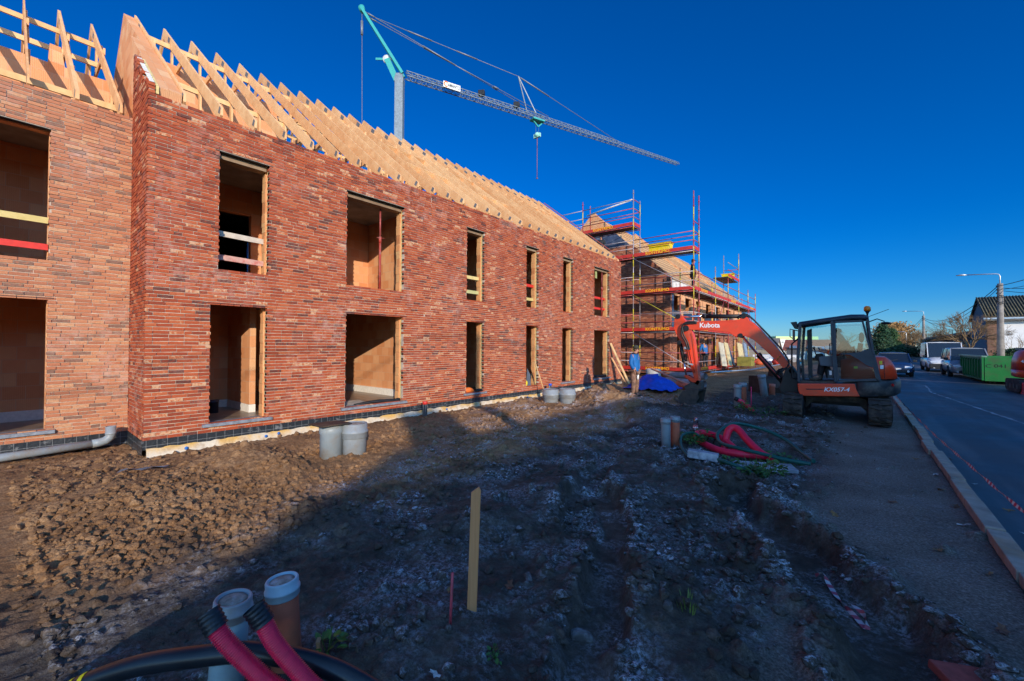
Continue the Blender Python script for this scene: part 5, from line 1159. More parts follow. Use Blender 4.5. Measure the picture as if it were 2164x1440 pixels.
# front run along the street side
ys = [24.3, 28.9, 32.3, 35.7, 39.2, 42.4]
for i, y in enumerate(ys[1:]):
    z1 = (6.9, 6.6, 8.9, 6.5, 6.5)[i]; std(XO, y, .0, z1); std(XI2, y, .0, (6.4, 6.4, 8.9, 6.2, 6.2)[i])
std(XI2, 25.3, 0, 6.4)
for i, (y0, y1) in enumerate(zip(ys[:-1], ys[1:])):
    for z in (.42, 2.72, 4.98):
        if z == 2.72 and i > 2: continue
        yy0 = y0 + (1.05 if i == 0 else .03); deck((XI2 + .05, yy0, z - .07), (XO - .05, y1 - .03, 0), 'y'); toe((XO + .035, y0 + .04, 0), (XO + .035, y1 - .04, 0), z + .08, i % 2 == 0, (1, 0, 0))
        for dz in (.5, 1.0): ledger((XO, y0, z + dz), (XO, y1, z + dz))
        ledger((XO, y0, z - .1), (XO, y1, z - .1)); ledger((XI2, y0, z - .1), (XI2, y1, z - .1), M_SRED)
    for z in (.32, 2.62, 4.88): ledger((XO, y1, z), (XI2, y1, z), M_SRED)
q = MB(); q.tube([(XO + .03, 28.9, .4), (XO + .03, 32.3, 2.6)], .022, 6); q.build('diagonal_brace', M_SRED, SC)
q = MB(); q.tube([(XO + .03, 28.9, 2.7), (XO + .03, 31.0, 4.9)], .022, 6); q.build('diagonal_brace', M_SRED, SC)
q = MB(); q.tube([(XO + .03, 42.4, 2.7), (XO + .03, 39.2, 4.9)], .022, 6); q.build('diagonal_brace', M_SRED, SC)
deck((XI2 + .05, 32.35, 6.68), (XO - .05, 35.65, 0), 'y'); toe((XO + .035, 32.3, 0), (XO + .035, 35.7, 0), 6.83, False, (1, 0, 0))
for z in (7.2, 7.7): ledger((XO, 32.3, z), (XO, 35.7, z)); ledger((XO, 35.7, z), (XI2, 35.7, z))
for y in ys: 
    q = MB(); q.box((XO - .08, y - .08, -.05), (XO + .08, y + .08, .02)); q.build('base_plate', M_STEELGREY, SC)
for x in (-14, -10.5): 
    q = MB(); q.box((x - .08, YO - .08, -.05), (x + .08, YO + .08, .02)); q.build('base_plate', M_STEELGREY, SC)
# yellow mortar tubs on the decks and things behind the front run
def tub(c, d, label):
    x, y, z = c; a, b, h = d; q = MB(); t = .03
    q.loft([[(x + s * a * k, y + u * b * k, z + h * v) for s, u in ((-.5, -.5), (.5, -.5), (.5, .5), (-.5, .5))] for v, k in ((0, .86), (1, 1), (1.0, 1.06), (.93, 1.06), (.93, .95), (.08, .82))], smooth=False, caps=True); solo(q, 'mortar_tub', mat('tub_yellow', (.80, .56, .0), .5, var=.12, dirt=(.45, .38, .25, .4)), label, 'tub', c, bevel=.01)
tub((-9.0, 24.75, 7.22), (1.25, .65, .62), 'yellow mortar tub on the high corner deck of the scaffold'); tub((-7.5, 34.6, 6.75), (.8, .6, .5), 'small yellow tub on the upper deck of the front scaffold')
q = MB(); q.box((-9.7, 24.4, 7.86), (-8.3, 25.1, 7.885)); solo(q, 'tub_board', M_SGAL, 'flat board lying across the yellow mortar tub', 'board', (-9, 24.7, 7.86))
q = MB(); q.tube([(-13.8, 24.5, 10.4), (-10.6, 24.35, 10.75)], .05, 8); solo(q, 'bundled_pole', mat('white_plastic', (.6, .6, .62), .5), 'white bundled pole tied along the topmost guard rail', 'pole', (-13, 24.4, 10.4))
M_PANEL = mat('pale_panel', (.52, .46, .34), .8, var=.25, scale=4)
for k, (y, x, lean, w_, m_, lb) in enumerate([(29.3, -6.55, .25, 1.2, M_PANEL, 'pale sheet leaning nearest at the front scaffold'), (30.4, -6.45, .3, .9, mat('panel_buff', (.60, .47, .24), .8, var=.2), 'buff plank panel leaning beside the pale panel'), (31.2, -6.4, .5, .6, M_DFOIL, 'dark panel leaning against the buff one'), (34.8, -6.6, .2, 1.6, _M['panel_buff'], 'wide buff panel farther along the front scaffold'), (36.6, -6.55, .25, .9, mat('blue_panel', (.22, .28, .36), .5, var=.3, scale=3), 'bluish sheet beside the wide buff panel')]):
    q = MB(); q.bar((x, y, .55), (x - lean, y + .1, 2.05), w_, .05, (1, 0, 0)); q.v = [tuple(p) for p in q.v]; solo(q, 'leaning_sheet', m_, lb, 'panel', (x, y, .5))
q = MB(); q.cbox((-6.2, 33.9, .75), (.9, 1.2, .65)); solo(q, 'yellow_crate', mat('olive_tub', (.26, .22, .04), .6), 'olive yellow crate standing before the wide buff panel', 'crate', (-6.2, 33.9, .4), bevel=.02)
# ---------------------------------------------------------------- people
M_SKIN = mat('skin', (.42, .20, .13), .6, var=.1); M_DARKCL = mat('dark_clothing', (.018, .02, .026), .8, var=.3); M_HAIR = mat('dark_hair', (.03, .02, .015), .7)
M_BOOT = mat('muddy_boot', (.05, .04, .035), .8, var=.4, scale=20, dirt=(.22, .16, .11, .7))
def person(loc, rz, label, jacket, trousers, capm, h=1.78, arms=((.06, -.02), (.06, -.02)), lean=0., head_down=.0, boot=M_BOOT, stance=.12):
    s = h / 1.78; Mz = Matrix.Rotation(rz, 3, 'Z')
    def P(x, y, z): return V(loc) + Mz @ V((x * s, y * s, z * s))          # x forward, y left
    hip, ch = .93, 1.38
    J = {'hip': (P(0, 0, hip), .125 * s), 'belly': (P(.02, 0, 1.12), .125 * s), 'chest': (P(lean * .5, 0, ch - .06), (.15 * s, .11 * s)), 'neck': (P(lean, 0, 1.50), .058 * s), 'head': (P(lean + .03 + head_down * .3, 0, 1.62), .088 * s), 'crown': (P(lean + .02 + head_down * .2, 0, 1.72), .075 * s), 'nose': (P(lean + .125 + head_down * .3, 0, 1.605 - head_down * .1), .016 * s)}
    E = [('hip', 'belly'), ('belly', 'chest'), ('chest', 'neck'), ('neck', 'head'), ('head', 'crown'), ('head', 'nose')]
    hands = []
    for sd, (ax, ay) in zip((1, -1), arms):
        a, b = ('l', 'r')[sd < 0], sd
        J[a + 'sh'] = (P(lean * .9, b * .19, 1.42), .06 * s); J[a + 'el'] = (P(lean * .6 - .03 + ax * .3, b * .26, 1.15), .045 * s); J[a + 'wr'] = (P(lean * .4 + ax, b * (.25 + ay), .92 + abs(ax) * .35), .031 * s); J[a + 'pa'] = (P(lean * .4 + ax * 1.15 + .01, b * (.25 + ay), .84 + abs(ax) * .35), .028 * s)
        E += [('chest', a + 'sh'), (a + 'sh', a + 'el'), (a + 'el', a + 'wr'), (a + 'wr', a + 'pa')]
        J[a + 'kn'] = (P(.03, b * (stance * .9), .5), .068 * s); J[a + 'th'] = (P(.0, b * .1, .84), .095 * s); J[a + 'an'] = (P(-.01, b * stance, .10), .046 * s); J[a + 'to'] = (P(.15, b * (stance + .02), .045), .036 * s)
        E += [('hip', a + 'th'), (a + 'th', a + 'kn'), (a + 'kn', a + 'an'), (a + 'an', a + 'to')]
    o = skin('person', J, E, M_SKIN, loc=loc, levels=1); tag(o, label, 'person'); o['_base'] = tuple(map(float, loc))
    # fingers
    for a in 'lr':
        w_, p_ = J[a + 'wr'][0], J[a + 'pa'][0]; d = (p_ - w_).normalized(); sid = d.cross(Mz @ V((0, 1, 0))).normalized(); q = MB()
        for k in range(4):
            b0 = p_ + sid * (k - 1.5) * .017 * s; L = (.06, .07, .066, .05)[k] * s; q.tube([b0, b0 + d * L * .55, b0 + d * L * .9 + (Mz @ V((0, -.018 if a == 'l' else .018, 0)))], [.009 * s, .008 * s, .006 * s], 6)
        q.tube([w_ + sid * .02 * s, w_ + sid * .045 * s + d * .04 * s, w_ + sid * .045 * s + d * .075 * s], [.011 * s, .009 * s, .007 * s], 6); q.build('hand', M_SKIN, o)
    # clothes: shells that follow the body
    def shell(name, keys, edges, grow, m):
        JJ = {k: (J[k][0], tuple(x + grow * s for x in (J[k][1] if hasattr(J[k][1], '__len__') else (J[k][1],) * 2))) for k in keys}
        return skin(name, JJ, edges, m, parent=o, levels=1, loc=loc)
    J['hem'] = (P(0, 0, .84), .135 * s)
    ks = ['belly', 'chest', 'hem', 'lsh', 'lel', 'lwr', 'rsh', 'rel', 'rwr']; J['col'] = (P(lean * .95, 0, 1.47), .065 * s)
    shell('jacket', ks + ['col'], [('hem', 'belly'), ('belly', 'chest'), ('chest', 'col'), ('chest', 'lsh'), ('lsh', 'lel'), ('lel', 'lwr'), ('chest', 'rsh'), ('rsh', 'rel'), ('rel', 'rwr')], .03, jacket)
    shell('trousers', ['hip', 'lth', 'lkn', 'lan', 'rth', 'rkn', 'ran'], [('hip', 'lth'), ('lth', 'lkn'), ('lkn', 'lan'), ('hip', 'rth'), ('rth', 'rkn'), ('rkn', 'ran')], .022, trousers)
    for a in 'lr':
        q = MB(); an, to = J[a + 'an'][0], J[a + 'to'][0]; f = Mz @ V((1, 0, 0))
        q.tube([an + V((0, 0, .16 * s)), an + V((0, 0, -.02 * s)), an + V((0, 0, -.055 * s)) + f * .02], [.062 * s, .06 * s, .06 * s], 10); q.tube([an - f * .05 * s + V((0, 0, -.055 * s)), to + V((0, 0, .0)), to + f * .055 * s - V((0, 0, .005))], [.05 * s, .048 * s, .03 * s], 10); q.build('boot', boot, o)
    if capm:
        c = J['crown'][0]; f = Mz @ V((1, 0, 0)); q = MB(); q.lathe([(.098 * s, -.04 * s), (.10 * s, 0), (.085 * s, .04 * s), (.05 * s, .065 * s), (.001, .072 * s)], c, 14)
        l = Mz @ V((0, 1, 0)); fr = J['head'][0] + f * .085 * s + V((0, 0, .062 * s))
        q.add([fr - l * .07 * s, fr + l * .07 * s, fr + l * .05 * s + f * .085 * s - V((0, 0, .02)), fr - l * .05 * s + f * .085 * s - V((0, 0, .02)), fr - l * .07 * s + V((0, 0, .01)), fr + l * .07 * s + V((0, 0, .01)), fr + l * .05 * s + f * .085 * s - V((0, 0, .012)), fr - l * .05 * s + f * .085 * s - V((0, 0, .012))], [(3, 2, 1, 0), (4, 5, 6, 7), (0, 1, 5, 4), (1, 2, 6, 5), (2, 3, 7, 6), (3, 0, 4, 7)]); q.build('cap', capm, o)
    hd = J['head'][0]; f = Mz @ V((1, 0, 0)); l = Mz @ V((0, 1, 0)); q = MB()
    for sd in (1, -1): q.ball(hd + f * .085 * s + l * .032 * s * sd + V((0, 0, .02 * s)), .012 * s, 6, 5)
    q.build('eyes', M_HAIR, o); q = MB(); q.bar(hd + f * .085 * s + l * .025 * s - V((0, 0, .05 * s)), hd + f * .085 * s - l * .025 * s - V((0, 0, .05 * s)), .012 * s, .010 * s); q.build('mouth', mat('lips', (.30, .10, .08), .6), o)
    q = MB()
    for sd in (1, -1): q.ball(hd + l * .09 * s * sd, .022 * s, 6, 5, (.7, .5, 1.2))
    q.build('ears', M_SKIN, o)
    q = MB(); q.ball(hd - f * .03 * s + V((0, 0, .02 * s)), .098 * s, 10, 7, (.85, .95, .95)); q.build('hair', M_HAIR, o)
    return o
M_BJ = mat('blue_jacket', (.008, .12, .36), .7, var=.2, scale=5); M_CAMO = mat('worn_camouflage', (.24, .13, .085), .85, var=.4, scale=9, dirt=(.06, .04, .035, .9), dscale=7)
wz = ground_z(-6.02, 14.05)
pw = person((-6.02, 14.05, wz), R(-5), 'worker in blue jacket, patterned trousers and flat cap standing on the soil', M_BJ, M_CAMO, mat('olive_cap', (.045, .045, .03), .9), arms=((.06, -.07), (.08, -.07)), head_down=.12, h=1.8)
q = MB(); f_ = V((math.cos(R(-5)), math.sin(R(-5)), 0)); c = V((-6.02, 14.05, wz)); q.lathe([(.085, 1.44), (.10, 1.50), (.085, 1.545)], c, 12); q.build('collar', M_DARKCL, pw)
q = MB(); q.tube([c + f_ * .12 + V((0, 0, .62)), c + f_ * .125 + V((0, 0, .78))], .035, 10); solo(q, 'marker_can', M_RENDER, 'white can held at the knee of the worker in the blue jacket', 'can', c + V((0, 0, .6)))
person((-12.9, 24.75, LV[3]), R(-70), 'dark clad worker in black cap high on the scaffold before the blue foil', M_DARKCL, mat('grey_trousers', (.10, .10, .09), .9, var=.5, scale=8), M_DARKCL, arms=((.2, -.08), (.2, -.08)))
person((-7.25, 25.0, 5.0), R(20), 'dark clad worker with cap on the corner of the front scaffold deck', M_DARKCL, M_DARKCL, M_DARKCL, arms=((.1, 0), (.15, 0)))
person((-7.45, 28.3, .44), R(150), 'bending worker in blue jacket behind the excavator boom', M_BJ, M_DARKCL, None, arms=((.3, -.05), (.3, -.05)), lean=.14)
# ---------------------------------------------------------------- excavator (local frame: x towards the bucket, y to its left, z up)
M_ORANGE = mat('excavator_orange', (.78, .058, .014), .38, var=.10, scale=2.5, coat=.2, dirt=(.30, .10, .05, .45), dscale=3.5)
M_NAVY = mat('excavator_dark', (.022, .036, .055), .45, var=.3, scale=3, dirt=(.07, .06, .05, .5), dscale=3)
M_GUN = mat('gunmetal', (.02, .021, .023), .5, .3, var=.3)
M_MUDTRACK = mat('muddy_track', (.035, .03, .027), .9, var=.4, scale=9, bump=.6, bscale=20, dirt=(.13, .10, .075, .8), dscale=4)
M_CHROME = mat('chrome_rod', (.75, .76, .78), .15, 1., var=.03)
M_HOSEB = mat('hydraulic_hose', (.02, .021, .02), .45, var=.2)
M_STEELW = mat('worn_bucket_steel', (.06, .055, .05), .6, .3, var=.4, scale=8, dirt=(.07, .05, .035, .9), dscale=4)
M_CABGLASS = glass_mat('cab_glass', (.42, .66, .72), .09)
M_AMBER = mat('amber_lens', (.75, .22, .01), .25, var=.1); M_WHITEL = mat('white_letter', (.82, .82, .82), .5, var=.02); M_STICK = mat('yellow_sticker', (.72, .55, .02), .5)
EXO = V((-.44, 13.7, .0)); EXR = R(180)
EX = thing('excavator', 'orange and dark tracked excavator working beside the kerb', 'excavator', EXO, EXR, local=True)
_F = {'body': ((-.6025, .752, 0, .0396, 0), (.0276, -.0893, .9845, -.0003, .0506)), 'boom': ((-.059, .74, 0, .0554, 0), (.0217, -.1023, .9836, -.0012, .0614))}
EXMODE = None                                                      # the upper machine stands nose down by some degrees: side profiles are sheared to that stance
def remap(p):
    if not EXMODE: return p
    x, y, z = p; a, b = _F[EXMODE]; t = (1, x, z, x * x, x * z); return (sum(i * j for i, j in zip(a, t)), y, sum(i * j for i, j in zip(b, t)))
def P2(q, name, m, parent=None, **kw):
    q.v = [remap(p) for p in q.v]; return q.build(name, m, parent or EX, **kw)
def etext(*a, **k):
    o = text(*a, **k)
    for v in o.data.vertices: v.co = remap(v.co)
    return o
Winv = Matrix.Rotation(-EXR, 3, 'Z')
def to_local(q): q.v = [tuple(Winv @ (V(p) - EXO)) for p in q.v]; return q
# tracks lie along the street
def track(xc):
    q = MB(); L, hh = 1.02, .27; ys = 13.75
    prof = []
    for i in range(13): a = -math.pi / 2 + math.pi * i / 12; prof.append((ys + L + .0 + hh * math.cos(a), .30 + hh * math.sin(a)))
    for i in range(13): a = math.pi / 2 + math.pi * i / 12; prof.append((ys - L + hh * math.cos(a), .30 + hh * math.sin(a)))
    q.prism(prof, xc - .20, xc + .20, 'x')
    n = 44; per = 4 * L + 2 * math.pi * hh                          # rubber lugs round the belt
    for k in range(n):
        s = per * k / n
        if s < 2 * L: c = (ys - L + s, .30 - hh); t = (1, 0)
        elif s < 2 * L + math.pi * hh: a = -math.pi / 2 + (s - 2 * L) / hh; c = (ys + L + hh * math.cos(a), .30 + hh * math.sin(a)); t = (-math.sin(a), math.cos(a))
        elif s < 4 * L + math.pi * hh: c = (ys + L - (s - 2 * L - math.pi * hh), .30 + hh); t = (-1, 0)
        else: a = math.pi / 2 + (s - 4 * L - math.pi * hh) / hh; c = (ys - L + hh * math.cos(a), .30 + hh * math.sin(a)); t = (-math.sin(a), math.cos(a))
        sk = .05 * (1 if k % 2 else -1)
        for s_, (xa, xb) in ((1, (-.19, .02)), (-1, (-.02, .19))):
            n_ = (t[1], -t[0]); q.bar((xc + xa, c[0] + n_[0] * .012 + t[0] * sk, c[1] + n_[1] * .012 + t[1] * sk), (xc + xb, c[0] + n_[0] * .012 - t[0] * sk * s_ * .3, c[1] + n_[1] * .012 - t[1] * sk * .3), .05, .045, (0, n_[0], n_[1]))
    t_ = P2(to_local(q), 'track', M_MUDTRACK)
    q = MB()
    for yy in (ys - L, ys + L): q.tube([(xc - .215, yy, .30), (xc + .215, yy, .30)], .2, 16)
    for k in range(4): q.tube([(xc - .215, ys - .75 + k * .5, .12), (xc + .215, ys - .75 + k * .5, .12)], .07, 10)
    P2(to_local(q), 'roller', M_GUN, t_)
track(.38); track(-1.26)
q = MB(); q.prism([(-1.05, .22), (-.86, .42), (-.02, .42), (.17, .22), (.17, .52), (-.1, .60), (-.78, .60), (-1.05, .52)], 13.2, 14.3); P2(to_local(q), 'undercarriage', M_MUDTRACK, bevel=.015)
q = MB(); q.prism([(-1.46, .12), (.58, .12), (.58, .52), (-1.46, .52)], 15.3, 15.36); q.bar((-.9, 14.4, .35), (-.9, 15.3, .3), .12, .12); q.bar((.02, 14.4, .35), (.02, 15.3, .3), .12, .12); P2(to_local(q), 'dozer_blade', M_GUN)
q = MB(); q.lathe([(.46, .56), (.46, .66)], (0, 0, 0), 24); P2(q, 'slew_ring', M_GUN)
# upper frame
EXMODE = 'body'
q = MB(); q.prism([(1.58, .64), (1.62, .70), (1.64, .93), (-.25, .93), (-.25, .62), (.2, .62)], -.92, .92); P2(q, 'deck_frame', M_NAVY, bevel=.02)
q = MB(); q.prism([(1.64, .92), (.29, .92), (.26, .80), (.17, .62), (1.50, .63), (1.58, .67), (1.62, .75)], .90, .965); sk_ = P2(q, 'side_skirt', M_ORANGE, bevel=.018)
q = MB(); q.prism([(1.45, .80), (.98, .80), (.95, .78), (1.42, .775)], .963, .968); P2(q, 'skirt_crease', M_GUN, sk_)
etext(sk_, 'KX057-4', 'lettering', .135, frame_matrix((.72, .968, .78), (-1, 0, 0), (0, 0, 1)), M_WHITEL, .001, 1.2, .22, .003)
def ring(x0, pts): return pts
# counterweight: rounded tail
rings = []
for z, g in ((.60, .90), (.66, .99), (.80, 1.0), (.95, 1.0), (1.02, .96), (1.04, .90)):
    rings.append([(.20 - 1.07 * (max(0, math.cos(a)) ** .62) * g if math.cos(a) > 0 else .20, .965 * g * (abs(math.sin(a)) ** .7) * (1 if math.sin(a) > 0 else -1), z) for a in [math.pi * (-.5 + i / 22) for i in range(23)]] + [(.28, .90 * g, z), (.28, -.90 * g, z)])
q = MB(); q.loft(rings); cw = P2(q, 'counterweight', mat('counterweight_dark', (.02, .024, .03), .42, var=.3, scale=3, dirt=(.20, .17, .14, .5), dscale=4), fix=True)
q = MB(); q.bar((-.62, .80, .90), (-.60, .82, .86), .05, .06); P2(q, 'reflector', mat('red_reflector', (.6, .01, .01), .3), cw)
# engine hood, orange, bulging
rings = []
for x, zt, wy in ((.62, 1.49, .90), (.2, 1.54, .93), (-.26, 1.56, .93), (-.45, 1.55, .91), (-.60, 1.46, .86), (-.70, 1.30, .80), (-.74, 1.05, .76)):
    rings.append([(x, -wy, 1.03), (x, -wy, 1.03 + (zt - 1.03) * .72), (x, -wy * .88, zt - .02), (x, -wy * .6, zt), (x, 0, zt + .01), (x, wy * .6, zt), (x, wy * .88, zt - .02), (x, wy, 1.03 + (zt - 1.03) * .72), (x, wy, 1.03)])
q = MB(); q.loft(rings); hd_ = P2(q, 'engine_hood', M_ORANGE)
q = MB(); q.bar((-.42, .925, 1.04), (-.40, .935, 1.50), .012, .012); P2(q, 'panel_gap', M_GUN, hd_)
q = MB(); q.box((-.36, .935, 1.38), (-.29, .945, 1.46)); P2(q, 'sticker', M_STICK, hd_); q = MB(); q.box((-.39, .935, 1.27), (-.31, .945, 1.36)); P2(q, 'sticker', M_WHITEL, hd_)
q = MB(); q.box((.22, .938, 1.28), (.31, .943, 1.33)); P2(q, 'sticker', M_STICK, hd_)
# cab: dark frame of pillars, roof, door, panes
CY0, CY1 = -.12, .94
def pill(pts, r=.045, y=CY1, name='cab_pillar', sq=True, m=M_NAVY):
    q = MB()
    for a, b in zip(pts[:-1], pts[1:]): q.bar((a[0], y, a[1]), (b[0], y, b[1]), .07, r * 2, (0, 1, 0))
    return P2(q, name, m, bevel=.012)
for y in (CY1, CY0):
    pill([(1.60, .95), (1.63, 1.5), (1.57, 2.34)], .05, y); pill([(.82, 2.40), (.80, 1.7), (.74, .96)], .055, y)
    pill([(-.02, 2.44), (-.05, 2.2), (-.16, 1.6), (-.30, .99)], .06, y)
q = MB()
rings = []
for x, z, h in ((1.66, 2.30, .05), (1.60, 2.36, .09), (.94, 2.46, .09), (.38, 2.54, .10), (.06, 2.545, .10), (-.05, 2.50, .05)):
    rings.append([(x, CY0 - .04, z - h), (x, CY0 - .02, z - .01), (x, CY0 + .12, z + .02), (x, CY1 - .12, z + .02), (x, CY1 + .02, z - .01), (x, CY1 + .04, z - h)])
q.loft(rings); P2(q, 'cab_roof', M_NAVY)
q = MB()                                                            # door frame with rounded window
def frame_loop(q, pts, y, w, t): 
    n = len(pts)
    for i in range(n):
        a, b = pts[i], pts[(i + 1) % n]; q.bar((a[0], y, a[1]), (b[0], y, b[1]), t, w, (0, 1, 0))
frame_loop(q, [(.76, 2.37), (.10, 2.40), (-.06, 1.78), (-.24, 1.02), (.68, .99), (.74, 1.58)], CY1 + .02, .075, .05)
q.prism([(.74, 1.62), (.40, 1.60), (.22, 1.50), (.02, 1.36), (-.14, 1.30), (-.08, 1.74), (.2, 1.66)], CY1 + .0, CY1 + .045); dr_ = P2(q, 'cab_door', M_NAVY)
q = MB(); q.add([(.70, CY1 + .02, 2.33), (.10, CY1 + .02, 2.36), (-.05, CY1 + .02, 1.76), (.2, CY1 + .02, 1.66), (.72, CY1 + .02, 1.62)], [(0, 1, 2, 3, 4)]); P2(q, 'door_pane', M_CABGLASS, dr_)
q = MB(); q.add([(.70, CY1 + .022, 1.58), (.38, CY1 + .022, 1.58), (.0, CY1 + .022, 1.34), (-.18, CY1 + .022, 1.25), (-.22, CY1 + .022, 1.04), (.66, CY1 + .022, 1.03)], [(0, 1, 2, 3, 4, 5)]); P2(q, 'door_pane', M_CABGLASS, dr_)
q = MB(); q.tube([(.80, CY1 + .06, 1.62), (.86, CY1 + .1, 1.62), (.87, CY1 + .1, 1.86), (.81, CY1 + .06, 1.86)], .014, 6); P2(q, 'door_handle', M_GUN, dr_)
q = MB(); q.add([(1.57, CY0 + .05, 2.28), (1.57, CY1 - .06, 2.28), (1.62, CY1 - .06, 1.5), (1.62, CY0 + .05, 1.5)], [(0, 1, 2, 3)]); P2(q, 'front_pane', M_CABGLASS)
q = MB(); q.add([(1.62, CY0 + .05, 1.47), (1.62, CY1 - .06, 1.47), (1.60, CY1 - .06, 1.0), (1.60, CY0 + .05, 1.0)], [(0, 1, 2, 3)]); P2(q, 'front_pane', M_CABGLASS)
q = MB(); q.add([(1.55, CY0 - .02, 2.3), (.02, CY0 - .02, 2.4), (-.2, CY0 - .02, 1.5), (1.60, CY0 - .02, 1.3)], [(0, 1, 2, 3)]); P2(q, 'right_pane', M_CABGLASS)
q = MB(); q.add([(-.04, CY0 + .03, 2.38), (-.04, CY1 - .06, 2.38), (-.15, CY1 - .06, 1.6), (-.15, CY0 + .03, 1.6)], [(0, 1, 2, 3)]); P2(q, 'rear_pane', M_CABGLASS)
q = MB(); q.box((.75, CY0, .94), (1.60, CY1 - .02, .965)); P2(q, 'cab_floor', mat('dirty_floor', (.12, .09, .07), .9, var=.4, scale=12))
q = MB(); q.prism([(1.48, 1.28), (1.50, 2.2), (1.38, 2.25), (1.36, 1.0), (1.46, 1.0)], CY0 - .01, CY0 + .06); P2(q, 'cab_pillar', M_NAVY)
# seat, consoles, levers
M_SEAT = mat('black_seat', (.018, .02, .022), .8, var=.2); M_CONSOLE = mat('grey_console', (.10, .12, .14), .6, var=.1)
q = MB(); q.cbox((.45, .38, 1.36), (.5, .5, .14)); q.bar((.22, .38, 1.42), (.14, .38, 1.88), .46, .13, (1, 0, 0)); q.ball((.12, .38, 2.02), .12, 8, 6, (.6, 1.1, 1.1)); P2(q, 'seat', M_SEAT, bevel=.03)
q = MB(); q.prism([(1.15, 1.55), (.80, 1.58), (.76, 1.30), (1.12, 1.34)], .66, .80); P2(q, 'armrest_console', M_CONSOLE, bevel=.03)
q = MB(); q.prism([(1.24, 1.62), (1.10, 1.62), (.92, 1.30), (.80, 1.0), (1.0, 1.0), (1.08, 1.3), (1.30, 1.52)], .0, .16); P2(q, 'control_column', M_GUN, bevel=.02)
q = MB(); q.tube([(1.2, .72, 1.55), (1.26, .70, 1.74)], .014, 6); q.ball((1.265, .70, 1.76), .032, 8, 6); P2(q, 'control_lever', M_GUN)
q = MB(); q.box((.80, .80, 1.04), (.93, .86, 1.24)); P2(q, 'side_box', M_NAVY); q = MB(); q.box((.83, .861, 1.12), (.89, .864, 1.22)); P2(q, 'label_plate', M_WHITEL)
for s in (.3, .5):
    q = MB(); q.bar((1.36, s, 1.0), (1.42, s, 1.07), .1, .03); P2(q, 'foot_pedal', M_GUN)
# lamps, mirrors, beacon, antenna
q = MB(); q.prism([(1.80, 2.36), (1.66, 2.38), (1.63, 2.20), (1.70, 2.21)], .80, 1.0); P2(q, 'work_lamp', M_GUN, bevel=.01)
q = MB(); q.tube([(1.62, .98, 2.16), (1.80, 1.06, 2.20), (1.80, 1.06, 2.02), (1.74, 1.06, 1.98)], .012, 6); mr = P2(q, 'mirror_arm', M_GUN); q = MB(); q.cbox((1.71, 1.06, 2.05), (.05, .14, .26)); P2(q, 'mirror', mat('mirror_back', (.13, .06, .045), .5), mr, bevel=.015)
q = MB(); q.tube([(-.03, .75, 2.38), (-.25, .80, 2.46), (-.43, .82, 2.40)], .014, 6); mr = P2(q, 'mirror_arm', M_GUN); q = MB(); q.ball((-.46, .82, 2.36), .14, 12, 8, (.95, 1, .22)); P2(q, 'mirror', M_GUN, mr)
q = MB(); q.lathe([(.02, 2.50), (.025, 2.58), (.045, 2.62), (.08, 2.655)], (-.02, .70, 0), 14); bc = P2(q, 'beacon_base', M_GUN); q = MB(); q.lathe([(.085, 2.655), (.09, 2.69), (.085, 2.74), (.05, 2.77), (.001, 2.775)], (-.02, .70, 0), 16); P2(q, 'beacon_lens', M_AMBER, bc)
q = MB(); q.tube([(-.06, .72, 2.52), (-.54, .72, 2.70)], .006, 5); P2(q, 'antenna', M_GUN)
q = MB(); q.tube([(1.66, .86, 1.02), (1.78, .88, 1.05), (1.78, .88, 1.85), (1.62, .90, 1.98)], .022, 8); P2(q, 'grab_rail', M_GUN)
EXMODE = 'boom'
# boom bracket, boom, arm, cylinders, bucket
BY = .10
q = MB(); q.prism([(1.55, .72), (1.38, 1.22), (1.22, 1.30), (1.08, 1.1), (1.05, .62), (1.45, .60)], BY - .16, BY + .20); P2(q, 'boom_bracket', M_GUN, bevel=.02)
boom = [(1.17, 1.17), (1.37, 1.47), (1.63, 1.80), (1.85, 2.03), (2.05, 2.25), (2.20, 2.385), (2.30, 2.44), (2.34, 2.54), (2.41, 2.60), (2.47, 2.56), (2.55, 2.47), (2.88, 2.43), (3.42, 2.43), (3.80, 2.40), (3.98, 2.30), (3.98, 2.20), (3.78, 2.20), (3.42, 2.20), (3.14, 2.17), (2.80, 2.135), (2.70, 2.05), (2.63, 2.02), (2.56, 2.05), (2.42, 2.05), (2.2, 1.96), (2.0, 1.79), (1.77, 1.57), (1.53, 1.34), (1.31, 1.10), (1.2, 1.08)]
q = MB(); q.prism(boom, BY - .12, BY + .12); bo = P2(q, 'boom', M_ORANGE, bevel=.012)
q = MB(); q.prism([(3.8, 2.405), (2.6, 2.455), (2.6, 2.425), (3.8, 2.375)], BY + .119, BY + .128); P2(q, 'boom_rib', M_ORANGE, bo)
etext(bo, 'Kubota', 'lettering', .165, frame_matrix((3.30, BY + .1235, 2.315), (-1, 0, 0), (0, 0, 1)), M_WHITEL, .001, 1.05, 0, .004)
q = MB(); q.bar((1.52, BY + .122, 1.56), (1.60, BY + .122, 1.46), .004, .10, (0, 1, 0)); P2(q, 'sticker', M_STICK, bo)
arm = [(4.20, 2.50), (4.16, 2.57), (4.02, 2.57), (3.96, 2.48), (3.89, 2.38), (3.80, 2.30), (3.74, 2.12), (3.70, 1.95), (3.64, 1.45), (3.58, .98), (3.55, .80), (3.62, .78), (3.70, .98), (3.80, 1.30), (3.90, 1.60), (4.00, 1.84), (4.14, 2.05), (4.22, 2.24)]
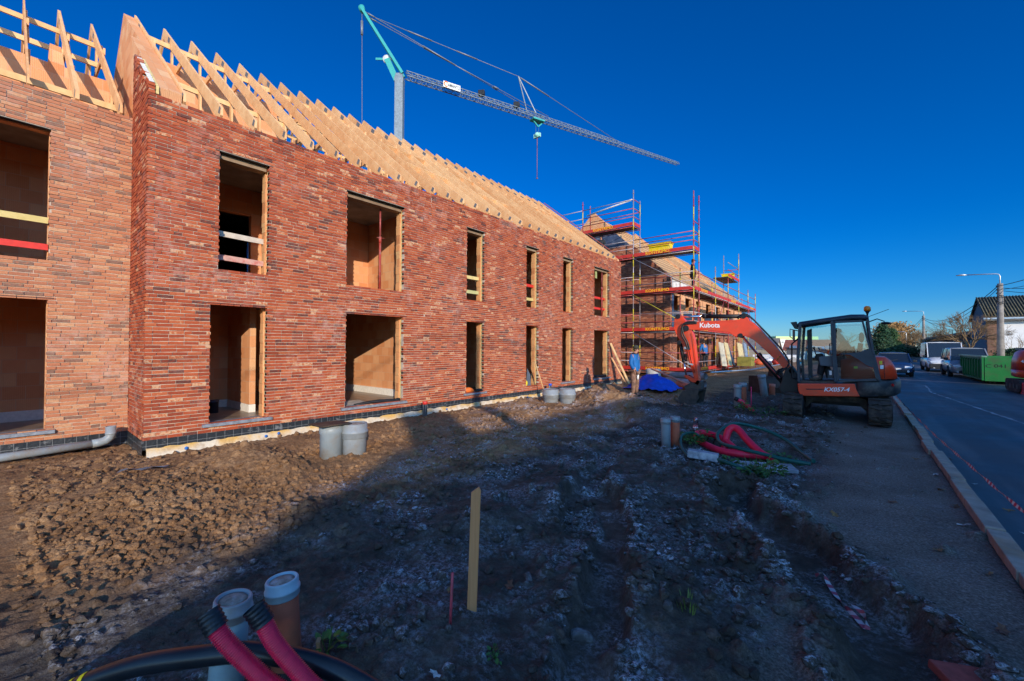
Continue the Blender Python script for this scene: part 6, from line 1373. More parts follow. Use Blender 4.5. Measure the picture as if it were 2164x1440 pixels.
q = MB(); q.prism(arm, BY - .10, BY + .10); q.prism([(3.74, 2.12), (3.70, 1.95), (3.64, 1.45), (3.58, .98), (3.55, .80), (3.585, .80), (3.62, 1.0), (3.69, 1.45), (3.75, 1.95), (3.785, 2.12)], BY + .10, BY + .115); ar = P2(q, 'dipper_arm', M_ORANGE, bevel=.012)
def pin(q, x, z, r=.06, h=.17): q.tube([(x, BY - h, z), (x, BY + h, z)], r, 14)
q = MB(); pin(q, 3.90, 2.24, .075); pin(q, 4.11, 2.54, .06, .13); pin(q, 2.44, 2.55, .06, .14); pin(q, 4.08, 1.88, .055, .13); pin(q, 2.52, 2.06, .06, .14); pin(q, 1.22, 1.18, .07, .2); pin(q, 3.60, .88, .045, .14); P2(q, 'pivot_pin', M_GUN)
def cyl(a, b, f, r, name, y=BY):
    a, b = V((a[0], y, a[1])), V((b[0], y, b[1])); m_ = a.lerp(b, f); q = MB(); q.tube([a, m_], r, 14); o = P2(q, name, M_GUN); q = MB(); q.tube([m_, b], r * .5, 12); P2(q, 'piston_rod', M_CHROME, o); q = MB(); q.tube([a.lerp(b, f - .04), a.lerp(b, f + .015)], r * 1.15, 14); P2(q, 'gland', M_GUN, o)
cyl((2.44, 2.555), (4.11, 2.545), .62, .052, 'arm_cylinder'); cyl((1.45, .86), (2.51, 2.05), .60, .065, 'boom_cylinder', BY + .0); cyl((4.08, 1.88), (3.93, 1.05), .58, .045, 'bucket_cylinder')
q = MB(); q.bar((1.52, BY + .17, 1.0), (2.44, BY + .17, 2.0), .02, .09, (0, 1, 0)); P2(q, 'cylinder_guard', mat('guard_red', (.42, .03, .015), .5))
def hose(pts, r=.019):
    q = MB(); q.tube(spline(pts, 30), r, 8); P2(q, 'hydraulic_hose', M_HOSEB, bo)
for k in range(3):
    y = BY + .05 + .035 * k; hose([(2.6, y, 2.49), (2.45, y, 2.62 - .03 * k), (2.25, y, 2.51), (2.0, y, 2.26), (1.7, y, 1.95), (1.45, y, 1.66), (1.3, y, 1.35), (1.55, y + .1, 1.2 - .05 * k), (1.6, .5, 1.15)], .02)
for k in range(2): hose([(3.62, BY + .14, 2.40 - .03 * k), (3.85, BY + .17, 2.40 - .04 * k), (3.98, BY + .18, 2.30), (4.0 - .05 * k, BY + .17, 2.08), (3.90 - .05 * k, BY + .15, 1.88), (3.86 - .05 * k, BY + .13, 1.70)], .02)
for k in range(2):
    q = MB(); q.tube([(3.86 - .05 * k, BY + .125, 1.70), (3.80 - .05 * k, BY + .12, 1.40), (3.72 - .04 * k, BY + .12, 1.12)], .011, 6); P2(q, 'hydraulic_pipe', M_ORANGE, ar)
q = MB(); q.bar((3.83, BY + .12, 1.72), (3.95, BY + .12, 1.75), .03, .05); q.bar((3.72, BY + .12, 1.32), (3.86, BY + .12, 1.35), .03, .04); P2(q, 'hose_clamp', M_STEELGREY, ar)
q = MB()
for y in (BY - .13, BY + .11): q.prism([(3.96, 1.04), (3.88, 1.06), (3.56, .90), (3.58, .80), (3.66, .83), (3.9, .98)], y, y + .03)
P2(q, 'bucket_link', M_ORANGE, bevel=.006)
q = MB()
for y in (BY - .08, BY + .05): q.prism([(3.92, 1.02), (3.72, .74), (3.62, .74), (3.58, .84), (3.86, 1.06)], y, y + .03)
q.prism([(3.52, .90), (3.50, .70), (3.92, .66), (3.95, .78), (3.75, .88)], BY - .14, BY + .14); P2(q, 'quick_hitch', M_STEELW, bevel=.01)
bk = [(3.50, .72), (3.92, .68), (4.02, .50), (3.98, .34), (3.84, .24), (3.66, .22), (3.56, .18), (3.57, .23), (3.66, .26), (3.82, .28), (3.93, .36), (3.96, .49), (3.88, .63), (3.52, .66)]
q = MB(); q.prism(bk, BY - .40, BY + .40); q.prism([(3.50, .72), (3.92, .68), (4.02, .50), (3.98, .34), (3.84, .24), (3.66, .22), (3.58, .35)], BY + .40, BY + .42); q.prism([(3.50, .72), (3.92, .68), (4.02, .50), (3.98, .34), (3.84, .24), (3.66, .22), (3.58, .35)], BY - .42, BY - .40); bu = P2(q, 'bucket', M_STEELW)
for k in range(5):
    y = BY - .36 + .18 * k; q = MB(); q.add([(3.68, y - .035, .245), (3.68, y + .035, .245), (3.68, y + .035, .20), (3.68, y - .035, .20), (3.50, y - .02, .15), (3.50, y + .02, .15)], [(0, 1, 5, 4), (3, 2, 1, 0), (2, 3, 4, 5), (0, 4, 3), (1, 2, 5)]); P2(q, 'bucket_tooth', M_STEELW, bu)
q = MB(); q.ball((3.76, BY, .48), .15, 10, 7, (1, 2.0, .9)); P2(q, 'soil_load', M_SOIL, bu)
# operator sitting in the cab
M_HIVIS = mat('orange_hivis', (.78, .09, .01), .7, var=.15, scale=8)
EXMODE = 'body'
def exw(x, y, z): return EXO + Matrix.Rotation(EXR, 3, 'Z') @ V(remap((x, y, z)))
J = {'hip': (exw(.42, .38, 1.48), .13), 'belly': (exw(.42, .38, 1.62), .13), 'chest': (exw(.50, .38, 1.84), (.17, .13)), 'neck': (exw(.62, .38, 1.99), .06), 'head': (exw(.74, .38, 2.09), .09), 'crown': (exw(.73, .38, 2.18), .075), 'nose': (exw(.86, .38, 2.06), .016),
     'lsh': (exw(.53, .58, 1.88), .07), 'lel': (exw(.68, .66, 1.62), .055), 'lwr': (exw(.98, .68, 1.66), .04), 'lpa': (exw(1.10, .69, 1.69), .036), 'rsh': (exw(.53, .18, 1.88), .07), 'rel': (exw(.68, .1, 1.62), .055), 'rwr': (exw(.98, .1, 1.66), .04), 'rpa': (exw(1.10, .1, 1.69), .036),
     'lth': (exw(.80, .5, 1.47), .095), 'lkn': (exw(1.08, .52, 1.45), .07), 'lan': (exw(1.14, .52, 1.06), .05), 'lto': (exw(1.32, .53, 1.01), .04), 'rth': (exw(.80, .26, 1.47), .095), 'rkn': (exw(1.08, .24, 1.45), .07), 'ran': (exw(1.14, .24, 1.06), .05), 'rto': (exw(1.32, .24, 1.01), .04)}
E_ = [('hip', 'belly'), ('belly', 'chest'), ('chest', 'neck'), ('neck', 'head'), ('head', 'crown'), ('head', 'nose')] + [(a, b) for s in 'lr' for a, b in (('chest', s + 'sh'), (s + 'sh', s + 'el'), (s + 'el', s + 'wr'), (s + 'wr', s + 'pa'), ('hip', s + 'th'), (s + 'th', s + 'kn'), (s + 'kn', s + 'an'), (s + 'an', s + 'to'))]
loc_ = exw(.42, .38, 1.48); op = skin('person', J, E_, M_SKIN, loc=loc_); tag(op, 'operator in orange work jacket and dark cap sitting in the excavator cab', 'person'); op['_base'] = tuple(map(float, loc_))
G = lambda keys, g: {k: (J[k][0], tuple(x + g for x in (J[k][1] if hasattr(J[k][1], '__len__') else (J[k][1],) * 2))) for k in keys}
skin('jacket', G(['belly', 'hip', 'chest', 'lsh', 'lel', 'lwr', 'rsh', 'rel', 'rwr'], .025), [('hip', 'belly'), ('belly', 'chest'), ('chest', 'lsh'), ('lsh', 'lel'), ('lel', 'lwr'), ('chest', 'rsh'), ('rsh', 'rel'), ('rel', 'rwr')], M_HIVIS, op, loc=loc_)
skin('trousers', G(['hip', 'lth', 'lkn', 'lan', 'rth', 'rkn', 'ran'], .02), [('hip', 'lth'), ('lth', 'lkn'), ('lkn', 'lan'), ('hip', 'rth'), ('rth', 'rkn'), ('rkn', 'ran')], M_DARKCL, op, loc=loc_)
q = MB(); q.tube([J['lel'][0].lerp(J['lwr'][0], .55), J['lel'][0].lerp(J['lwr'][0], .75)], .073, 12, caps=False); q.build('reflective_band', mat('reflective', (.55, .56, .58), .4), op)
q = MB(); c = J['crown'][0]; q.lathe([(.10, -.04), (.10, .01), (.085, .045), (.04, .065), (.001, .07)], c, 14); f_ = (exw(1, 0, 0) - exw(0, 0, 0)); l_ = (exw(0, 1, 0) - exw(0, 0, 0)); a = c + f_ * .07 - V((0, 0, .03))
q.add([a - l_ * .08, a + l_ * .08, a + l_ * .06 + f_ * .1 - V((0, 0, .02)), a - l_ * .06 + f_ * .1 - V((0, 0, .02))], [(0, 1, 2, 3)]); q.build('cap', M_DARKCL, op)
for s in 'lr':
    q = MB(); w_, p_ = J[s + 'wr'][0], J[s + 'pa'][0]
    for k in range(4): b0 = p_ + V((0, 0, (1.5 - k) * .018)); q.tube([b0, b0 + f_ * .04, b0 + f_ * .05 - l_ * .03], [.011, .010, .008], 6)
    q.tube([w_, p_ + V((0, 0, .04)), p_ + f_ * .03 + V((0, 0, .055))], [.014, .012, .009], 6); q.build('hand', M_SKIN, op)
    q = MB(); q.tube([J[s + 'an'][0] + V((0, 0, .08)), J[s + 'an'][0] - V((0, 0, .04)), J[s + 'to'][0] - V((0, 0, .01)), J[s + 'to'][0] + f_ * .05], [.06, .06, .05, .035], 8); q.build('boot', M_BOOT, op)
# ---------------------------------------------------------------- parked vehicles
M_TYRE = mat('tyre_rubber', (.015, .015, .016), .8, var=.2); M_RIM = mat('alloy_rim', (.45, .46, .48), .35, .7, var=.05)
M_CARGLASS = mat('car_glass', (.012, .018, .026), .04, spec=.9, var=.1); M_LAMP = mat('headlamp', (.62, .66, .70), .1, spec=.9, var=.1); M_PLATEW = mat('number_plate', (.70, .68, .66), .5); M_BUMP = mat('bumper_plastic', (.02, .021, .023), .6, var=.2)
def car(name, label, loc, rz, L, W, H, paint, bonnet=.30, zb=.98, nose=.62, screen=.18, rear=.06, van=False, group=None):
    """nose at +x; bonnet = share of the length, zb = belt line height"""
    e = thing(name, label, 'van' if van else 'car', loc, rz, local=True, group=group); x0, x1 = -L / 2, L / 2; xb = x1 - bonnet * L; w = W / 2
    def sec(x, zlo, zhi, hw, n=16):
        return [(x, hw * (abs(math.cos(a)) ** .35) * (1 if math.cos(a) > 0 else -1), (zlo + zhi) / 2 + (zhi - zlo) / 2 * (abs(math.sin(a)) ** .5) * (1 if math.sin(a) > 0 else -1)) for a in [2 * math.pi * (i + .5) / n for i in range(n)]]
    q = MB(); q.loft([sec(x0, .42, zb * .86, w * .86), sec(x0 + .07, .30, zb, w * .96), sec(x0 + .5, .22, zb + .02, w), sec(xb, .22, zb + .03, w), sec(xb + .3 * (x1 - xb), .22, zb - .02, w), sec(x1 - .35, .24, nose + .16, w * .97), sec(x1 - .10, .26, nose + .02, w * .88), sec(x1, .34, nose - .12, w * .74)]); q.build('body', paint, e)
    zt = H; s = screen * L; r_ = rear * L
    def cab(x, z, hw): return (x, hw, z), (x, -hw, z)
    tw = .80 if not van else .90
    a = [cab(xb + .12, zb - .02, w * .90), cab(xb + .12 - s, zt - .05, w * tw), cab(x0 + r_ + .1, zt - .04, w * tw), cab(x0 + .04, zb - .02, w * .92)]
    q = MB(); q.add([p for c in a for p in c], [(0, 2, 3, 1), (2, 4, 5, 3), (4, 6, 7, 5), (0, 6, 4, 2), (1, 3, 5, 7), (0, 1, 7, 6)]); q.build('window_glass', M_CARGLASS, e, bevel=.03)
    q = MB(); q.loft([[(xb + .12 - s - .02 + d, y, z) for y, z in ((-w * tw * 1.01, zt - .09), (-w * tw * .9, zt - .02), (0, zt + .01), (w * tw * .9, zt - .02), (w * tw * 1.01, zt - .09))] for d in (0,)] + [[(x, y, z) for y, z in ((-w * tw * 1.01, zt - .09), (-w * tw * .9, zt + .0), (0, zt + .035), (w * tw * .9, zt + .0), (w * tw * 1.01, zt - .09))] for x in ((xb + .12 - s + x0) / 2, x0 + r_ + .12)]); q.build('roof', paint, e)
    for sd in (1, -1):
        pls = [((xb + .14, zb - .02, .905), (xb + .12 - s, zt - .06, tw * 1.0)), ((x0 + .04, zb, .93), (x0 + r_ + .08, zt - .06, tw * 1.0))]
        xm = (xb + .12 - s + x0 + r_) / 2 + .15; pls.append(((xm, zb, .93), (xm, zt - .06, tw * 1.01)))
        if van: pls.append(((xm - .9, zb, .93), (xm - .9, zt - .06, tw * 1.01)))
        for (p, t) in pls:
            q = MB(); q.bar((p[0], sd * w * p[2], p[1]), (t[0], sd * w * t[2], t[1]), .08, .05, (0, 1, 0)); q.build('window_pillar', paint, e)
        q = MB(); q.cbox((xb - .05, sd * (w + .09), zb + .08), (.10, .20, .15)); q.build('mirror', M_BUMP, e, bevel=.03)
        for xc in (x1 - .21 * L, x0 + .19 * L):
            q = MB(); q.lathe([(.20, -.10), (.30, -.10), (.325, -.06), (.325, .06), (.30, .10), (.20, .10)], (xc, sd * (w - .10), .325), 20, Matrix.Rotation(R(90), 3, 'X')); wh = q.build('wheel', M_TYRE, e)
            q = MB(); q.lathe([(.001, sd * -.075), (.21, sd * -.09), (.21, sd * -.05)], (xc, sd * (w - .10), .325), 16, Matrix.Rotation(R(90), 3, 'X')); q.build('rim', M_RIM, wh)
            q = MB(); q.tube([(xc + .40 * math.cos(t), sd * (w + .002), .325 + .40 * math.sin(t)) for t in [math.pi * i / 10 for i in range(11)]], .022, 5); q.build('wheel_arch', M_BUMP, e)
        q = MB(); q.add([(x1 - .11, sd * w * .90, nose - .0), (x1 - .42, sd * w * .985, nose + .12), (x1 - .40, sd * w * .985, nose - .02), (x1 - .06, sd * w * .80, nose - .13), (x1 + .0, sd * w * .48, nose - .09), (x1 - .10, sd * w * .5, nose + .03)], [(0, 1, 2, 3), (0, 3, 4, 5)]); q.build('headlight', M_LAMP, e, fix=False)
        q = MB(); q.tube([(x1 - .06, sd * w * .66, .36), (x1 + .02, sd * w * .66, .36)], .06, 10); q.build('fog_light', M_LAMP, e)
        q = MB(); q.bar((xm + .05, sd * (w + .004), zb - .18), (xm + .22, sd * (w + .004), zb - .18), .02, .03); q.build('door_handle', M_BUMP, e)
    q = MB(); q.cbox((x1 + .0, 0, .36), (.06, W * .62, .16)); q.build('grille', M_BUMP, e, bevel=.02)
    q = MB(); q.cbox((x1 + .035, 0, .50), (.02, .52, .115)); q.build('number_plate', M_PLATEW, e)
    q = MB(); q.bar((xb + .16, -.4, zb + .0), (xb + .06, .15, zb + .16), .015, .02); q.build('wiper', M_BUMP, e)
    return e
ZR = -.05; RZ_ = R(-90)
car('parked_car', 'dark blue hatchback parked at the near kerb facing the camera', (1.83, 37.7, ZR), RZ_, 4.0, 1.74, 1.50, mat('paint_blue', (.012, .03, .085), .2, coat=.8, var=.05), .27, .92, .66, .22)
car('parked_van', 'white panel van with black bumper parked behind the silver car', (5.1, 47.2, ZR), RZ_, 5.6, 2.05, 2.28, mat('paint_white', (.66, .67, .68), .25, coat=.5, var=.04), .20, 1.12, .82, .12, .02, True)
# panel sides of the van
vn = bpy.data.objects['parked_van']
for sd in (1, -1):
    q = MB(); q.add([(-2.72, sd * 1.0, 1.1), (.55, sd * 1.0, 1.1), (.55, sd * .945, 2.2), (-2.65, sd * .945, 2.2)], [(0, 1, 2, 3)]); q.build('side_panel', _M['paint_white'], vn)
q = MB(); q.cbox((2.72, 0, .48), (.2, 1.9, .36)); q.build('front_bumper', M_BUMP, vn, bevel=.06)
car('parked_car', 'silver people carrier parked behind the green skip', (5.35, 39.6, ZR), RZ_, 4.5, 1.85, 1.84, mat('paint_silver', (.32, .33, .35), .28, .3, coat=.6, var=.05), .20, 1.08, .78, .17, .03)
q = MB(); q.tube([(5.3, 39.2, 1.80), (5.25, 39.3, 2.02)], .012, 5); q.build('antenna', M_BUMP, bpy.data.objects['parked_car.001'], off=(0, 0, 0)).matrix_parent_inverse = bpy.data.objects['parked_car.001'].matrix_basis.inverted()
# skip
M_SKIP = mat('skip_green', (.008, .17, .035), .5, var=.18, scale=1.5, dirt=(.07, .08, .045, .6), dscale=2.2)
sk = thing('skip_container', 'green open skip container with ribbed side standing on the road', 'skip', (6.1, 32, ZR))
X0, X1, Yn, Yf, Zt = 4.95, 7.25, 31.6, 38.2, 1.32
q = MB(); t = .05
q.prism([(Yn, .12), (Yf - .9, .12), (Yf, .75), (Yf, Zt), (Yn, Zt)], X0, X0 + t, 'x'); q.prism([(Yn, .12), (Yf - .9, .12), (Yf, .75), (Yf, Zt), (Yn, Zt)], X1 - t, X1, 'x')
q.box((X0 + t, Yn, .12), (X1 - t, Yn + t, Zt)); q.box((X0 + t, Yn + t, .12), (X1 - t, Yf - .9, .17)); q.box((X0 + t, Yf - t, .75), (X1 - t, Yf, Zt)); q.build('skip_body', M_SKIP, sk)
for k in range(9):
    q = MB(); y = Yn + .35 + k * .68; q.prism([(X0 - .09, .3 + max(0, (y - Yf + .9) * .7)), (X0 - .0, .2 + max(0, (y - Yf + .9) * .7)), (X0 - .0, Zt - .08), (X0 - .09, Zt - .14)], y, y + .12); q.build('side_rib', M_SKIP, sk)
q = MB(); q.box((X0 - .11, Yn - .02, Zt), (X0 + .08, Yf, Zt + .07)); q.build('rim', mat('skip_rim', (.16, .30, .22), .4, var=.3, scale=2), sk)
q = MB(); q.box((X0 - .10, Yn + .0, .15), (X0 - .03, Yn + .14, Zt)); q.build('corner_post', M_SKIP, sk)
for x in (X0 + .25, X1 - .35):
    for y in (Yn + .5, Yf - 1.4):
        q = MB(); q.tube([(x, y, .03), (x + .2, y, .03)], .09, 10); q.build('roller', M_GUN, sk)
text(sk, 'C 041', 'lettering', .25, frame_matrix((5.34, Yn - .004, .88), (1, 0, 0), (0, 0, 1)), M_BLACK, .002, 1.2)
# small red excavator at the right edge
me_ = thing('mini_excavator', 'small red and dark excavator seen from behind at the right edge', 'excavator', (6.2, 26.6, ZR))
for x in (5.15, 6.75):
    q = MB(); q.prism([(25.9 + .25 * math.cos(a), .25 + .25 * math.sin(a)) for a in [math.pi / 2 + math.pi * i / 8 for i in range(9)]] + [(27.6 + .25 * math.cos(a), .25 + .25 * math.sin(a)) for a in [-math.pi / 2 + math.pi * i / 8 for i in range(9)]], x - .2, x + .2, 'x'); tr = q.build('track', M_MUDTRACK, me_)
    q = MB()
    for k in range(4): q.tube([(x - .21, 26.0 + k * .5, .22), (x + .21, 26.0 + k * .5, .22)], .11, 10)
    q.build('roller', M_GUN, tr)
def bod(zz, g, x0=4.95, x1=7.05, y0=25.75, y1=27.5): 
    return [(((x0 + x1) / 2) + (x1 - x0) / 2 * g * (abs(math.cos(a)) ** .5) * (1 if math.cos(a) > 0 else -1), (y0 + y1) / 2 + (y1 - y0) / 2 * g * (abs(math.sin(a)) ** .5) * (1 if math.sin(a) > 0 else -1), zz) for a in [2 * math.pi * (i + .5) / 20 for i in range(20)]]
q = MB(); q.loft([bod(.58, .9), bod(.64, .99), bod(.9, 1.)]); q.build('counterweight', M_ORANGE, me_)
q = MB(); q.loft([bod(.905, 1.), bod(1.3, .98), bod(1.6, .90), bod(1.72, .78)]); q.build('engine_hood', M_ORANGE, me_)
q = MB(); q.loft([bod(.92, 1.01, 5.45), bod(1.3, 1.0, 5.62), bod(1.62, .93, 5.40), bod(1.78, .82, 5.25)]); q.build('dark_cover', M_NAVY, me_)
q = MB(); q.box((5.2, 26.6, 1.7), (6.2, 27.6, 1.8)); q.build('seat_deck', M_NAVY, me_)
for x, y in ((5.95, 26.6), (6.95, 26.6), (5.95, 27.5), (6.95, 27.5)):
    q = MB(); q.box((x - .04, y - .04, 1.7), (x + .04, y + .04, 2.45)); q.build('canopy_post', M_NAVY, me_)
q = MB(); q.box((5.88, 26.4, 2.45), (7.02, 27.65, 2.53)); q.build('canopy_roof', M_NAVY, me_, bevel=.03)
text(me_, '48-5', 'lettering', .17, frame_matrix((5.17, 25.83, 1.25), (1, -.25, 0), (0, 0, 1)), M_WHITEL, .004)
q = MB(); q.box((5.0, 25.3, ZR), (5.55, 25.85, .42)); q.box((5.03, 25.33, .1), (5.52, 25.82, .43)); solo(q, 'plastic_crate', mat('pink_red_crate', (.72, .02, .06), .4, var=.1), 'pink red plastic crate standing before the small excavator', 'crate', (5.3, 25.6, ZR), bevel=.02)

# ---------------------------------------------------------------- poles and wires
M_POLE = mat('concrete_pole', (.27, .24, .21), .9, var=.3, scale=2.5, dirt=(.12, .105, .09, .7), dscale=.9); M_WIRE = mat('black_cable', (.012, .012, .014), .6)
def pole(x, y, h, lamp, label, r=.16, arm=1.8):
    e = thing('utility_pole', label, 'pole', (x, y, 0)); q = MB(); q.tube([(x, y, -.3), (x, y, h)], [r * 1.15, r * .8], 10); q.build('pole_shaft', M_POLE, e)
    if lamp:
        q = MB(); q.tube([(x, y, h - .6), (x, y, h + .55), (x - .06, y, h + .72), (x - .2, y, h + .78), (x - arm, y, h + .86)], .04, 8); la = q.build('lamp_arm', M_STEELGREY, e)
        q = MB(); q.tube([(x - arm + .1, y, h + .86), (x - arm - .15, y, h + .875), (x - arm - .5, y, h + .86)], [.05, .08, .03], 8); q.build('lamp_head', M_STEELGREY, la)
    for k in range(3):
        q = MB(); q.lathe([(.03, 0), (.05, .03), (.03, .06), (.05, .09), (.02, .11)], (x - r * .95, y - .05, h - .25 - k * .28), 8); q.build('insulator', M_GUN, e)
    return e
P_ = [(8.1, -1.65, 7.9, False, 'concrete utility pole beside the camera across the street', .17, 1.8), (8.62, 49.6, 6.85, True, 'nearest concrete street pole with a lamp arm before the white house', .20, 1.9), (8.7, 100, 7.3, True, 'second concrete street pole with lamp arm beyond the van', .2, 2.2), (8.6, 165, 8.3, True, 'third street pole with lamp arm in front of the brown willow', .2, 2.6)]
PO = [pole(*p) for p in P_]
q = MB(); q.tube([(8.6, 132, 0), (8.6, 132, 5.2), (8.3, 132, 5.5), (6.9, 132, 5.55)], .07, 6); solo(q, 'street_lamp', M_STEELGREY, 'short grey street lamp left of the third street pole', 'lamp', (8.6, 132, 0))
def wire(a, b, sag, label, r=.018, grp='overhead cables along the street'):
    a, b = V(a), V(b); pts = [a.lerp(b, i / 24) - V((0, 0, sag * 4 * (i / 24) * (1 - i / 24))) for i in range(25)]; q = MB(); q.tube(pts, r, 5, caps=False); solo(q, 'overhead_cable', M_WIRE, label, 'cable', a, grp, fix=False)
wire((8.0, -1.65, 7.7), (8.5, 49.6, 6.65), 1.1, 'upper overhead cable from the near pole to the first visible pole', .025); wire((8.0, -1.65, 7.45), (8.45, 49.6, 6.35), 1.35, 'lower overhead cable from the near pole to the first visible pole')
wire((8.0, -1.65, 7.8), (8.0, -40, 7.5), 1, 'overhead cable running back behind the camera'); 
wire((8.5, 49.6, 6.65), (8.6, 100, 7.0), 1.5, 'upper overhead cable between the first and second visible poles', .03); wire((8.5, 49.6, 6.45), (8.6, 100, 6.8), 1.75, 'lower overhead cable between the first and second visible poles', .022)
wire((8.6, 100, 7.0), (8.5, 165, 7.9), 1.6, 'overhead cable between the second and third visible poles', .03); wire((8.6, 100, 6.7), (8.5, 165, 7.6), 2., 'lower overhead cable between the second and third visible poles', .025)
wire((8.7, 100, 6.7), (10.2, 75, 3.9), .5, 'service cable from the second pole to the flat-roofed houses', .025)
wire((8.62, 49.6, 6.5), (16, 40, 6.2), .5, 'upper service cable leaving the first visible pole to the right', .02); wire((8.62, 49.6, 6.3), (16, 41, 5.6), .6, 'lower service cable leaving the first visible pole to the right', .02)
q = MB(); q.tube([(8.62 + .21 * math.cos(t), 49.4, 5.7 + .25 * math.sin(t) - .02 * t) for t in [i * .5 for i in range(26)]], .02, 5); q.tube([(8.45, 49.38, 6.5), (8.43, 49.36, 5.4)], .02, 5); q.build('coiled_cable', M_WIRE, PO[1])

# ---------------------------------------------------------------- white house with tiled roof, dark flat-roofed row
WHs = thing('white_house', 'white rendered house with moss-brown tiled roof and dark gable', 'house', (9.3, 60, 0))
y0, y1, xa, xb = 60., 67.2, 9.6, 22.
q = MB(); q.box((xa + .75, y0, 0), (xb, y0 + .3, 4.85)); q.build('front_wall', M_RENDER, WHs)
q = MB(); q.box((xa - .02, y0 - .03, 0), (xa + .75, y0 + .3, 4.85)); q.build('corner_pier', brickwall_mat('brown_brick', [(.13, .055, .03), (.22, .10, .06), (.28, .14, .09)], (.2, .17, .14), .21, .065, .008), WHs)
q = MB(); q.prism([(y0 + .3, 0), (y0 + .3, 4.85), ((y0 + y1) / 2, 6.7), (y1, 4.85), (y1, 0)], xa, xa + .3, 'x'); q.build('gable_wall', mat('blue_grey_slate', (.10, .12, .15), .7, var=.2, scale=8), WHs)
q = MB(); q.prism([(y0 - .6, 4.75), ((y0 + y1) / 2, 6.98), (y1 + .4, 4.75), (y1 + .4, 4.6), ((y0 + y1) / 2, 6.80), (y0 - .6, 4.55)], xa - .2, xb, 'x'); rf = q.build('roof', M_TILE, WHs)
q = MB()
for k in range(60): x = xa - .18 + k * .205; q.tube([(x, y0 - .55, 4.80), (x, (y0 + y1) / 2, 7.0)], .05, 6)
q.build('roof_tiles', mat('mossy_tile', (.135, .115, .065), .9, var=.45, scale=3, dirt=(.06, .065, .035, .7), dscale=2), rf)
q = MB(); q.box((xa - .3, y0 - .62, 4.38), (xb, y0 - .02, 4.56)); q.build('eaves_soffit', mat('soffit_grey', (.16, .15, .14), .7), WHs)
q = MB(); q.box((xa - .35, y0 - .72, 4.52), (xb, y0 - .6, 4.66)); q.build('gutter', M_STEELGREY, WHs)
q = MB(); q.tube([(xa + .85, y0 - .06, 0), (xa + .85, y0 - .06, 4.4)], .05, 8); q.build('downpipe', mat('grey_downpipe', (.3, .31, .33), .5), WHs)
for x in (14, 18):
    q = MB(); q.box((x, y0 - .03, 1.0), (x + 1.6, y0 + .02, 2.4)); f = q.build('window', M_PVC, WHs); q = MB(); q.box((x + .08, y0 - .04, 1.08), (x + 1.52, y0 - .032, 2.32)); q.build('pane', M_WGLASS, f)
M_ROWW = mat('row_window', (.13, .21, .32), .15, spec=.8, var=.2, scale=2)
for k in range(5):
    y = 70 + k * 9.; fh = thing('row_house', ['dark flat-roofed brick house nearest behind the large bare tree', 'second dark flat-roofed house of the low row', 'middle dark flat-roofed house of the low row', 'fourth dark flat-roofed house of the low row', 'last dark flat-roofed house of the low row by the willow'][k], 'house', (10, y, 0))
    q = MB(); q.box((10.2, y + .02, 0), (19, y + 8.98, 3.35)); q.build('wall', M_DARKBRICK, fh); q = MB(); q.box((9.9, y - .05, 3.35), (19.3, y + 9.05, 3.75)); q.build('flat_roof', mat('roof_fascia', (.05, .06, .07), .6), fh)
    for j, (a, w_) in enumerate(((1.0, .9), (3.2, 1.6), (6.4, .9))):
        q = MB(); q.box((10.12, y + a, .9 if j != 1 else .1), (10.22, y + a + w_, 2.7)); q.build('window', M_ROWW, fh)
# ---------------------------------------------------------------- trees
M_BARK = mat('bare_bark', (.16, .115, .07), .9, var=.35, scale=6); M_TWIG = mat('bare_twig', (.20, .125, .06), .9, var=.35, scale=3)
M_LEAFD = mat('conifer_green', (.018, .055, .02), .7, var=.5, scale=1.2); M_LEAFY = mat('hedge_green', (.03, .075, .02), .7, var=.5, scale=1.5); M_WILLOW = mat('willow_brown', (.26, .14, .045), .8, var=.35, scale=1.)
def bare_tree(x, y, h, cr, th, seed, label, twig=M_TWIG, depth=6, n=3, spread=.62, rt=.13):
    r = random.Random(seed); e = thing('bare_tree', label, 'tree', (x, y, 0)); q = MB(); q.tube([(x, y, -.1), (x + r.gauss(0, .05), y, th * .5), (x, y, th)], [rt * 1.25, rt, rt * 1.1], 8); q.build('trunk', M_BARK, e)
    q = MB()
    def grow(p, d, L, rad, k):
        m_ = p + d * L * .5 + V((r.gauss(0, .05), r.gauss(0, .05), r.gauss(0, .03))) * L; b = p + d * L + V((0, 0, .03 * L)); q.tube([p, m_, b], [rad, rad * .85, rad * .68], 5 if k > 3 else 3, caps=False)
        if k == 0: return
        for i in range(n if k > 1 else n + 1):
            a = V((r.gauss(0, 1), r.gauss(0, 1), r.gauss(.15, .8))).normalized(); nd = (d * (1.0) + a * spread * r.uniform(.7, 1.25)).normalized(); nd.z = max(nd.z, -.12)
            c = b if i else m_.lerp(b, r.uniform(.3, 1)); grow(c, nd.normalized(), L * r.uniform(.62, .85), rad * .62, k - 1)
    L0 = (h - th) * .30
    for i in range(7):
        a = 6.28 * i / 7 + r.uniform(-.3, .3); grow(V((x, y, th * .95)), V((math.cos(a) * cr / (h - th) * 1.0, math.sin(a) * cr / (h - th) * 1.0, r.uniform(.35, 1.1))).normalized(), L0 * r.uniform(.85, 1.15), rt * .42, depth - 2)
    q.build('crown', twig, e, fix=False); return e
bare_tree(7.75, 55.5, 5.2, 2.4, 1.7, 5, 'large bare pollard tree with a round crown before the white house', depth=7, rt=.17)
bare_tree(8.4, 90, 5.3, 3.2, 1.4, 9, 'smaller bare round tree behind the blue car', rt=.2, depth=7)
bare_tree(9.0, 118, 6.0, 3.6, 1.6, 14, 'bare tree beside the second street pole', rt=.24, depth=7)
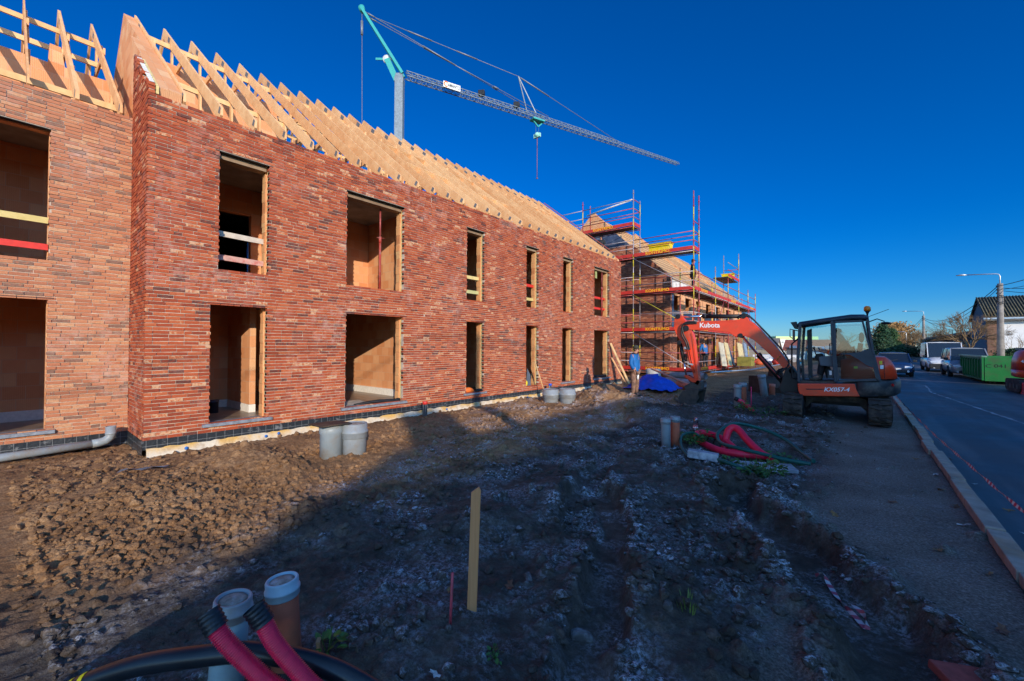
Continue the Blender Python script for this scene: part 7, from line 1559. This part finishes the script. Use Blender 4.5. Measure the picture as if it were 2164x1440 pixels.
bare_tree(10.6, 57.2, 3.9, 1.4, .6, 21, 'thin bare shrub-like tree before the white wall', depth=5, rt=.06)
bare_tree(-15.5, 120, 5.2, 2.4, 1.6, 30, 'distant bare tree left of the white building', rt=.2)
bare_tree(-2.8, 128, 6.2, 4., 1.5, 34, 'distant bare brown tree right of the white building', rt=.2)
bare_tree(14, 150, 7.5, 4., 2., 39, 'distant bare tree right of the willow', rt=.25)
def leafy(name, x, y, z0, shape, n, leaf, m, label, seed, trunk=.0, tm=M_BARK):
    """shape(u) -> radius at height share u; many small leaf faces in clumps"""
    r = random.Random(seed); H = shape[0]; e = thing(name, label, 'tree', (x, y, z0)); q = MB()
    cl = []
    for i in range(max(8, n // 45)):
        u = r.random() ** .9; R0 = shape[1](u); a = r.uniform(0, 6.28); d = R0 * math.sqrt(r.uniform(.15, 1)); cl.append((x + d * math.cos(a), y + d * math.sin(a), z0 + trunk + u * (H - trunk), R0))
    for i in range(n):
        c = r.choice(cl); s = .16 * c[3] + .08 * H * .3; p = V((r.gauss(c[0], s), r.gauss(c[1], s), r.gauss(c[2], s * .7))); a = V((r.gauss(0, 1), r.gauss(0, 1), r.gauss(0, 1))).normalized(); b = a.orthogonal().normalized(); k = leaf * r.uniform(.5, 1.4)
        q.add([p - a * k, p + b * k * .5, p + a * k, p - b * k * .5], [(0, 1, 2, 3)])
    q.build('crown', m, e, fix=False); q = MB(); q.tube([(x, y, z0 - .1), (x, y, z0 + H * .7)], [.03 * H, .01 * H], 6); q.build('trunk', tm, e); return e
leafy('conifer_tree', 3.4, 99, 0, (6.0, lambda u: 2.1 * (1 - u) ** .8 + .15), 5000, .17, M_LEAFD, 'dark green conifer behind the excavator counterweight', 3)
leafy('conifer_tree', 4.9, 104, 0, (5.2, lambda u: 1.6 * (1 - u) ** .8 + .15), 3500, .16, M_LEAFY, 'lighter green conifer right of the dark one', 4)
leafy('willow_tree', 7.3, 150, 0, (8.0, lambda u: 4.6 * math.sqrt(max(.02, 1 - (2 * u - 1) ** 2)) + .2), 6000, .28, M_WILLOW, 'round brown willow behind the street poles', 5, 1.5)
leafy('yew_bush', 10.4, 56.2, 0, (1.75, lambda u: 1.3 * math.sqrt(max(.05, 1 - u * u))), 2500, .10, mat('yew_green', (.03, .07, .015), .7, var=.5, scale=2), 'green spreading yew bush before the white house', 6)
leafy('hedge_bush', 9.2, 78, 0, (1.8, lambda u: 1.9 * math.sqrt(max(.05, 1 - u * u))), 2200, .14, M_LEAFD, 'dark clipped hedge under the smaller bare tree', 7)
leafy('hedge_bush', 6.5, 112, 0, (2.2, lambda u: 3.6 * math.sqrt(max(.05, 1 - u * u))), 3000, .2, M_LEAFD, 'long dark hedge at the end of the street', 8)
for k, (x, y, h, rr, lb) in enumerate([(-26, 12, 3.6, 3.2, 'leafy green bush in the garden seen through the first doorway'), (-27, 7.8, 3.2, 3., 'second leafy bush behind the house seen through the doorway')]):
    leafy('garden_bush', x, y, 0, (h, lambda u, rr=rr: rr * math.sqrt(max(.05, 1 - u * u))), 3500, .16, M_LEAFY, lb, 50 + k)
# ---------------------------------------------------------------- far end of the site
bw = thing('white_hall', 'large white building with a lime green top band in the distance', 'building', (-10.6, 114, 0))
dW = V((7.3, 6.0, 0)).normalized(); nW = V((dW.y, -dW.x, 0))
def wbox(q, a, b, z0, z1, t=6., off=0.):
    o = V((-14.3, 111.3, 0)); p0 = o + dW * a - nW * off; p1 = o + dW * b - nW * off; q.add([p0 + V((0, 0, z0)), p1 + V((0, 0, z0)), p1 - nW * t + V((0, 0, z0)), p0 - nW * t + V((0, 0, z0)), p0 + V((0, 0, z1)), p1 + V((0, 0, z1)), p1 - nW * t + V((0, 0, z1)), p0 - nW * t + V((0, 0, z1))], [(0, 3, 2, 1), (4, 5, 6, 7), (0, 1, 5, 4), (1, 2, 6, 5), (2, 3, 7, 6), (3, 0, 4, 7)]); return q
wbox(MB(), 0, 9.6, 0, 3.55).build('wall', mat('hall_white', (.80, .80, .76), .8, var=.04, scale=.3), bw); wbox(MB(), 0, 9.6, 3.56, 4.25).build('top_band', mat('lime_band', (.55, .70, .30), .7, var=.05), bw)
for k in range(9):
    r_ = random.Random(k); a = .4 + k * 1.02 + r_.uniform(-.2, .2); z = r_.uniform(2.0, 3.0); wbox(MB(), a, a + r_.uniform(.25, .6), z, z + r_.uniform(.15, .4), .02, -.03).build('dark_ornament', M_GUN, bw)
def simple_house(name, label, x0, y0, x1, y1, ez, rz, wall, roof, alongx=True):
    e = thing(name, label, 'house', (x0, y0, 0)); q = MB()
    if alongx:
        m_ = (y0 + y1) / 2; q.prism([(y0, 0), (y0, ez), (m_, rz), (y1, ez), (y1, 0)], x0, x1, 'x'); q.build('wall', wall, e); q = MB(); q.prism([(y0 - .4, ez - .15), (m_, rz + .15), (y1 + .4, ez - .15), (y1 + .4, ez - .3), (m_, rz), (y0 - .4, ez - .3)], x0 - .3, x1 + .3, 'x'); q.build('roof', roof, e)
    for k in range(3):
        x = x0 + (x1 - x0) * (k + .3) / 3; q = MB(); q.box((x, y0 - .04, 1.0), (x + 1.1, y0 + .02, 2.1)); q.build('window', M_ROWW, e)
    return e
M_REDROOF = mat('red_tiles', (.30, .09, .06), .9, var=.3, scale=2); M_GREYROOF = mat('grey_tiles', (.20, .17, .15), .9, var=.3, scale=2)
simple_house('bungalow', 'bungalow with faded red tiled roof before the white building', -10.6, 93, -2.6, 101, 1.5, 3.1, M_RENDER, M_REDROOF)
simple_house('bungalow', 'low pale bungalow with grey roof left of the white building', -22, 102, -13.2, 110, 1.4, 3.6, mat('pale_wall', (.55, .47, .38), .9), M_GREYROOF)
e = thing('site_hut', 'small dark site hut with pale door in the distance', 'hut', (-7.6, 71, 0))
q = MB(); q.box((-7.8, 70.6, -.0), (-5.8, 73.5, 1.55)); q.build('hut_body', mat('hut_grey', (.10, .10, .11), .7, var=.2), e); q = MB(); q.box((-6.2, 70.55, .05), (-5.4, 70.62, 1.2)); q.build('door', M_PVC, e)
q = MB(); q.prism([(-8.0, 1.55), (-5.6, 1.55), (-5.6, 1.7), (-8.0, 1.62)], 70.4, 73.7); q.build('roof', M_GUN, e)
e = thing('white_pickup', 'white site vehicle with amber lamp beside the distant hut', 'vehicle', (-4.6, 70, 0))
q = MB(); q.prism([(69, .4), (69, 1.1), (70.2, 1.2), (70.6, 1.9), (72.2, 1.9), (72.3, .4)], -5.2, -3.5, 'x'); q.build('body', _M['paint_white'], e, bevel=.08)
q = MB(); q.add([(-5.21, 70.4, 1.25), (-5.21, 70.7, 1.75), (-5.21, 71.6, 1.75), (-5.21, 71.6, 1.25)], [(0, 1, 2, 3)]); q.add([(-5.0, 70.15, 1.25), (-3.7, 70.15, 1.25), (-3.8, 70.5, 1.8), (-4.9, 70.5, 1.8)], [(0, 1, 2, 3)]); q.build('window', M_CARGLASS, e, fix=False)
for y in (69.7, 71.6):
    q = MB(); q.tube([(-5.25, y, .38), (-3.45, y, .38)], .36, 14); q.build('wheel', M_TYRE, e)
e = thing('flatbed_trailer', 'long white flatbed trailer standing far behind the boom', 'trailer', (-8, 60, 0))
q = MB(); q.box((-10.2, 60.0, .35), (-5.0, 62.2, .85)); q.build('bed', M_RENDER, e, bevel=.03)
for x in (-9.3, -5.9):
    q = MB(); q.tube([(x, 59.95, .3), (x, 60.3, .3)], .32, 14); q.build('wheel', mat('pale_wheel', (.4, .38, .36), .7), e)
q = MB(); q.box((-12.0, 63.0, .9), (-7.0, 64.5, 1.25)); solo(q, 'white_stack', M_RENDER, 'white stack of sheets lying behind the trailer', 'stack', (-9, 63.5, .9), bevel=.02) if False else None
for k, (x, y, m_, lb) in enumerate([(-7.6, 48, mat('orange_sack2', (.62, .12, .04), .7), 'orange bag in the sunlit heap beyond the scaffold'), (-7.0, 50, M_RENDER, 'white bag in the sunlit heap beyond the scaffold'), (-8.3, 49, M_YEL, 'yellow bag in the sunlit heap beyond the scaffold'), (-6.2, 49, mat('red_bag', (.5, .05, .04), .7), 'red bag in the sunlit heap beyond the scaffold')]):
    q = MB(); q.ball((x, y, .3), .45, 9, 6, (1.1, 1, .75)); r_ = random.Random(k); q.v = [(a + r_.gauss(0, .04), b + r_.gauss(0, .04), c + r_.gauss(0, .03)) for a, b, c in q.v]; solo(q, 'rubble_bag', m_, lb, 'bag', (x, y, 0))
e = thing('garden_fence', 'pale board fence across the far end of the site', 'fence', (-12, 82, 0))
q = MB(); q.box((-30, 82, 0), (-11.5, 82.08, 1.3)); q.build('fence_boards', mat('fence_boards', (.32, .27, .20), .9, var=.3, scale=1), e)
e = thing('field_hedge', 'dull olive hedge behind the site', 'hedge', (-14, 86, 0))
r_ = random.Random(6); q = MB()
for i in range(2600):
    p = V((r_.uniform(-24, -6), 86 + r_.gauss(0, .5), abs(r_.gauss(.4, .35)))); a = V((r_.gauss(0, 1), r_.gauss(0, 1), r_.gauss(0, 1))).normalized(); b = a.orthogonal().normalized(); q.add([p - a * .16, p + b * .08, p + a * .16, p - b * .08], [(0, 1, 2, 3)])
q.build('foliage', mat('olive_hedge', (.09, .09, .04), .8, var=.4, scale=.8), e, fix=False)

# ---------------------------------------------------------------- tower crane behind the terrace
M_CGREY = mat('crane_galvanised', (.20, .24, .27), .5, .2, var=.22, scale=5); M_TEAL = mat('crane_teal', (.035, .33, .31), .45, var=.1); M_CWIRE = mat('crane_rope', (.20, .21, .23), .5, .3)
CRN = thing('tower_crane', 'grey self-erecting crane with teal head strut behind the terrace roof', 'crane', (-35.3, 24.97, 0))
fh = V((F_.x, F_.y, 0)).normalized(); rh = V((R_.x, R_.y, 0)).normalized(); c0 = V((-35.32, 24.97, 0))
q = MB(); a, b = rh * .40, fh * .40
q.loft([[c0 + (-a - b) * k + V((0, 0, z)), c0 + (a - b) * k + V((0, 0, z)), c0 + (a + b) * k + V((0, 0, z)), c0 + (-a + b) * k + V((0, 0, z))] for z, k in ((0, 1.25), (10, 1.2), (10.01, 1), (27.9, 1.), (28.3, 1.1), (28.9, .8))], smooth=False); q.build('mast', M_CGREY, CRN, bevel=.03)
q = MB(); q.box((c0.x - 2.4, c0.y - 2.4, -.1), (c0.x + 2.4, c0.y + 2.4, .9)); q.build('base_ballast', M_CONC, CRN)
B0, B1 = V((-34.95, 25.46, 28.72)), V((-20.66, 64.02, 29.05)); dB = (B1 - B0).normalized(); sB = dB.cross(V((0, 0, 1))).normalized(); LB = (B1 - B0).length
def lattice(t0, t1, h0, h1, w0, w1, n, r):
    q = MB(); P = []
    for i in range(n + 1):
        f = i / n; c = B0 + dB * LB * (t0 + (t1 - t0) * f); h = h0 + (h1 - h0) * f; w = w0 + (w1 - w0) * f
        P.append((c + sB * w / 2, c - sB * w / 2, c + V((0, 0, h)) + sB * w * .28, c + V((0, 0, h)) - sB * w * .28))
    for k in range(4): q.tube([p[k] for p in P], r * (1.25 if k < 2 else 1.), 5)
    for i in range(n):
        A, C = P[i], P[i + 1]; fl = i % 2
        for u, v in ((0, 2), (1, 3), (0, 1)):
            q.tube([A[u], C[v]] if fl else [A[v], C[u]], r * .62, 4, caps=False); q.tube([C[u], C[v]], r * .55, 4, caps=False)
        q.tube([A[2], A[3]], r * .5, 4, caps=False)
    return q
lattice(.0, .40, .58, .58, .72, .72, 30, .045).build('jib_inner', M_CGREY, CRN); lattice(.40, .70, .55, .50, .66, .60, 26, .04).build('jib_middle', M_CGREY, CRN); lattice(.70, 1., .46, .30, .55, .45, 26, .034).build('jib_tip', M_CGREY, CRN)
AP = V((-38.13, 22.44, 35.38)); m0 = V((-35.05, 25.2, 28.85)); bk_ = (AP - m0).normalized(); ss = bk_.cross(V((0, 0, 1))).normalized()
q = MB()
for s in (.34, -.34): q.bar(m0 + ss * s, AP + ss * s * .6, .22, .26)
for k in range(1, 7): q.bar(m0.lerp(AP, k / 7) + ss * .32, m0.lerp(AP, k / 7) - ss * .32, .1, .1)
q.lathe([(.001, -.25), (.3, -.25), (.3, .25), (.001, .25)], AP, 14, ss.to_track_quat('Z', 'Y').to_matrix()); q.build('head_strut', M_TEAL, CRN)
q = MB(); lv0 = V((-35.55, 24.8, 28.3)); lv1 = V((-36.3, 24.15, 30.45)); q.bar(lv0, lv1, .3, .55, (0, 0, 1)); q.bar(lv1, lv1 + V((-.9, -.7, .05)), .08, .22); q.build('luffing_lever', M_TEAL, CRN)
q = MB(); q.lathe([(.001, -.08), (.42, -.08), (.42, .08), (.001, .08)], lv1, 18, ss.to_track_quat('Z', 'Y').to_matrix()); q.build('sheave', mat('sheave_grey', (.6, .62, .62), .5), CRN)
q = MB(); q.tube([AP - V((.0, 0, .3)), AP + V((.25, .2, -32))], .035, 5); q.tube([AP - V((0, 0, 1.2)), AP - V((-.01, -.01, 2.6))], .13, 6); q.build('back_stay', M_CWIRE, CRN)
ST = V((-30.7, 38.2, 33.5))
def bp(t, h=.95): return B0 + dB * LB * t + V((0, 0, h * .6))
q = MB(); q.bar(bp(.375, .9) + sB * .3, ST, .10, .10); q.bar(bp(.355, .9) - sB * .3, ST, .10, .10); q.build('jib_strut', M_CGREY, CRN)
a0 = AP + (m0 - AP) * .06
def stay(pts, rods):
    q = MB(); q.tube(pts, .035, 5); 
    for i, f0, f1 in rods: a, b = pts[i], pts[i + 1]; q.tube([a.lerp(b, f0), a.lerp(b, f1)], .075, 6)
    q.build('jib_stay', M_CWIRE, CRN)
stay([a0 + ss * .3, bp(.42, 1.0) + sB * .3], [(0, .28, .45), (0, .02, .05), (0, .66, .69)]); stay([a0 - ss * .3, bp(.42, 1.0) - sB * .3], [(0, .28, .45), (0, .02, .05), (0, .66, .69)])
stay([a0, ST, bp(.70, .9)], [(0, .25, .40), (0, .56, .70), (1, .02, .28)])
for t in (.205, .315):
    q = MB(); q.cbox(bp(t, 1.55), (.7, .5, .55), Matrix.Rotation(R(30), 3, 'Z')); q.tube([bp(t, 1.0), bp(t, 1.4)], .06, 6); q.build('floodlight', M_GUN, CRN, bevel=.05)
tb = bp(.385, -.25); q = MB(); q.bar(tb - dB * .8, tb + dB * .8, .9, .18); q.bar(tb - dB * .7, tb + dB * .1 - V((0, 0, .7)), .14, .14); q.bar(tb + dB * .8, tb + dB * .1 - V((0, 0, .7)), .14, .14); q.build('trolley', M_TEAL, CRN)
hk = V((tb.x, tb.y, 27.0)); q = MB(); q.ball(hk, .42, 10, 7, (.8, .8, .7)); q.cbox(hk + V((0, 0, -.1)), (.9, .25, .45)); q.build('hook_block', mat('hook_mint', (.30, .62, .52), .5), CRN)
q = MB()
for s in (-.2, .2): q.tube([tb + dB * s - V((0, 0, .5)), hk + dB * s], .012, 4)
q.build('hoist_rope', M_CWIRE, CRN)
q = MB(); q.tube([hk - V((0, 0, .3)), hk - V((0, 0, 1.6))], .05, 5); q.tube([hk - V((0, 0, 1.6)), hk - V((0, 0, 5.1))], .045, 5); q.lathe([(.05, 0), (.13, .06), (.05, .2)], hk - V((0, 0, 5.3)), 8); q.build('lifting_chain', mat('chain_rust', (.20, .08, .09), .6), CRN)
sg = B0 + dB * LB * .115 + V((0, 0, .30)); n_ = sB if sB.dot(V((0, 0, 1.77)) - sg) > 0 else -sB
q = MB(); q.bar(sg + n_ * .5 - dB * .95, sg + n_ * .5 + dB * .95, .04, .62); sb = q.build('sign_board', M_RENDER, CRN)
text(sb, 'AMANTO', 'lettering', .50, frame_matrix(sg + n_ * .525 + dB * .22, dB, (0, 0, 1)), M_NAVY, .004, .62, 0, .015); text(sb, 'C', 'lettering', .78, frame_matrix(sg + n_ * .525 - dB * .70, dB, (0, 0, 1)), mat('sign_orange', (.85, .16, .01), .5), .004, .8, 0, .03)
# tiny aeroplane
q = MB(); c = F_ * 900 + R_ * (-281) ; q.tube([c + V((0, 0, 440)), c + R_ * 3.5 + V((0, 0, 440))], .5, 6); solo(q, 'distant_aeroplane', M_RENDER, 'tiny white aeroplane in the sky left of the crane mast', 'aeroplane', c + V((0, 0, 440)))
